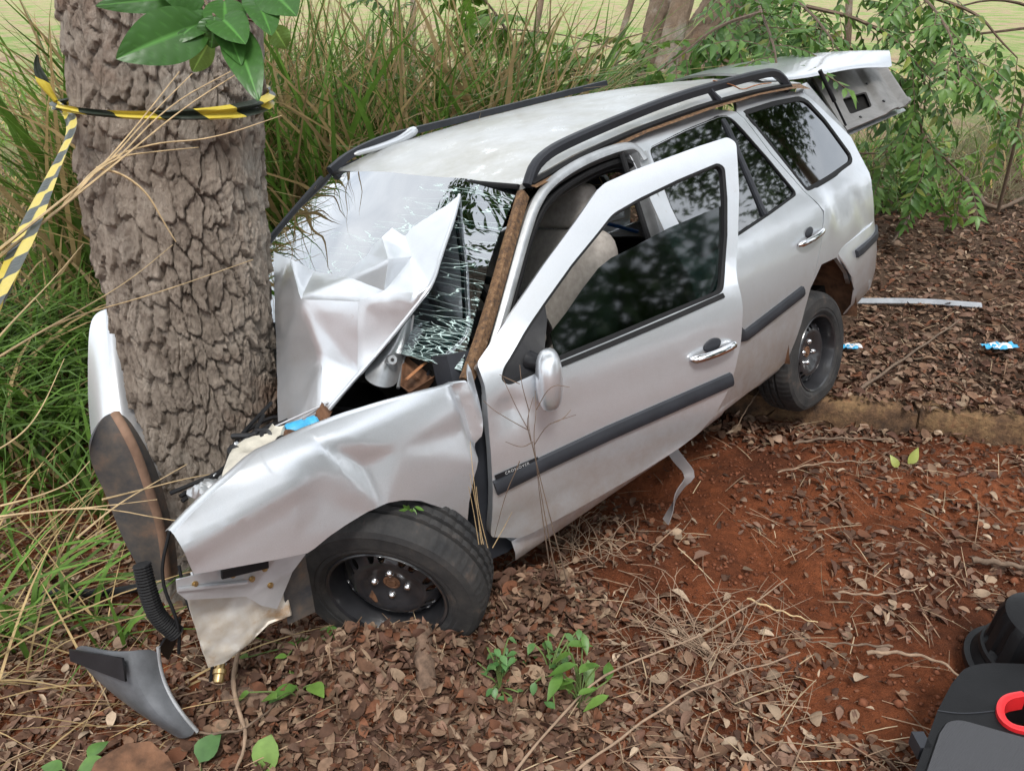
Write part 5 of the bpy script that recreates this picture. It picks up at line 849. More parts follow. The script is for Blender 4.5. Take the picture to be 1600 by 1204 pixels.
MB().tube([(-.05, .62, .32), (-.05, .2, .30)], .03, 8).build('drive_shaft', M_rust, car)
MB().tube([(-2.457, .72, .22), (-2.457, -.72, .26)], .035, 8).build('rear_axle', M_rust, car)

# far fender: a bent pale panel behind the trunk
Wi = car.matrix_world.inverted()
rf = MB().grid([[Wi @ Vector(p) for p in row] for row in B['rfender']]).build('front_fender', M_paint, car, 60); subd(rf, 3); solid(rf, .005, 0); rf['label'] = 'far front fender bent upright behind the tree trunk'

# ================================================================ trees
def bark_mat(name, a, b_, c_):
    m, t, p = newmat(name); n = noise(t, 5, 7, .65); mp_ = t.nodes.new('ShaderNodeMapping'); mp_.inputs['Scale'].default_value = (1, 1, .4); t.links.new(t.nodes.new('ShaderNodeTexCoord').outputs['Object'], mp_.inputs['Vector']); n2 = noise(t, 75, 7, .75, vec=mp_.outputs[0]); n3 = noise(t, 2.2, 4, .6)
    r_ = ramp(t, n.outputs['Fac'], [(.32, a), (.52, b_), (.72, c_)])
    red = ramp(t, n3.outputs['Fac'], [(.60, (0, 0, 0)), (.72, (.6, .6, .6))])
    cc = mixc(t, red.outputs[0], r_.outputs[0], (.22, .105, .06))
    n6 = noise(t, 1.4, 6, .7); lic = ramp(t, n6.outputs['Fac'], [(.54, (0, 0, 0)), (.66, (.55,) * 3)]); cc = mixc(t, lic.outputs[0], cc, (.46, .44, .39))
    n7 = noise(t, 3.3, 4, .6); drk = ramp(t, n7.outputs['Fac'], [(.30, (.5,) * 3), (.42, (0, 0, 0))]); cc = mixc(t, drk.outputs[0], cc, (.13, .095, .07))
    cc = mixc(t, 1.0, cc, ramp(t, n2.outputs['Fac'], [(.3, (.72,) * 3), (.7, (1.25,) * 3)]).outputs[0], 'MULTIPLY')
    t.links.new(cc, p.inputs['Base Color']); p.inputs['Roughness'].default_value = .92; p.inputs['Specular IOR Level'].default_value = .2; bump(t, p, n2.outputs['Fac'], 1.0, .022); return m
M_bark = bark_mat('plated_bark', (.23, .185, .148), (.38, .315, .258), (.50, .43, .36))
def voro(u, v, nu, sd):
    iu = np.floor(u); iv = np.floor(v); f1 = np.full(u.shape, 9.); f2 = np.full(u.shape, 9.); hid = np.zeros(u.shape)
    for du in (-1, 0, 1):
        for dv in (-1, 0, 1):
            cu = iu + du; cv = iv + dv; wu = np.mod(cu, nu)
            px = cu + .15 + .7 * _h(wu, cv, sd); py = cv + .15 + .7 * _h(wu, cv, sd + 5)
            d = np.hypot(u - px, v - py); h = _h(wu, cv, sd + 9)
            near = d < f1; dvn = v - py if du == -1 and dv == -1 else np.where(near, v - py, dvn); f2 = np.where(near, f1, np.minimum(f2, d)); hid = np.where(near, h, hid); f1 = np.where(near, d, f1)
    return f1, f2, hid + 0j + 1j * dvn
def trunk_mesh(name, axis, rad, nT, zs, cell, depth, m, parent, sd=1, flare=None):
    """axis(z)->(x,y), rad(z)->r; plates of bark with open cracks"""
    th = np.linspace(0, 2 * np.pi, nT, endpoint=False); TH_, ZZ = np.meshgrid(th, zs); circ = 2 * np.pi * float(np.mean([rad(z) for z in zs]))
    nu = max(6, round(circ / cell)); U = TH_ / (2 * np.pi) * nu; V = ZZ / (cell * 2.5)
    wx = fbm(np.cos(TH_) * 4 + 9, ZZ * 9 + np.sin(TH_) * 4, sd + 40, 4) * 1.7; wy = fbm(np.sin(TH_) * 4 + 4, ZZ * 8 + np.cos(TH_) * 4, sd + 50, 4) * 1.5
    f1, f2, hid = voro(U + wx, V + wy, nu, sd); tilt = hid.imag; hid = hid.real; e = np.clip((f2 - f1) / .11, 0, 1) ** .8; ca_ = np.clip(.85 + 2.2 * fbm(np.cos(TH_) * 4 + 7, ZZ * 4 + np.sin(TH_) * 4, sd + 80, 3), .25, 1.35); e = 1 - (1 - e) * ca_
    g1, g2, h2 = voro((U + wx * 1.5) * 3, (V + wy) * 3.1, nu * 3, sd + 3); e2 = np.clip((g2 - g1) / .3, 0, 1) ** .7
    rid = vn(np.cos(TH_) * 7 + 20, ZZ * .9 + np.sin(TH_) * 7, sd + 60)
    hgt = e * (.5 + .5 * hid) - .45 * tilt * e + .22 * e2 * e * ca_ + .45 * (rid - .5) + .32 * fbm(TH_ * 22, ZZ * 30, sd + 70, 4)
    rr = np.array([rad(z) for z in zs])[:, None]; rr = rr * (1 + .018 * np.sin(2 * TH_ + 1 + ZZ * .6) + .018 * np.sin(3 * TH_ + 2)) + depth * (hgt - .8)
    if flare is not None: rr = rr * (1 + flare(TH_, ZZ))
    ax = np.array([axis(z) for z in zs]); Xx = ax[:, 0][:, None] + rr * np.cos(TH_); Yy = ax[:, 1][:, None] + rr * np.sin(TH_)
    V3 = np.stack([Xx, Yy, ZZ], -1).reshape(-1, 3); nz = len(zs); i = np.arange(nz - 1)[:, None]; j = np.arange(nT)[None, :]; j2 = (j + 1) % nT
    Q = np.stack(np.broadcast_arrays(i * nT + j, i * nT + j2, (i + 1) * nT + j2, (i + 1) * nT + j), -1).reshape(-1, 4)
    me = bpy.data.meshes.new(name); me.vertices.add(len(V3)); me.vertices.foreach_set('co', V3.ravel()); me.loops.add(len(Q) * 4); me.loops.foreach_set('vertex_index', Q.ravel().astype(np.int32))
    me.polygons.add(len(Q)); me.polygons.foreach_set('loop_start', (np.arange(len(Q)) * 4).astype(np.int32)); me.polygons.foreach_set('loop_total', np.full(len(Q), 4, np.int32)); me.update(calc_edges=True)
    me.polygons.foreach_set('use_smooth', [True] * len(Q)); me.materials.append(m); return link(bpy.data.objects.new(name, me), parent)
def leafshape(nl=4, w=.5, fold=.18, curl=.25, tip=1.0):
    """unit-long leaf along +x, midrib fold, drooping tip"""
    V = []; F = []
    for i in range(nl + 1):
        t = i / nl; hw = w * .5 * math.sin(math.pi * (t ** .8) * .97 + .03) * (1 - .35 * t * tip); z = -curl * t * t
        V += [(t, -hw, z + fold * hw), (t, 0, z), (t, hw, z + fold * hw)]
    for i in range(nl):
        a = i * 3; F += [(a, a + 3, a + 4, a + 1), (a + 1, a + 4, a + 5, a + 2)]
    return V, F
LEAVES = [leafshape(3, .45, .2, .25), leafshape(3, .55, .35, .45), leafshape(3, .38, .15, -.15)]
M_leaf = attr_mat('green_leaf', .42, .30, .45, 0, .18, 25); M_leafd = attr_mat('canopy_leaf', .5, .25, .35, 0, .2, 4)
def ortho(d, up):
    d = d / (np.linalg.norm(d, axis=1, keepdims=True) + 1e-9); s_ = np.cross(up, d); s_ /= (np.linalg.norm(s_, axis=1, keepdims=True) + 1e-9); n = np.cross(d, s_); return np.stack([d, s_, n], 2)
def greens(n, lo=(.035, .085, .018), hi=(.10, .19, .035), yel=.0):
    k = rng.random((n, 1)); c = np.array(lo) * (1 - k) + np.array(hi) * k
    y = rng.random((n, 1)) < yel; return np.where(y, np.array((.22, .26, .05)) * (.7 + .6 * k), c)
def crown(name, centres, n, size, m, parent, lo=(.03, .07, .016), hi=(.085, .16, .03)):
    C = np.array([c[:3] for c in centres]); Rr = np.array([c[3] for c in centres]); k = rng.choice(len(C), n, p=Rr ** 2 / np.sum(Rr ** 2))
    d = rng.normal(size=(n, 3)); d /= np.linalg.norm(d, axis=1, keepdims=True); r_ = rng.random(n) ** .45
    P = C[k] + d * (Rr[k] * r_)[:, None] * np.array((1, 1, .72))
    keep = fbm(P[:, 0] * 1.1 + P[:, 2], P[:, 1] * 1.1 - P[:, 2] * .7, 91, 3) > -.07; P = P[keep]; d = d[keep]; n = len(P)
    dr = d * .6 + rng.normal(size=(n, 3)) * .6 + np.array((0, 0, -.5)); M3 = ortho(dr, rng.normal(size=(n, 3)) * .4 + np.array((0, 0, 1.))) * (size * (.7 + .6 * rng.random(n)))[:, None, None]
    return instance_mesh(name, LEAVES, n, rng.integers(0, 3, n), M3, P, greens(n, lo, hi), m, parent)

# the struck tree
tree = empty('tree', (-1.10, 2.58, -.3)); tag(tree, 'thick rough-barked tree trunk that the car has hit', 'tree')
ti_ = Matrix.Translation((1.10, -2.58, .3))
def par(o, p, inv): o.parent = p; o.matrix_parent_inverse = inv; return o
zs = np.concatenate([np.arange(-.55, 2.15, .0065), np.linspace(2.16, 5.2, 70)])
trunk = trunk_mesh('trunk', lambda z: (float(np.interp(z, [-.5, .45, 1.2, 1.76, 5], [-1.075, -1.072, -1.062, -1.005, -.87])), 2.58 + .015 * z), lambda z: float(np.interp(z, [-.5, -.05, .2, .45, .8, 1.2, 1.8, 5], [.30, .235, .212, .224, .243, .262, .270, .2])), 520, zs, 0.046, .027, M_bark, None, 3,
    lambda t, z: .3 * np.clip(.0 - z, 0, .8) * (np.sin(t * 3 + 1) * .5 + .6)); par(trunk, tree, ti_)
limbs = [[(-.87, 2.66, 4.9), (-.3, 2.3, 5.8), (.8, 1.8, 6.6), (2.0, 1.5, 7.0)], [(-.87, 2.66, 5.0), (-1.6, 3.4, 6.0), (-2.8, 4.4, 6.8)], [(-.87, 2.66, 5.0), (-.6, 3.6, 6.2), (.2, 5.0, 7.2)], [(-.87, 2.66, 5.0), (-2.0, 1.9, 5.9), (-3.4, 1.0, 6.6)]]
for L in limbs: par(MB().tube(smooth_path(L, 16), list(np.linspace(.16, .03, 16)), 10).build('limb', M_bark, None, 60), tree, ti_)
par(crown('crown', [(.8, 1.9, 6.9, 1.3), (2.0, 1.6, 7.2, 1.2), (-2.6, 4.3, 7.0, 1.5), (.2, 5.0, 7.4, 1.4), (-3.3, 1.0, 6.9, 1.4), (-.8, 3.0, 7.6, 1.5), (-1.2, 1.0, 7.5, 1.1), (-1.6, 2.4, 6.2, 1.2), (0, 3.4, 6.2, 1.3), (-.6, 4.4, 6.6, 1.3), (-2.0, 3.4, 7.8, 1.6), (.9, 3.6, 7.4, 1.3), (-.4, 1.6, 6.4, 1.0), (-4.2, 5.2, 7.2, 1.8), (-5.6, 4.2, 7.0, 1.6), (-3.2, 6.2, 7.2, 1.6), (-4.8, 3.4, 6.4, 1.4), (-6.6, 4.8, 6.8, 1.4)], 23000, .17, M_leafd, None), tree, ti_)

# the leaning pair behind the tailgate, with feathery (pinnate) foliage
tree2 = empty('tree', (2.0, 9.6, 0)); tag(tree2, 'leaning brown tree behind the raised tailgate with feathery drooping green branches', 'tree'); t2i = Matrix.Translation((-2.0, -9.6, 0))
def lean(p0, p1): return lambda z: (p0[0] + (p1[0] - p0[0]) * (z - p0[2]) / (p1[2] - p0[2]), p0[1] + (p1[1] - p0[1]) * (z - p0[2]) / (p1[2] - p0[2]))
par(trunk_mesh('trunk', lean((2.0, 9.59, 1.02), (2.74, 10.1, 2.29)), lambda z: .40 - .03 * z, 120, np.arange(-.4, 5, .03), .09, .05, bark_mat('old_bark', (.15, .105, .075), (.24, .175, .125), (.32, .25, .19)), None, 5), tree2, t2i)
par(trunk_mesh('side_trunk', lean((1.55, 9.04, 1.02), (1.86, 9.5, 2.14)), lambda z: .115, 48, np.arange(-.3, 4.6, .04), .06, .012, bpy.data.materials['old_bark'], None, 8), tree2, t2i)
tree3 = empty('tree', (1.7, 11.3, 0)); tag(tree3, 'dark upright tree trunk left of the leaning brown tree', 'tree')
par(trunk_mesh('trunk', lean((1.86, 11.39, 1.34), (2.10, 11.8, 2.38)), lambda z: .20, 60, np.arange(-.3, 5, .04), .08, .03, bpy.data.materials['old_bark'], None, 11), tree3, Matrix.Translation((-1.7, -11.3, 0)))
par(crown('crown', [(2.5, 12.4, 5.6, 1.6), (1.2, 12, 6.2, 1.5)], 1500, .2, M_leafd, None), tree3, Matrix.Translation((-1.7, -11.3, 0)))
M_twig = simple('brown_twig', (.14, .095, .065), .85, 0, .35, 25)
def pinnate(path_list, sp, fl, ll, seed_lo, seed_hi, drop=.55):
    """fronds along each branch; returns leaflets as arrays + rachis tubes"""
    P = []; D = []; U = []; S = []; rb = MB()
    for L in path_list:
        n = max(6, int(sum((Vector(L[i + 1]) - Vector(L[i])).length for i in range(len(L) - 1)) / sp)); pts = smooth_path(L, n * 2)
        rb.tube(pts, list(np.linspace(.016, .005, len(pts))), 5)
        for k in range(1, n + 1):
            base = pts[min(len(pts) - 1, 2 * k)]; t = (pts[min(len(pts) - 1, 2 * k)] - pts[max(0, 2 * k - 2)]).normalized()
            q = Vector((rng.normal(), rng.normal(), rng.normal() * .5)); d = (t * .5 + q.normalized() * .8 + Vector((0, 0, -.15))).normalized(); ln = fl * (.7 + .5 * rng.random()); m = 7; p = base.copy(); fp = [p.copy()]
            for j in range(m):
                d = (d + Vector((0, 0, -drop * .16 * (1 + rng.random() * .4)))).normalized(); p = p + d * (ln / m); fp.append(p.copy())
                side = d.cross(Vector((0, 0, 1))); side = side.normalized() if side.length > .1 else Vector((1, 0, 0)); nn = side.cross(d).normalized()
                for sg in (1, -1):
                    ld = (side * sg * .9 + d * .5 + Vector((0, 0, -.28))).normalized(); P.append(p); D.append(ld); U.append(nn + Vector((rng.normal(), rng.normal(), rng.normal())) * .25); S.append(ll * (.75 + .4 * rng.random()) * (1 - .25 * abs(j / m - .5)))
            P.append(p); D.append(d); U.append(nn); S.append(ll)
            rb.tube(fp, .0028, 4, False)
    return np.array([tuple(x) for x in P]), np.array([tuple(x) for x in D]), np.array([tuple(x) for x in U]), np.array(S), rb
def foliage(name, paths, sp, fl, ll, lo, hi, parent, inv, drop=.55, yel=.03, wide=.92):
    P, D, U, S, rb = pinnate(paths, sp, fl, ll, 0, 0, drop); n = len(P); M3 = ortho(D, U) * S[:, None, None]; M3[:, :, 1] *= wide
    c = greens(n, lo, hi, yel); f_ = instance_mesh(name, LEAVES, n, rng.integers(0, 3, n), M3, P, c, M_leaf, None); par(f_, parent, inv)
    s_ = rb.build('branches', M_twig, None, 0, False); par(s_, parent, inv); return f_
foliage('foliage', [L for i, L in enumerate(G['br']) if i not in (6, 13, 14)], .08, .42, .115, (.06, .14, .03), (.16, .29, .06), tree2, t2i)
par(crown('crown', [(3.6, 7.6, 5.2, 1.5), (5.0, 6.4, 5.8, 1.5), (6.3, 5.4, 6.4, 1.6), (2.2, 8.6, 5.8, 1.6), (4.4, 5.0, 6.8, 1.2), (7.2, 7.2, 6.2, 1.6)], 4200, .19, M_leafd, None), tree2, t2i)
for L in ([(3.0, 10.4, 3.0), (3.4, 9.0, 4.4), (4.2, 7.2, 5.4), (6.2, 5.6, 6.3)], [(2.9, 10.3, 2.8), (2.6, 8.8, 3.4), (2.0, 7.4, 3.3), (2.0, 6.6, 2.9)], [(3.4, 9.0, 4.4), (3.4, 7.6, 3.6), (3.2, 6.8, 2.7)]): par(MB().tube(smooth_path(L, 14), list(np.linspace(.10, .025, 14)), 8).build('limb', M_twig, None, 60), tree2, t2i)
# high crown over the verge on the right: the dark branches mirrored in the rear side glass
tree4 = empty('tree', (11.5, 8.4, 0)); tag(tree4, 'tall spreading verge tree whose branches are mirrored in the rear side window', 'tree'); t4i = Matrix.Translation((-11.5, -8.4, 0))
par(MB().tube(smooth_path([(11.5, 8.4, -.3), (11.3, 8.3, 2.5), (10.6, 8.1, 4.8), (9.6, 7.8, 6.6)], 16), list(np.linspace(.3, .08, 16)), 10).build('trunk', M_bark, None, 60), tree4, t4i)
par(crown('crown', [(9.2, 7.7, 5.6, 1.5), (10.6, 8.8, 5.9, 1.6), (8.2, 6.4, 5.6, 1.3), (7.2, 7.6, 5.5, 1.2), (9.6, 6.2, 6.6, 1.6), (8.4, 7.4, 7.4, 1.8), (11.4, 7.2, 5.4, 1.4), (9.0, 9.6, 5.8, 1.5)], 14000, .15, M_leafd, None), tree4, t4i)
# thin saplings
for i, (L, r_, lb) in enumerate((([(-1.60, 13.9, -.2), (-1.573, 13.936, .875), (-1.563, 14.3, 1.795), (-1.54, 14.9, 3.2)], .055, 'thin pale post-like sapling left of the leafy shrub'), ([(.18, 11.7, -.2), (.258, 11.86, 1.165), (.404, 12.1, 1.79), (.56, 12.6, 3.2)], .05, 'thin bare sapling rising from the middle of the leafy shrub'),
    ([(1.3, 12.9, -.2), (1.612, 13.06, 1.37), (1.76, 13.26, 1.79), (2.1, 13.7, 3.2)], .055, 'thin leaning sapling left of the dark upright trunk'), ([(4.10, 10.75, -.2), (4.107, 10.82, 1.29), (4.107, 11.05, 1.78), (4.14, 11.4, 3.2)], .05, 'thin dark upright sapling above the tailgate'))):
    e_ = empty('sapling', L[0]); tag(e_, lb, 'sapling', 'bare saplings'); inv = Matrix.Translation(-Vector(L[0]))
    par(MB().tube(smooth_path(L, 20), list(np.linspace(r_, r_ * .7, 20)), 10).build('stem', bpy.data.materials['old_bark'], None, 60), e_, inv)
    top_ = Vector(L[-1]); par(crown('crown', [(top_.x, top_.y, top_.z + .7, .8)], 260, .14, M_leafd, None), e_, inv)
sh = empty('shrub', (.3, 8.3, 0)); tag(sh, 'bright green leafy shrub behind the car roof', 'shrub'); shi = Matrix.Translation((-.3, -8.3, 0))
foliage('foliage', G['shrub'], .10, .32, .13, (.07, .16, .02), (.18, .32, .045), sh, shi, .4, .06, 1.5)
sh2 = empty('shrub', (3.6, 8.0, 0)); tag(sh2, 'low light green bush below the open tailgate', 'shrub'); foliage('foliage', G['shrub2'][1:], .07, .34, .11, (.07, .15, .025), (.16, .27, .05), sh2, Matrix.Translation((-3.6, -8.0, 0)), .5, .1)
sh3 = empty('shrub', (-1.6, 8.6, 0)); tag(sh3, 'small leafy sprig above the tall grass', 'shrub'); foliage('foliage', G['shrub2'][:1], .13, .30, .11, (.04, .10, .02), (.10, .2, .04), sh3, Matrix.Translation((1.6, -8.6, 0)), .5, .1)
for i, L in enumerate(G['twigs']):
    lb = ('bare dark branch crossing the bright field in the upper right', 'thin bare branch at the upper right corner', 'tall thin bare stem leaning at the right edge', 'thin bare twig behind the shrub, upper of two', 'thin bare twig behind the shrub, lower of two')[i]
    tag(MB().tube(smooth_path(L, 24), list(np.linspace(.016 if i < 3 else .010, .006, 24)), 6).build('bare_branch', M_twig, None, 60), lb, 'branch', 'bare branches')
# trees across the road, seen only in the car's glass
far = None
for i, (x, y, s_) in enumerate(((9.8, -1.6, 2.1), (8.6, -5.2, 2.0), (12.5, -10, 1.5), (16, 8.0, 1.55), (27, 10, 1.3), (20, 3, 1.3), (18, -7, 1.4), (10, -13, 1.3), (-2, -16, 1.3), (-12, -12, 1.2), (30, 22, 1.2))):
    if far is None:
        far = empty('tree', (x, y, 0)); tr_ = MB().tube([(0, 0, -.5), (.1, 0, 1.2), (0, .1, 3.2)], [.3, .24, .12], 10).build('trunk', M_bark, far, 60)
        cr_ = crown('crown', [(0, 0, 3.2, 1.7), (1.3, .4, 2.7, 1.3), (-1.2, -.5, 2.8, 1.4), (.3, 1.2, 2.6, 1.3), (.2, -1.2, 2.3, 1.3), (0, 0, 1.5, 1.4)], 11000, .15, M_leafd, far, (.025, .065, .018), (.06, .13, .028)); o = far
    else:
        o = far.copy(); COL.objects.link(o)
        for ch in (tr_, cr_): c_ = ch.copy(); COL.objects.link(c_); c_.parent = o
        o.location = (x, y, 0)
    o.scale = (s_, s_, s_ * 1.05); o.rotation_euler = (0, 0, i * 1.3); tag(o, 'dense green roadside tree mirrored in the car windows', 'tree', 'roadside trees mirrored in the glass')

# ================================================================ grass
M_grass = attr_mat('grass_blade', .55, .35, .3, 0, .2, 12)
def blades(name, base, h, wid, lean_, droop, col, parent=None, seg=6, dirs=None):
    """one mesh of curved blades; arrays per blade"""
    n = len(base); az = rng.random(n) * 2 * np.pi if dirs is None else dirs; dx = np.cos(az); dy = np.sin(az); t = np.linspace(0, 1, seg + 1)[None, :]
    out = (lean_[:, None] * t + droop[:, None] * t ** 2.6) * h[:, None]; up = h[:, None] * (t - .45 * droop[:, None] * t ** 3)
    cx = base[:, 0:1] + dx[:, None] * out; cy = base[:, 1:2] + dy[:, None] * out; cz = base[:, 2:3] + up
    tw = rng.normal(size=n) * .5; sx = -np.sin(az + tw)[:, None]; sy = np.cos(az + tw)[:, None]; w_ = wid[:, None] * (1 - t ** 2.2) ** .8 * (.6 + .4 * np.minimum(1, t * 4)) * .5
    Lv = np.stack([cx - sx * w_, cy - sy * w_, cz], -1); Rv = np.stack([cx + sx * w_, cy + sy * w_, cz + w_ * .4], -1); V = np.stack([Lv, Rv], 2).reshape(-1, 3)
    k = (seg + 1) * 2; b0 = (np.arange(n) * k)[:, None]; i = np.arange(seg)[None, :] * 2; Q = np.stack([b0 + i, b0 + i + 1, b0 + i + 3, b0 + i + 2], -1).reshape(-1, 4)
    me = bpy.data.meshes.new(name); me.vertices.add(len(V)); me.vertices.foreach_set('co', V.ravel()); me.loops.add(len(Q) * 4); me.loops.foreach_set('vertex_index', Q.ravel().astype(np.int32))
    me.polygons.add(len(Q)); me.polygons.foreach_set('loop_start', (np.arange(len(Q)) * 4).astype(np.int32)); me.polygons.foreach_set('loop_total', np.full(len(Q), 4, np.int32)); me.update(calc_edges=True)
    me.polygons.foreach_set('use_smooth', [True] * len(Q)); ca = me.color_attributes.new('Col', 'FLOAT_COLOR', 'POINT'); C = np.repeat(col, k, axis=0)
    ca.data.foreach_set('color', np.concatenate([C, np.ones((len(C), 1))], 1).ravel().astype(np.float32)); me.materials.append(M_grass); return link(bpy.data.objects.new(name, me), parent)
def scat(n, x0, x1, y0, y1, clump=.5, keep=None):
    c = np.stack([rng.uniform(x0, x1, n // 12 + 1), rng.uniform(y0, y1, n // 12 + 1)], 1); k = rng.integers(0, len(c), n); p = np.where(rng.random((n, 1)) < clump, c[k] + rng.normal(size=(n, 2)) * .09, np.stack([rng.uniform(x0, x1, n), rng.uniform(y0, y1, n)], 1))
    if keep is not None: p = p[keep(p[:, 0], p[:, 1])]
    return np.concatenate([p, gz(p[:, 0], p[:, 1])[:, None] - .02], 1)
def incar(x, y):                      # keep plants out of the car and the trunk
    q = np.stack([x - B['t'][0], y - B['t'][1]], 0); a = np.array(B['A']); lx = a[0, 0] * q[0] + a[1, 0] * q[1]; ly = a[0, 1] * q[0] + a[1, 1] * q[1]
    return ((lx < .5) & (lx > -3.5) & (np.abs(ly) < .88)) | (np.hypot(x + 1.1, y - 2.58) < .36)
def gcol(n, dry): 
    d = rng.random((n, 1)) < dry; k = rng.random((n, 1)); return np.where(d, np.array((.46, .33, .16)) * (.6 + .7 * k), np.array((.10, .19, .03)) * (.6 + 1.0 * k))
# tall stand between trunk and roof
b0 = scat(5600, -3.0, 1.2, 4.9, 7.4, .6, lambda x, y: ~incar(x, y) & (y > 5.3 + .62 * (x - .1)) & (x < .0 + .35 * (y - 5)) & (y < 8)); n = len(b0)
tag(blades('tall_grass', b0, rng.uniform(.7, 2.3, n), rng.uniform(.012, .03, n) * np.where(rng.random(n) < .35, 2.0, 1.0), rng.uniform(.02, .5, n), rng.uniform(0, .75, n), gcol(n, .48)), 'tall stand of green and straw-dry grass behind the car', 'grass', kind='stuff')
b0 = scat(1800, -2.6, .6, 5.0, 7.2, .3, lambda x, y: ~incar(x, y) & (y > 5.3 + .62 * (x - .1)) & (x < .0 + .35 * (y - 5))); n = len(b0)
tag(blades('dry_straw', b0, rng.uniform(.7, 1.7, n), rng.uniform(.008, .02, n), rng.uniform(.2, 1.1, n), rng.uniform(.1, .9, n), gcol(n, .93)), 'tangle of bent dry straw in the tall grass', 'grass', kind='stuff')
# left: lush drooping clumps and thin straw
b0 = scat(1500, -3.9, -1.75, 3.05, 4.7, .75, lambda x, y: ~incar(x, y)); n = len(b0)
tag(blades('lush_grass', b0, rng.uniform(.35, .75, n), rng.uniform(.012, .028, n), rng.uniform(.1, .7, n), rng.uniform(.3, 1.1, n), gcol(n, .06) * .8), 'lush dark green drooping grass left of the trunk', 'grass', kind='stuff')
b0 = scat(900, -5.4, -2.3, 4.5, 7.4, .8, lambda x, y: ~incar(x, y)); n = len(b0)
tag(blades('mixed_grass', b0, rng.uniform(.3, 1.0, n), rng.uniform(.008, .026, n), rng.uniform(.05, .7, n), rng.uniform(.1, .9, n), gcol(n, .55)), 'thin mixed grass with dry stems at the upper left', 'grass', kind='stuff')
b0 = scat(9000, -14, 14, 8.5, 22, .7, lambda x, y: fbm(x * .5, y * .5, 29, 3) > -.03); n = len(b0)
tag(blades('field_grass', b0, rng.uniform(.06, .28, n), rng.uniform(.012, .03, n), rng.uniform(.1, .6, n), rng.uniform(.2, .9, n), gcol(n, .25) * np.array((1.6, 1.5, 1.3)), seg=3), 'short pale grass of the far field', 'grass', kind='stuff')
b0 = scat(5200, -11, 7, 7.8, 15, .8, lambda x, y: fbm(x * .6, y * .6, 37, 3) > -.05); n = len(b0)
tag(blades('mid_grass', b0, rng.uniform(.2, .75, n), rng.uniform(.010, .026, n), rng.uniform(.1, .6, n), rng.uniform(.1, .9, n), gcol(n, .30) * 1.25, seg=4), 'knee-high grass clumps between the verge and the field', 'grass', kind='stuff')
b0 = scat(2200, 3.9, 8.5, 8.0, 12, .4); n = len(b0)
tag(blades('dry_roadside_grass', b0, rng.uniform(.15, .55, n), rng.uniform(.005, .012, n), rng.uniform(.1, .8, n), rng.uniform(.1, .7, n), np.array((.30, .27, .15)) * rng.uniform(.6, 1.3, (n, 1)), seg=4), 'wispy dry grass on the right beyond the litter', 'grass', kind='stuff')
cl_ = []
for k in range(150):
    y_ = rng.uniform(9, 26); x_ = rng.uniform(-.75, .75) * y_; r_ = rng.uniform(.12, .34) * (1 + y_ / 40)
    if fbm(x_ * .3, y_ * .3, 53, 2) > -.06: cl_.append((x_, y_, float(gz(x_, y_)) + r_ * .4, r_))
tag(crown('field_weeds', cl_, 12000, .085, M_leaf, None, (.07, .13, .025), (.17, .24, .06)), 'low green weeds dotted over the far field', 'weeds', kind='stuff')
b0 = scat(420, -2.5, -.9, 1.5, 3.0, .4, lambda x, y: ~incar(x, y)); n = len(b0)
tag(blades('trampled_straw', b0, rng.uniform(.12, .4, n), rng.uniform(.003, .010, n), rng.uniform(.6, 2.0, n), rng.uniform(.2, 1.0, n), gcol(n, .88)), 'bent and trampled straw in front of the trunk at the left', 'grass', kind='stuff')
def tuft(pos, n, h, wd_, label, dry=0, spread=.04, group='broad-bladed grass tufts'):
    b0 = np.concatenate([np.array([pos[:2]]) + rng.normal(size=(n, 2)) * spread, np.full((n, 1), 0.)], 1); b0[:, 2] = gz(b0[:, 0], b0[:, 1]) - .01
    return tag(blades('grass_tuft', b0, h * rng.uniform(.6, 1.15, n), wd_ * rng.uniform(.7, 1.2, n), rng.uniform(.15, .8, n), rng.uniform(.3, 1.2, n), gcol(n, dry), seg=8), label, 'grass', group)
sd_ = G['seed']
tuft(sd_['g'], 7, .26, .020, 'small broad-bladed tuft just above the loose bumper piece'); tuft(sd_['h'], 26, .38, .020, 'big broad-bladed tuft at the left edge beside the bumper piece', spread=.10); tuft((-1.95, 2.5), 24, .42, .018, 'broad-bladed tuft at the left edge below the far fender', spread=.12)
tuft((-1.75, 2.05), 18, .34, .02, 'broad-bladed tuft low at the left edge', spread=.08)

# ================================================================ litter on the ground
M_lit = attr_mat('dead_leaf', .8, .08, .25, .2, .25, 45)
def deadleaf(w, fold, curl, nl=4):
    V, F = leafshape(nl, w, fold, curl, .4); return [(x - .5, y, z) for x, y, z in V], F
def ovalleaf(w, fold, curl, nl=6):
    V = []; F = []
    for i in range(nl + 1):
        t = i / nl; hw = w * .5 * max(.05, math.sin(math.pi * t)) ** .55; z = -curl * (t - .5) ** 2 * 2
        V += [(t - .5, -hw, z + fold * hw), (t - .5, 0, z), (t - .5, hw, z + fold * hw * .7)]
    for i in range(nl): a_ = i * 3; F += [(a_, a_ + 3, a_ + 4, a_ + 1), (a_ + 1, a_ + 4, a_ + 5, a_ + 2)]
    return V, F
DL = [deadleaf(.55, .25, .2), deadleaf(.45, .5, .45), ovalleaf(.6, -.25, .5), deadleaf(.5, .9, .1), ovalleaf(.5, .3, .3), ovalleaf(.7, .15, -.3), ovalleaf(.38, .7, .5), deadleaf(.28, .8, .5), ovalleaf(.22, .9, -.4)]
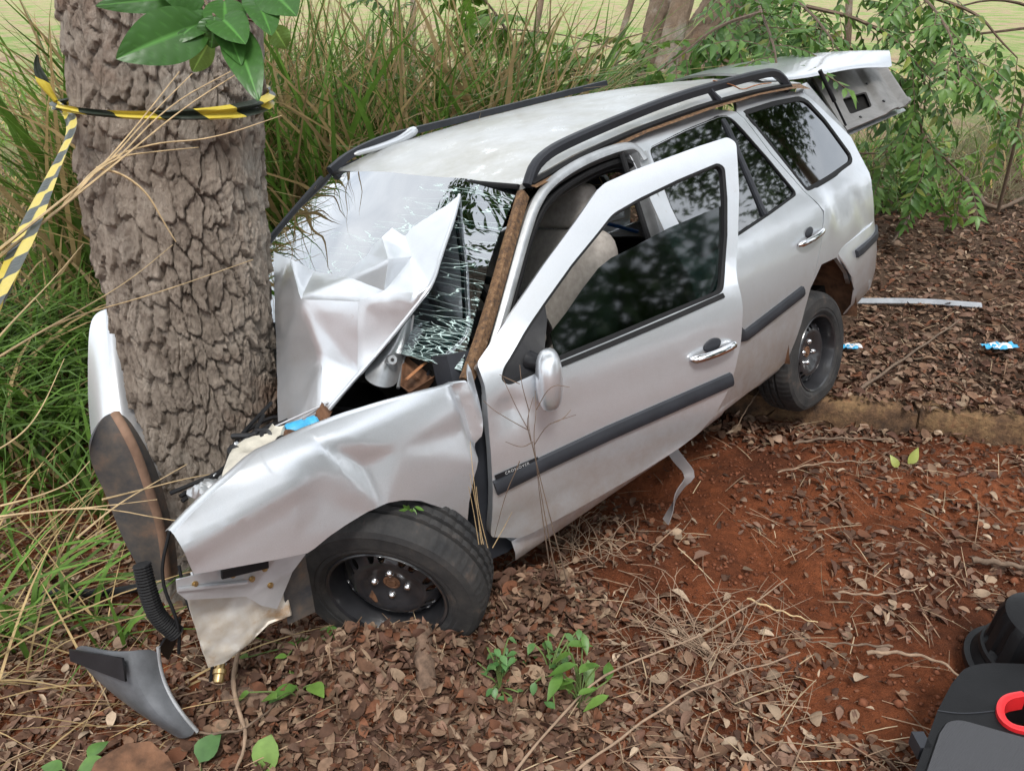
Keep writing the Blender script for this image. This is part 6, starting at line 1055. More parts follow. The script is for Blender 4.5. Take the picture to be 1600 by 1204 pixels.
def density(x, y):
    """1 = covered in litter, 0 = bare red soil"""
    d = .95 + 0 * x
    for (cx, cy, rx, ry, a) in ((.62, 2.92, .30, .22, .9), (.85, 2.38, .30, .28, .85), (1.1, 1.75, .42, .26, .8), (1.0, 3.1, .5, .12, .75), (2.0, 2.95, .5, .13, .75), (.45, 2.28, .22, .10, .7), (1.5, 3.3, .7, .1, .6), (1.45, 2.0, .2, .2, .5)):
        d = d - a * np.exp(-(((x - cx) / rx) ** 2 + ((y - cy) / ry) ** 2))
    d = d - .55 * np.exp(-(((x - 1.3) / .95) ** 2 + ((y - 2.45) / .75) ** 2)); return np.clip(d + .12 + 1.1 * fbm(x * 3.0, y * 3.0, 17, 4), .04, 1)
def litter(name, n, size, x0, x1, y0, y1, label, pal, flatness, lift, seed_pow=1.0, keepf=None):
    yy = y0 * (y1 / y0) ** rng.random(n); xx = rng.uniform(-1, 1, n) * (.72 * yy + .35) + .05 * yy; ok = (xx > x0) & (xx < x1) & (rng.random(n) < density(xx, yy)) & (np.hypot(xx + 1.1, yy - 2.58) > .3)
    ok &= ~((xx > .8) & (np.abs(yy - YK(xx) - .03) < .07) & (rng.random(n) < .3))
    if keepf is not None: ok &= keepf(xx, yy)
    xx = xx[ok]; yy = yy[ok]; n = len(xx); e = .02; zz = gz(xx, yy); kb = (xx > .8) & (xx < 3.95) & (yy > YK(xx)) & (yy < YK(xx) + .14); zz = np.where(kb, np.maximum(zz, .004), zz)
    nx_ = -(gz(xx + e, yy) - gz(xx - e, yy)) / (2 * e); ny_ = -(gz(xx, yy + e) - gz(xx, yy - e)) / (2 * e); up = np.stack([nx_ * .5, ny_ * .5, np.ones(n)], 1) + rng.normal(size=(n, 3)) * flatness
    az = rng.random(n) * 2 * np.pi; d = np.stack([np.cos(az), np.sin(az), rng.normal(size=n) * flatness * .6], 1); M3 = ortho(d, up) * (size[0] * (size[1] / size[0]) ** rng.random(n))[:, None, None]
    P = np.stack([xx, yy, zz + lift * rng.random(n) + .003], 1); pal = np.array(pal); c = pal[rng.integers(0, len(pal), n)] * rng.uniform(.65, 1.3, (n, 1))
    return tag(instance_mesh(name, DL, n, rng.integers(0, len(DL), n), M3, P, c, M_lit), label, 'leaves', kind='stuff')
BR = [(.12, .064, .040), (.155, .088, .055), (.085, .044, .028), (.20, .125, .082), (.14, .058, .031), (.10, .050, .034), (.17, .10, .07)]
TAN = [(.29, .21, .145), (.37, .28, .20), (.24, .165, .11), (.26, .175, .125)]
litter('leaf_litter', 30000, (.018, .058), -4.5, 7.5, 1.02, 9.5, 'brown dead leaf litter covering the ground', BR, .38, .022)
litter('pale_leaf_litter', 4600, (.020, .056), -4, 7, 1.02, 9, 'pale tan dead leaves scattered over the litter', TAN, .28, .028)
litter('leaf_crumbs', 15000, (.006, .018), -2.5, 4, 1.02, 4.5, 'fine leaf crumbs and chips on the red soil', BR + TAN[:1], .5, .008)
litter('far_leaf_litter', 26000, (.03, .085), -6, 9, 3.4, 11, 'brown leaf mulch behind the kerb and under the trees', BR + TAN[2:], .45, .03)
litter('twig_chips', 9000, (.012, .05), -2.5, 4, 1.02, 5, 'small dark chips and broken bits in the litter', BR, .7, .015)
pile = lambda x, y: (np.hypot((x - .05) / .28, (y - 2.1) / .2) < 1) | (np.hypot((x + .35) / .6, (y - 1.68) / .22) < 1)
litter('leaf_pile', 34000, (.022, .062), -1, 1, 1.2, 2.6, 'heap of dead leaves pushed up against the front wheel', BR + TAN[2:3], .8, .05, keepf=pile)
# the larger leaves that can be told apart, one by one, lying on the ground
lm = []
for k in range(len(DL)):
    for q in range(5):
        V, F = DL[k]; me = bpy.data.meshes.new('leaf'); me.from_pydata([tuple(v) for v in V], [], [tuple(f) for f in F]); me.polygons.foreach_set('use_smooth', [True] * len(F)); cc_ = (BR + TAN + [(.26, .12, .06)])[(k * 5 + q * 3) % (len(BR) + len(TAN) + 1)]
        me.color_attributes.new('Col', 'FLOAT_COLOR', 'POINT').data.foreach_set('color', np.tile(np.array((*cc_, 1), np.float32), len(V))); me.materials.append(M_lit); lm.append(me)
for i in range(170):
    y_ = 1.35 * (3.0 / 1.35) ** rng.random(); x_ = rng.uniform(-1, 1) * .66 * y_
    if incar(np.array(x_), np.array(y_)) or rng.random() > float(density(np.array(x_), np.array(y_))) + .15: continue
    o = bpy.data.objects.new('leaf', lm[int(rng.integers(0, len(lm)))]); link(o, ground); o.location = (x_, y_, float(gz(x_, y_)) + .022 + .012 * rng.random()); o.rotation_euler = (rng.normal() * .3, rng.normal() * .3, rng.random() * 6.28); k = rng.uniform(.055, .088); o.scale = (k, k * rng.uniform(.8, 1.2), k)
# straw and fine twigs
n = 5200; yy = 1.05 * (8 / 1.05) ** rng.random(n); xx = rng.uniform(-1, 1, n) * (.72 * yy + .3); ok = (rng.random(n) < density(xx, yy) + .15); xx = xx[ok]; yy = yy[ok]; n = len(xx); az = rng.random(n) * 6.283
b_ = np.array([(0, -.5, 0), (.33, -.5, .03), (.66, -.5, .02), (1, -.3, 0), (1, .3, 0), (.66, .5, .02), (.33, .5, .03), (0, .5, 0)]); bf = [(0, 1, 6, 7), (1, 2, 5, 6), (2, 3, 4, 5)]
d = np.stack([np.cos(az), np.sin(az), rng.normal(size=n) * .12], 1); ln = rng.uniform(.04, .2, n); M3 = ortho(d, np.tile((0, 0, 1.), (n, 1)) + rng.normal(size=(n, 3)) * .3); M3 = M3 * np.stack([ln, rng.uniform(.0015, .004, n), ln], 1)[:, None, :]
tag(instance_mesh('dry_stalks', [(b_, bf)], n, np.zeros(n, int), M3, np.stack([xx, yy, gz(xx, yy) + .006 + .03 * rng.random(n)], 1), np.array([(.30, .20, .13), (.22, .14, .09), (.40, .30, .19)])[rng.integers(0, 3, n)] * rng.uniform(.6, 1.2, (n, 1)), M_lit), 'fine dry stalks and needles strewn over the litter', 'straw', kind='stuff')
# soil crumbs
n = 9000; xx = rng.uniform(-.3, 2.4, n); yy = rng.uniform(1.3, 3.6, n); ok = rng.random(n) < 1.05 - density(xx, yy); xx = xx[ok]; yy = yy[ok]; n = len(xx)
ico = [(0, 0, 1), (.9, 0, .3), (.2, .8, .35), (-.7, .5, .3), (-.7, -.5, .4), (.3, -.9, .3), (0, 0, -.6)]; icf = [(0, 1, 2), (0, 2, 3), (0, 3, 4), (0, 4, 5), (0, 5, 1), (6, 2, 1), (6, 3, 2), (6, 4, 3), (6, 5, 4), (6, 1, 5)]
az = rng.random(n) * 6.28; d = np.stack([np.cos(az), np.sin(az), 0 * az], 1); M3 = ortho(d, np.tile((0, 0, 1.), (n, 1))) * (.002 + .008 * rng.random(n) ** 3 + .014 * rng.random(n) ** 14)[:, None, None]
tag(instance_mesh('soil_crumbs', [(ico, icf)], n, np.zeros(n, int), M3, np.stack([xx, yy, gz(xx, yy)], 1), np.array((.17, .06, .03)) * rng.uniform(.6, 1.3, (n, 1)), M_lit), 'crumbs of loose red earth', 'soil', kind='stuff')

# ================================================================ single plants
def vnz(p): return Vector((p[0], p[1], float(gz(p[0], p[1]))))
def plant(name, pos, leaves, label, cat='plant', col=((.09, .19, .035), (.17, .30, .06)), stem=.0022, stemc=None):
    """leaves: (stem-top offset xyz, direction xyz, length, width ratio)"""
    base = vnz(pos); root = empty(name, base); tag(root, label, cat); sb = MB()
    for (off, dr, ln, wr) in leaves:
        p = Vector(off); sb.tube(smooth_path([Vector((0, 0, -.01)), Vector((p.x * .3, p.y * .3, p.z * .7)), p], 8), stem, 5)
        V, F = leafshape(6, wr, .25, .22, .6); dv = Vector(dr).normalized(); s_ = Vector((0, 0, 1)).cross(dv); s_ = s_.normalized() if s_.length > .05 else Vector((1, 0, 0)); nn = dv.cross(s_)
        k = random.random(); c = tuple(col[0][i] * (1 - k) + col[1][i] * k for i in range(3)); me_v = [p + dv * (v[0] * ln) + s_ * (v[1] * ln) + nn * (v[2] * ln) for v in V]
        o = mk('leaf', me_v, F, M_leaf, root, 60); ca = o.data.color_attributes.new('Col', 'FLOAT_COLOR', 'POINT'); ca.data.foreach_set('color', np.tile(np.array((*c, 1), np.float32), len(V)))
    sb.build('stem', stemc or simple(name + '_stem', (.12, .18, .05), .6), root, 60); return root
rl_ = lambda n, sp, h0, h1, l0, l1, wr, dz=-.3: [((rng.normal() * sp, rng.normal() * sp, rng.uniform(h0, h1)), (rng.normal(), rng.normal() - .3, dz + rng.normal() * .25), rng.uniform(l0, l1), wr) for _ in range(n)]
plant('seedling', sd_['a'], rl_(16, .035, .04, .26, .055, .09, .42), 'bright green seedling with long pointed leaves below the door', 'seedling')
plant('seedling', sd_['b'], rl_(34, .035, .02, .17, .022, .034, .7), 'seedling with many small round leaflets right of the bark log', 'seedling', ((.07, .17, .05), (.12, .25, .08)))
plant('seedling', sd_['j'], rl_(18, .05, .03, .14, .025, .04, .65), 'small round-leaved seedling between two larger seedlings', 'seedling', ((.07, .16, .045), (.12, .24, .07)))
plant('seedling', sd_['c'], rl_(6, .05, .02, .12, .05, .085, .62), 'green creeper with lobed leaves beside the brown root', 'seedling')
plant('seedling', sd_['i'], rl_(7, .06, .02, .07, .035, .06, .75), 'small creeper with rounded leaves below the front wheel', 'seedling')
plant('big_leaf', sd_['d'], [((.0, .0, .06), (.25, .45, .35), .085, .95)], 'single round glossy green leaf at the tip of the bumper piece', 'leaf', ((.09, .19, .06), (.10, .2, .07)))
plant('big_leaf', sd_['e'], [((.0, .02, .10), (-.15, -.5, -.55), .12, .72)], 'single pale green pointed leaf hanging at the bottom edge', 'leaf', ((.20, .32, .08), (.22, .34, .09)))
plant('big_leaf', sd_['k'], [((.02, .0, .06), (.5, .1, .2), .075, .8), ((-.03, .01, .05), (-.6, .1, .1), .06, .75), ((.03, .03, .07), (.3, .5, .1), .06, .8)], 'cluster of green leaves at the bottom left corner', 'leaf', ((.10, .21, .05), (.13, .25, .06)))
tl = G['tyreleaf']; root = empty('leaf_sprig', tl[0]); tag(root, 'small green sprig of narrow leaves lying on the front tyre', 'sprig')
for k in range(7):
    a = k * .95 + .3; dv = Vector((math.cos(a) * .6, -.35, math.sin(a) * .7 + .2)).normalized(); V, F = leafshape(4, .32, .2, .1, .6); s_ = dv.cross(Vector((0, -1, .3))).normalized(); nn = dv.cross(s_)
    o = mk('leaf', [dv * (v[0] * .036) + s_ * (v[1] * .036) + nn * (v[2] * .036) + Vector((.004 * k - .01, 0, .003 * k)) for v in V], F, M_leaf, root, 60); o.data.color_attributes.new('Col', 'FLOAT_COLOR', 'POINT').data.foreach_set('color', np.tile(np.array((.13, .26, .05, 1), np.float32), len(V)))
# hanging twig of big leaves close to the camera
M_big = attr_mat('glossy_leaf', .36, .22, .4, 0, .12, 14)
tw_ = empty('leafy_twig', G['ftstem'][0]); tag(tw_, 'hanging twig with large glossy green leaves over the trunk at the top edge', 'twig'); twi = Matrix.Translation(-Vector(G['ftstem'][0]))
par(MB().tube(smooth_path(G['ftstem'], 20), list(np.linspace(.003, .008, 20)), 8).build('stem', M_twig, None, 60), tw_, twi)
for i, (a, b_, wd_) in enumerate(G['ftl']):
    a = Vector(a); b_ = Vector(b_); dv = b_ - a; ln = dv.length; dv.normalize(); view = (Vector((0, 0, 1.75)) - a).normalized(); tl_ = Vector((rng.normal() * .12, rng.normal() * .1, .25 + rng.normal() * .12)); nn = (view + tl_); nn = (nn - dv * nn.dot(dv)).normalized(); s_ = dv.cross(nn)
    V = []; F = []; n = 44; cols = []; JS = [q_ / 8 for q_ in range(-8, 9)]; par(MB().tube([Vector(G['ftstem'][0]), Vector(G['ftstem'][0]).lerp(a, .6) + Vector((0, 0, .004)), a], .0017, 6).build('petiole', M_twig, None, 60), tw_, twi)
    for k in range(n + 1):
        t = k / n; hw = wd_ * .5 * math.sin(math.pi * min(1, t ** .85 * .985 + .012)) ** .75; bend = .10 * ln * (t - t * t) * 2 - .05 * ln * t
        for j in JS:
            vein = abs(j) > .03 and ((t * 8 - abs(j) * 1.1) % 1.0) < .13
            V.append(a + dv * (t * ln) + s_ * (hw * j) + nn * (bend + hw * .22 * abs(j) - .10 * hw * j * j - (.0006 if vein else 0) + .0012 * math.sin(t * 9 + i * 2) * abs(j))); f_ = 1.0; c_ = (.04, .112, .022) if i not in (9, 10) else (.17, .30, .07); cols.append((*(x * (2.3 if j == 0 else 1.25 if vein else 1) for x in c_), 1))
    for k in range(n):
        for j in range(16): q = k * 17 + j; F.append((q, q + 17, q + 18, q + 1))
    o = par(mk('leaf', V, F, M_big, None, 80), tw_, twi); o.data.color_attributes.new('Col', 'FLOAT_COLOR', 'POINT').data.foreach_set('color', np.array(cols, np.float32).ravel())
# dry stalks bent across the trunk
M_straw = simple('straw', (.48, .35, .19), .7, 0, .25, 40)
def bundle(name, paths, r_, label):
    root = empty(name, paths[0][0]); tag(root, label, 'dry grass'); inv = Matrix.Translation(-Vector(paths[0][0]))
    for L in paths: par(MB().tube(smooth_path(L, 26), list(np.linspace(r_, r_ * .3, 26)), 5).build('stalk', M_straw, None, 60), root, inv)
    return root
bundle('dry_stalk_bundle', G['stalks'][:6] + [G['stalks'][8]], .0032, 'bundle of dry straw stalks fanning across the trunk and the tape'); bundle('dry_stalk_bundle', G['stalks'][6:8] + G['stalks'][9:], .0024, 'thin dry straw stalks crossing the trunk at the far fender'); bundle('dry_stalk_bundle', G['stalks2'], .003, 'dry straw stalks lying over the torn wheel liner')
wr_ = empty('dead_weed', G['weedp'][0][0]); tag(wr_, 'dead branching weed standing in front of the open door', 'weed'); inv = Matrix.Translation(-Vector(G['weedp'][0][0]))
for i, L in enumerate(G['weedp']): par(MB().tube(smooth_path(L, 14), list(np.linspace(.0022 if i < 3 else .0013, .0007, 14)), 5).build('stalk', M_twig if i < 14 else M_straw, None, 60), wr_, inv)
def twigbush(pos, n, label, spread, h):
    p0 = vnz(pos); root = empty('dead_twig_bush', p0); tag(root, label, 'weed')
    for i in range(n):
        a = rng.random() * 6.28; d = Vector((math.cos(a), math.sin(a), .3 + .5 * rng.random())); L = [Vector((rng.normal() * .05, rng.normal() * .04, 0))]
        for k in range(4): d = (d + Vector((rng.normal() * .4, rng.normal() * .4, rng.normal() * .22 - .12))).normalized(); L.append(L[-1] + d * spread * .28); L[-1].z = max(.004, min(L[-1].z, h))
        m_ = MB().tube(smooth_path(L, 10), list(np.linspace(.0022, .0007, 10)), 4)
        for k in (1, 2, 3):
            q = L[k]; e_ = q + Vector((rng.normal() * .06, rng.normal() * .06, rng.normal() * .03 + .01)); m_.tube([q, (q + e_) / 2 + Vector((0, 0, .008)), e_], [.0012, .001, .0006], 4)
        m_.build('twig', M_pale, root, 60)
M_pale = simple('pale_dead_twig', (.27, .185, .125), .85, 0, .3, 30)
twigbush((.62, 1.98), 34, 'pale tangle of dead twigs lying right of the seedlings', .34, .16); twigbush((.30, 2.42), 22, 'brown tangle of straw under the door edge', .22, .10)
# sticks, logs
SL = dict(s1='grey bent stick near the black cap', s2='short yellow straw on the bare soil', s3='pale grey stick at the bottom edge', s4='long pale twig slanting up from the bottom edge', s5='thick brown stick at the right edge above the black cap', s6='grey stick lying along the foot of the kerb', s7='brown stick slanting behind the rear wheel above the kerb', s8='pale curving root by the loose bumper piece', s9='thin grey branch from the bumper tip to the creeper',
 s10='second long pale twig at the bottom edge', s11='thin straight stick below the soil patch', s12='pale stick behind the tailgate bush', s13='thick crooked dead branch at the upper right', s14='short grey stick leaning under the sill', s15='thin brown stick beside the curving root', s16='weathered grey branch under the front wheel', s17='short pale stick on the red soil near the kerb', s18='thin twig lying left of the black cap')
for k, L in G['sticks'].items():
    lift = .012; pts = [Vector((p[0], p[1], max(p[2], float(gz(p[0], p[1])) + lift))) for p in smooth_path(L, 22)]; pts = [p + Vector((0, 0, .004 * math.sin(i * 1.3))) for i, p in enumerate(pts)]
    r_ = dict(s5=.012, s13=.03, s12=.018, s8=.008, s7=.009, s3=.008, s16=.008, s6=.007, s1=.0065).get(k, .004)
    rr = [r_ * (1 - .5 * i / 21) * (1 + .15 * math.sin(i * 2.1)) for i in range(22)]
    tag(MB().tube(pts, rr, 7).build('stick', {'s2': M_straw, 's3': M_pale, 's1': M_pale, 's8': M_pale, 's4': M_pale, 's10': M_pale, 's13': M_twig}.get(k, random.choice([M_pale, M_twig])), None, 60), SL[k], 'stick', 'sticks on the ground')
M_log = simple('brown_log_bark', (.15, .095, .065), .95, 0, .5, 40, 1.0, 60)
for k, L, r_, lb in (('log', G['log'], .030, 'short bark log standing in the litter below the front wheel'), ('log2', G['log2'], .028, 'weathered wood chunk under the torn apron')):
    pts = [Vector((p[0], p[1], float(gz(p[0], p[1])) + .022)) for p in seg_resample([tuple(q) for q in L], 10)]; m_ = MB().tube(pts, [r_ * (1 + .06 * math.sin(i * 1.7)) for i in range(10)], 14); 
    m_.V = [tuple(Vector(v) + Vector((float(fbm(v[0] * 60, v[1] * 60 + v[2] * 40, 8)), float(fbm(v[1] * 60, v[2] * 60, 12)), float(fbm(v[2] * 70, v[0] * 60, 15)))) * .008) for v in m_.V]; tag(m_.build('wood_log', M_log, None, 30), lb, 'log')

# ================================================================ loose debris
def uvgrid(name, rows, m, us, vs):
    o = MB().grid(rows).build(name, m, None, 60, False); ul = o.data.uv_layers.new(name='UVMap'); k = len(rows[0])
    for l in o.data.loops: i, j = divmod(l.vertex_index, k); ul.data[l.index].uv = (us[i], vs[j])
    return o
bp_ = MB().grid(B['bpiece']).build('bumper_piece', simple('scuffed_grey_plastic', (.105, .11, .12), .45, .1, .3, 14, .15, 90), None, 60); subd(bp_, 3); solid(bp_, .006, 0)
root = empty('bumper_fragment', vnz(B['bpiece'][4][1])); tag(root, 'broken grey bumper corner lying in the leaf litter', 'bumper'); inv = root.matrix_world.inverted() if False else Matrix.Translation(-root.location)
par(bp_, root, inv)
bk_ = [[Vector(B['bpiece'][0][0]).lerp(Vector(B['bpiece'][0][2]), u) for u in np.linspace(.0, .95, 8)], [Vector(B['bpiece'][1][0]).lerp(Vector(B['bpiece'][1][2]), u) for u in np.linspace(.0, .95, 8)]]
o = par(MB().grid([[p + Vector((0, -.030, .006)) for p in r_] for r_ in bk_]).build('black_insert', M_black, None, 60), root, inv); solid(o, .006, 0)
fe = smooth_path([B['bpiece'][i][3] for i in range(5)], 20); par(MB().tube(fe, .008, 8, flat=.6).build('light_edge', M_bracket, None, 60), root, inv)
o = par(plate('inner_wall', B['bpiece_in'], M_black, None, .006, 40, 0, 2), root, inv)
ln_ = MB().grid(B['liner']).build('wheel_liner', M_liner, None, 60); subd(ln_, 3); solid(ln_, .006, 0)
tag(ln_, 'muddy dark plastic wheel liner torn loose left of the trunk', 'wheel liner')
par(MB().tube(smooth_path([Vector(r_[3]) + Vector((0, -.02, .01)) for r_ in B['liner']], 30), .014, 8, flat=.7).build('liner_rib', simple('dried_mud_brown', (.20, .12, .08), .85, 0, .35, 12, .3, 40), None, 60), ln_, Matrix.Identity(4))
tag(MB().tube(smooth_path([vnz(p) + Vector((0, 0, .03 + .01 * i)) for i, p in enumerate(G['hose'])], 20), .016, 10).build('black_strip', M_black, None, 60), 'black plastic strip in the grass at the left edge', 'plastic strip')
pt_ = plate('rusty_plate', G['plate'], M_rust, None, .006, 40, .01, 4); tag(pt_, 'rusty brown metal plate at the bottom left edge', 'metal plate')
ws_ = [Vector((p[0], p[1], p[2])) for p in smooth_path(G['white'], 20)]; tag(MB().sweep(ws_, [(-.004, -.022), (.004, -.022), (.008, 0), (.004, .022), (-.004, .022)], (0, -.5, 1)).build('trim_strip', simple('white_trim', (.30, .315, .34), .5), None, 40), 'long white trim strip lying behind the rear bumper', 'trim strip')
def litterbag(pos, sc_, mats, label):
    root = empty('plastic_litter', pos); tag(root, label, 'litter')
    for i, m_ in enumerate(mats):
        bm = bmesh.new(); bmesh.ops.create_grid(bm, x_segments=9, y_segments=6, size=.5)
        for v in bm.verts: v.co = Vector((v.co.x * sc_ * 1.5 + i * sc_ * .5, v.co.y * sc_ + i * .01, .012 + sc_ * 1.0 * abs(float(fbm(v.co.x * 3.3 + i * 5, v.co.y * 3.3, 61 + i, 3)))))
        o = frombm('crumpled_sheet', bm, m_, root, 30); solid(o, .001, 0)
M_wp = simple('white_plastic', (.7, .7, .7), .4)
litterbag(G['trash1'], .06, [M_cyan, M_wp], 'crumpled blue wrapper behind the rear wheel'); litterbag(G['trash2'], .075, [M_cyan, M_wp, M_cyan], 'crumpled blue and white plastic at the right edge of the litter')
for k, (p, lb) in enumerate(zip(G['yleaf'], ('larger pale yellow-green leaf standing by the kerb', 'smaller pale yellow-green leaf by the kerb'))):
    V, F = leafshape(6, .62, .3, .3, .5); ln = (.085, .06)[k]; base = Vector((p[0], p[1], float(gz(p[0], p[1])) + .015)); dv = Vector(((.6, -.4)[k], .2, .7)).normalized(); s_ = dv.cross(Vector((0, -1, .2))).normalized(); nn = s_.cross(dv)
    o = mk('fallen_leaf', [base + dv * (v[0] * ln) + s_ * (v[1] * ln) + nn * (v[2] * ln) for v in V], F, M_leaf, None, 60); o.data.color_attributes.new('Col', 'FLOAT_COLOR', 'POINT').data.foreach_set('color', np.tile(np.array((.34, .38, .10, 1), np.float32), len(V))); tag(o, lb, 'leaf')
tn = [car.matrix_world.inverted() @ Vector(p) for p in smooth_path(G['torn'], 24)]; MB().sweep(tn, [(-.001, -.02), (.002, -.02), (.002, .02), (-.001, .02)], [(math.sin(i * .2), .6, .8 * math.cos(i * .25)) for i in range(24)]).build('torn_trim_strip', simple('greyish_trim', (.22, .20, .20), .5), car, 40)
# hazard tape
def tape_mat():
    m, t, p = newmat('yellow_black_tape'); tc = t.nodes.new('ShaderNodeTexCoord'); sp = t.nodes.new('ShaderNodeSeparateXYZ'); t.links.new(tc.outputs['UV'], sp.inputs[0])
    a = t.nodes.new('ShaderNodeMath'); a.operation = 'MULTIPLY_ADD'; a.inputs[1].default_value = .18; t.links.new(sp.outputs[1], a.inputs[0]); t.links.new(sp.outputs[0], a.inputs[2])
    f_ = t.nodes.new('ShaderNodeMath'); f_.operation = 'FRACT'; t.links.new(a.outputs[0], f_.inputs[0]); g_ = t.nodes.new('ShaderNodeMath'); g_.operation = 'GREATER_THAN'; g_.inputs[1].default_value = .5; t.links.new(f_.outputs[0], g_.inputs[0])
    c = mixc(t, g_.outputs[0], (.60, .48, .07), (.03, .038, .028)); t.links.new(c, p.inputs['Base Color']); p.inputs['Roughness'].default_value = .35; p.inputs['Specular IOR Level'].default_value = .25
    n = noise(t, 30, 3); bump(t, p, n.outputs['Fac'], .3, .01)
    tr = t.nodes.new('ShaderNodeBsdfTranslucent'); mx = t.nodes.new('ShaderNodeMixShader'); mx.inputs[0].default_value = .2; t.links.new(c, tr.inputs['Color']); t.links.new(p.outputs[0], mx.inputs[1]); t.links.new(tr.outputs[0], mx.inputs[2]); t.links.new(mx.outputs[0], t.nodes['Material Output'].inputs['Surface']); return m
M_tape = tape_mat(); tape = empty('hazard_tape', B['tape1'][1]); tag(tape, 'yellow and black striped hazard tape tied round the trunk', 'tape'); tpi = Matrix.Translation(-Vector(B['tape1'][1]))
def ribbon(name, L, wids, ups, rate, twist=0, n=60, pleat=.25):
    P = smooth_path(L, n); rows = []; us = []; d = 0
    for i, p in enumerate(P):
        if i: d += (P[i] - P[i - 1]).length
        t = (P[min(i + 1, n - 1)] - P[max(0, i - 1)]).normalized(); up = Vector(ups); up = (up - t * up.dot(t)).normalized(); side = t.cross(up); w_ = float(np.interp(i / (n - 1), [a for a, _ in wids], [b for _, b in wids])); r_ = []
        for j in range(9):
            v = j / 8 - .5; q = twist * i / (n - 1); du = up * math.cos(q) + side * math.sin(q); ds = side * math.cos(q) - up * math.sin(q); r_.append(p + du * (v * w_) + ds * (pleat * w_ * .5 * math.sin(v * 9 + i * .12)))
        rows.append(r_); us.append(d * rate)
    return uvgrid(name, rows, M_tape, us, [j / 8 for j in range(9)])
wrap = [Vector((-1.035 + .318 * math.cos(a), 2.60 + .318 * math.sin(a), z)) for a, z in ((R(188), 1.485), (R(204), 1.488), (R(222), 1.490), (R(243), 1.488), (R(262), 1.482), (R(280), 1.478), (R(300), 1.476), (R(320), 1.474), (R(340), 1.478), (R(365), 1.49), (R(400), 1.5), (R(450), 1.5), (R(500), 1.49), (R(548), 1.475))]
par(ribbon('tape_loop', wrap, [(0, .010), (.06, .022), (.12, .018), (.2, .020), (.30, .026), (.40, .038), (.5, .036), (1, .03)], (0, 0, 1), 4.5, 0, 120, .55), tape, tpi)
kn = wrap[0]; T2 = [kn] + [Vector(p) for p in B['tape2'][1:]]; T3 = [kn, kn + Vector((-.015, -.02, .05)), kn + Vector((-.03, -.01, .10)), kn + Vector((-.02, -.01, .13))]
par(ribbon('tape_tail', T2, [(0, .012), (.1, .026), (.5, .055), (1, .085)], (.9, 0, .35), 5.5, .35, 80, .12), tape, tpi); par(ribbon('tape_end', T3, [(0, .012), (.5, .035), (1, .006)], (.9, .2, .2), 6.0, 0, 20, .2), tape, tpi)
# bits hanging out of the torn nose
tr = MB(); hc = [car.matrix_world.inverted() @ Vector(p) for p in ((-.955, 1.72, .44), (-.945, 1.70, .36), (-.935, 1.70, .28), (-.90, 1.71, .22))]
hp = smooth_path(hc, 60); tr.tube(hp, [.021 + .003 * (i % 2) for i in range(60)], 14); tr.build('corrugated_hose', M_rubber, car, 20)
for i, L in enumerate([[(-.87, 1.74, .42), (-.85, 1.70, .30), (-.80, 1.70, .18), (-.82, 1.68, .08)], [(-.84, 1.74, .40), (-.80, 1.69, .30), (-.83, 1.68, .20), (-.78, 1.70, .12)], [(-.90, 1.80, .50), (-.93, 1.74, .38), (-.88, 1.70, .26), (-.90, 1.70, .16)]]):
    MB().tube(smooth_path([car.matrix_world.inverted() @ Vector(p) for p in L], 20), .0045, 6).build('hanging_wire', (M_rubber, M_bracket, M_rubber)[i], car)
lb_ = car.matrix_world.inverted() @ Vector((-.78, 1.66, .135)); MB().lathe([(0, .03), (.012, .03), (.014, .022), (.014, .010), (.018, .008), (.018, -.004), (.012, -.006), (.012, -.03), (0, -.03)], lb_, (.6, .5, -.6), 18).build('lamp_bulb', M_brass, car, 40)
# black case with red latch and the ribbed black cap, bottom right
cz0 = B['case'][0][2]; M_case = simple('black_case_plastic', (.007, .007, .008), .42, 0, .25, 14, .12, 220, spec=.22)
case = empty('tool_case', (1.5, 1.45, float(gz(1.5, 1.45)))); tag(case, 'black plastic tool case with grey textured lid and red latch', 'case'); ci = Matrix.Translation(-case.location)
o = par(panel('case_body', fillet([(p[0], p[1]) for p in B['case']], .03), [fillet([(p[0], p[1]) for p in B['casehole']], .02)], lambda x, y: (x, y, cz0 + .0), M_case, None, .02, .09, (0, 0, 1), 40), case, ci)
bv = o.modifiers.new('bev', 'BEVEL'); bv.width = .010; bv.segments = 3; bv.limit_method = 'ANGLE'; bv.angle_limit = R(50)
m, t, p = newmat('grey_dotted_panel'); tc = t.nodes.new('ShaderNodeTexCoord'); mp = t.nodes.new('ShaderNodeMapping'); mp.inputs['Rotation'].default_value = (0, 0, .78); t.links.new(tc.outputs['Object'], mp.inputs['Vector'])
vo = t.nodes.new('ShaderNodeTexVoronoi'); vo.inputs['Scale'].default_value = 210; vo.inputs['Randomness'].default_value = 0; t.links.new(mp.outputs[0], vo.inputs['Vector']); r_ = ramp(t, vo.outputs['Distance'], [(.25, (.008, .008, .009)), (.40, (.042, .042, .047))]); t.links.new(r_.outputs[0], p.inputs['Base Color']); p.inputs['Roughness'].default_value = .55; bump(t, p, vo.outputs['Distance'], .5, .004)
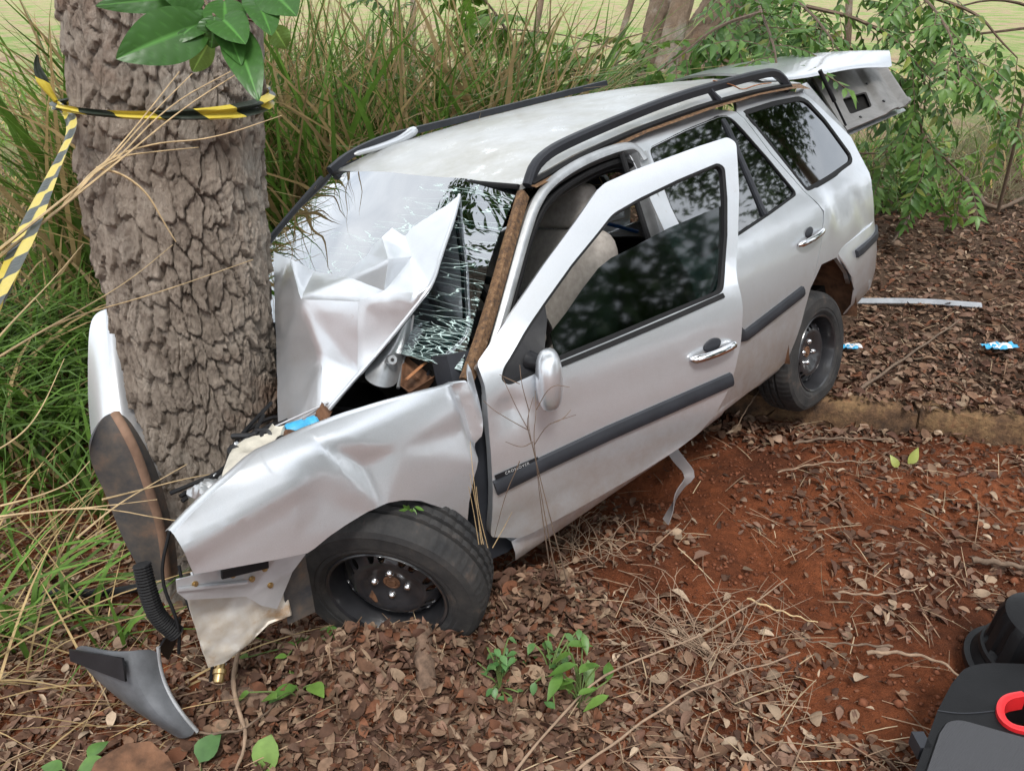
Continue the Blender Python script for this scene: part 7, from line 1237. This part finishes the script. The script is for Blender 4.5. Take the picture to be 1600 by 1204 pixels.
o = par(panel('textured_lid', fillet([(q[0], q[1]) for q in B['casepad']], .02), [], lambda x, y: (x, y, cz0 + .012), m, None, .05, .014, (0, 0, 1)), case, ci); bv = o.modifiers.new('bev', 'BEVEL'); bv.width = .004; bv.segments = 2; bv.limit_method = 'ANGLE'
ch = [(q[0], q[1]) for q in B['casehole']]; arc = smooth_path([(*ch[i], cz0 + .004) for i in (2, 1, 0, 8, 7, 6, 5)], 30)
par(MB().sweep(arc, [(-.04, -.006), (.007, -.006), (.009, .003), (.007, .012), (-.04, .012)], (0, 0, 1)).build('red_latch', M_red, None, 40), case, ci)
par(MB().box((B['case'][1][0] - .005, B['case'][1][1] + .01, cz0 - .02), (.03, .05, .04)).build('side_clip', M_trim, None, 30), case, ci)
pad_ = [(q[0], q[1], cz0 + .004) for q in fillet([(q[0], q[1]) for q in B['casepad']], .02)]; par(MB().tube(pad_ + pad_[:1], .0035, 6, False).build('lid_gasket', M_rubber, None, 60), case, ci)
sm_ = smooth_path([(B['case'][2][0], B['case'][2][1], cz0 + .001), (B['case'][2][0] + .06, B['case'][2][1] - .012, cz0 + .001), (B['casehole'][0][0], B['casehole'][0][1], cz0 + .001)], 14); par(MB().tube(sm_, .0015, 5).build('moulding_seam', M_trim, None, 60), case, ci)
cc = Vector(B['cap'][0]) + Vector((.07, .03, 0)); cc.z = float(gz(cc.x, cc.y)) + .005; cap = empty('ribbed_cap', cc); cap.scale = (1.35, 1.35, 1.7); tag(cap, 'round black ribbed plastic housing behind the tool case', 'housing')
MB().lathe([(0, .02), (.06, .02), (.085, .012), (.112, .012), (.120, .022), (.120, .034), (.108, .036), (.100, .050), (.094, .058)], (0, 0, 0), (.05, -.12, 1), 60).build('flange', M_case, cap, 40)
MB().lathe([(.096, .05), (.100, .058), (.098, .066), (.092, .068), (.090, .075), (.088, .135), (.080, .150), (.060, .156), (0, .158)], (0, 0, 0), (.05, -.12, 1), 96, lambda k, j, r_: r_ * (1.0 if (k % 8) < 5 or j not in (4, 5) else .93)).build('ribbed_body', M_case, cap, 30)
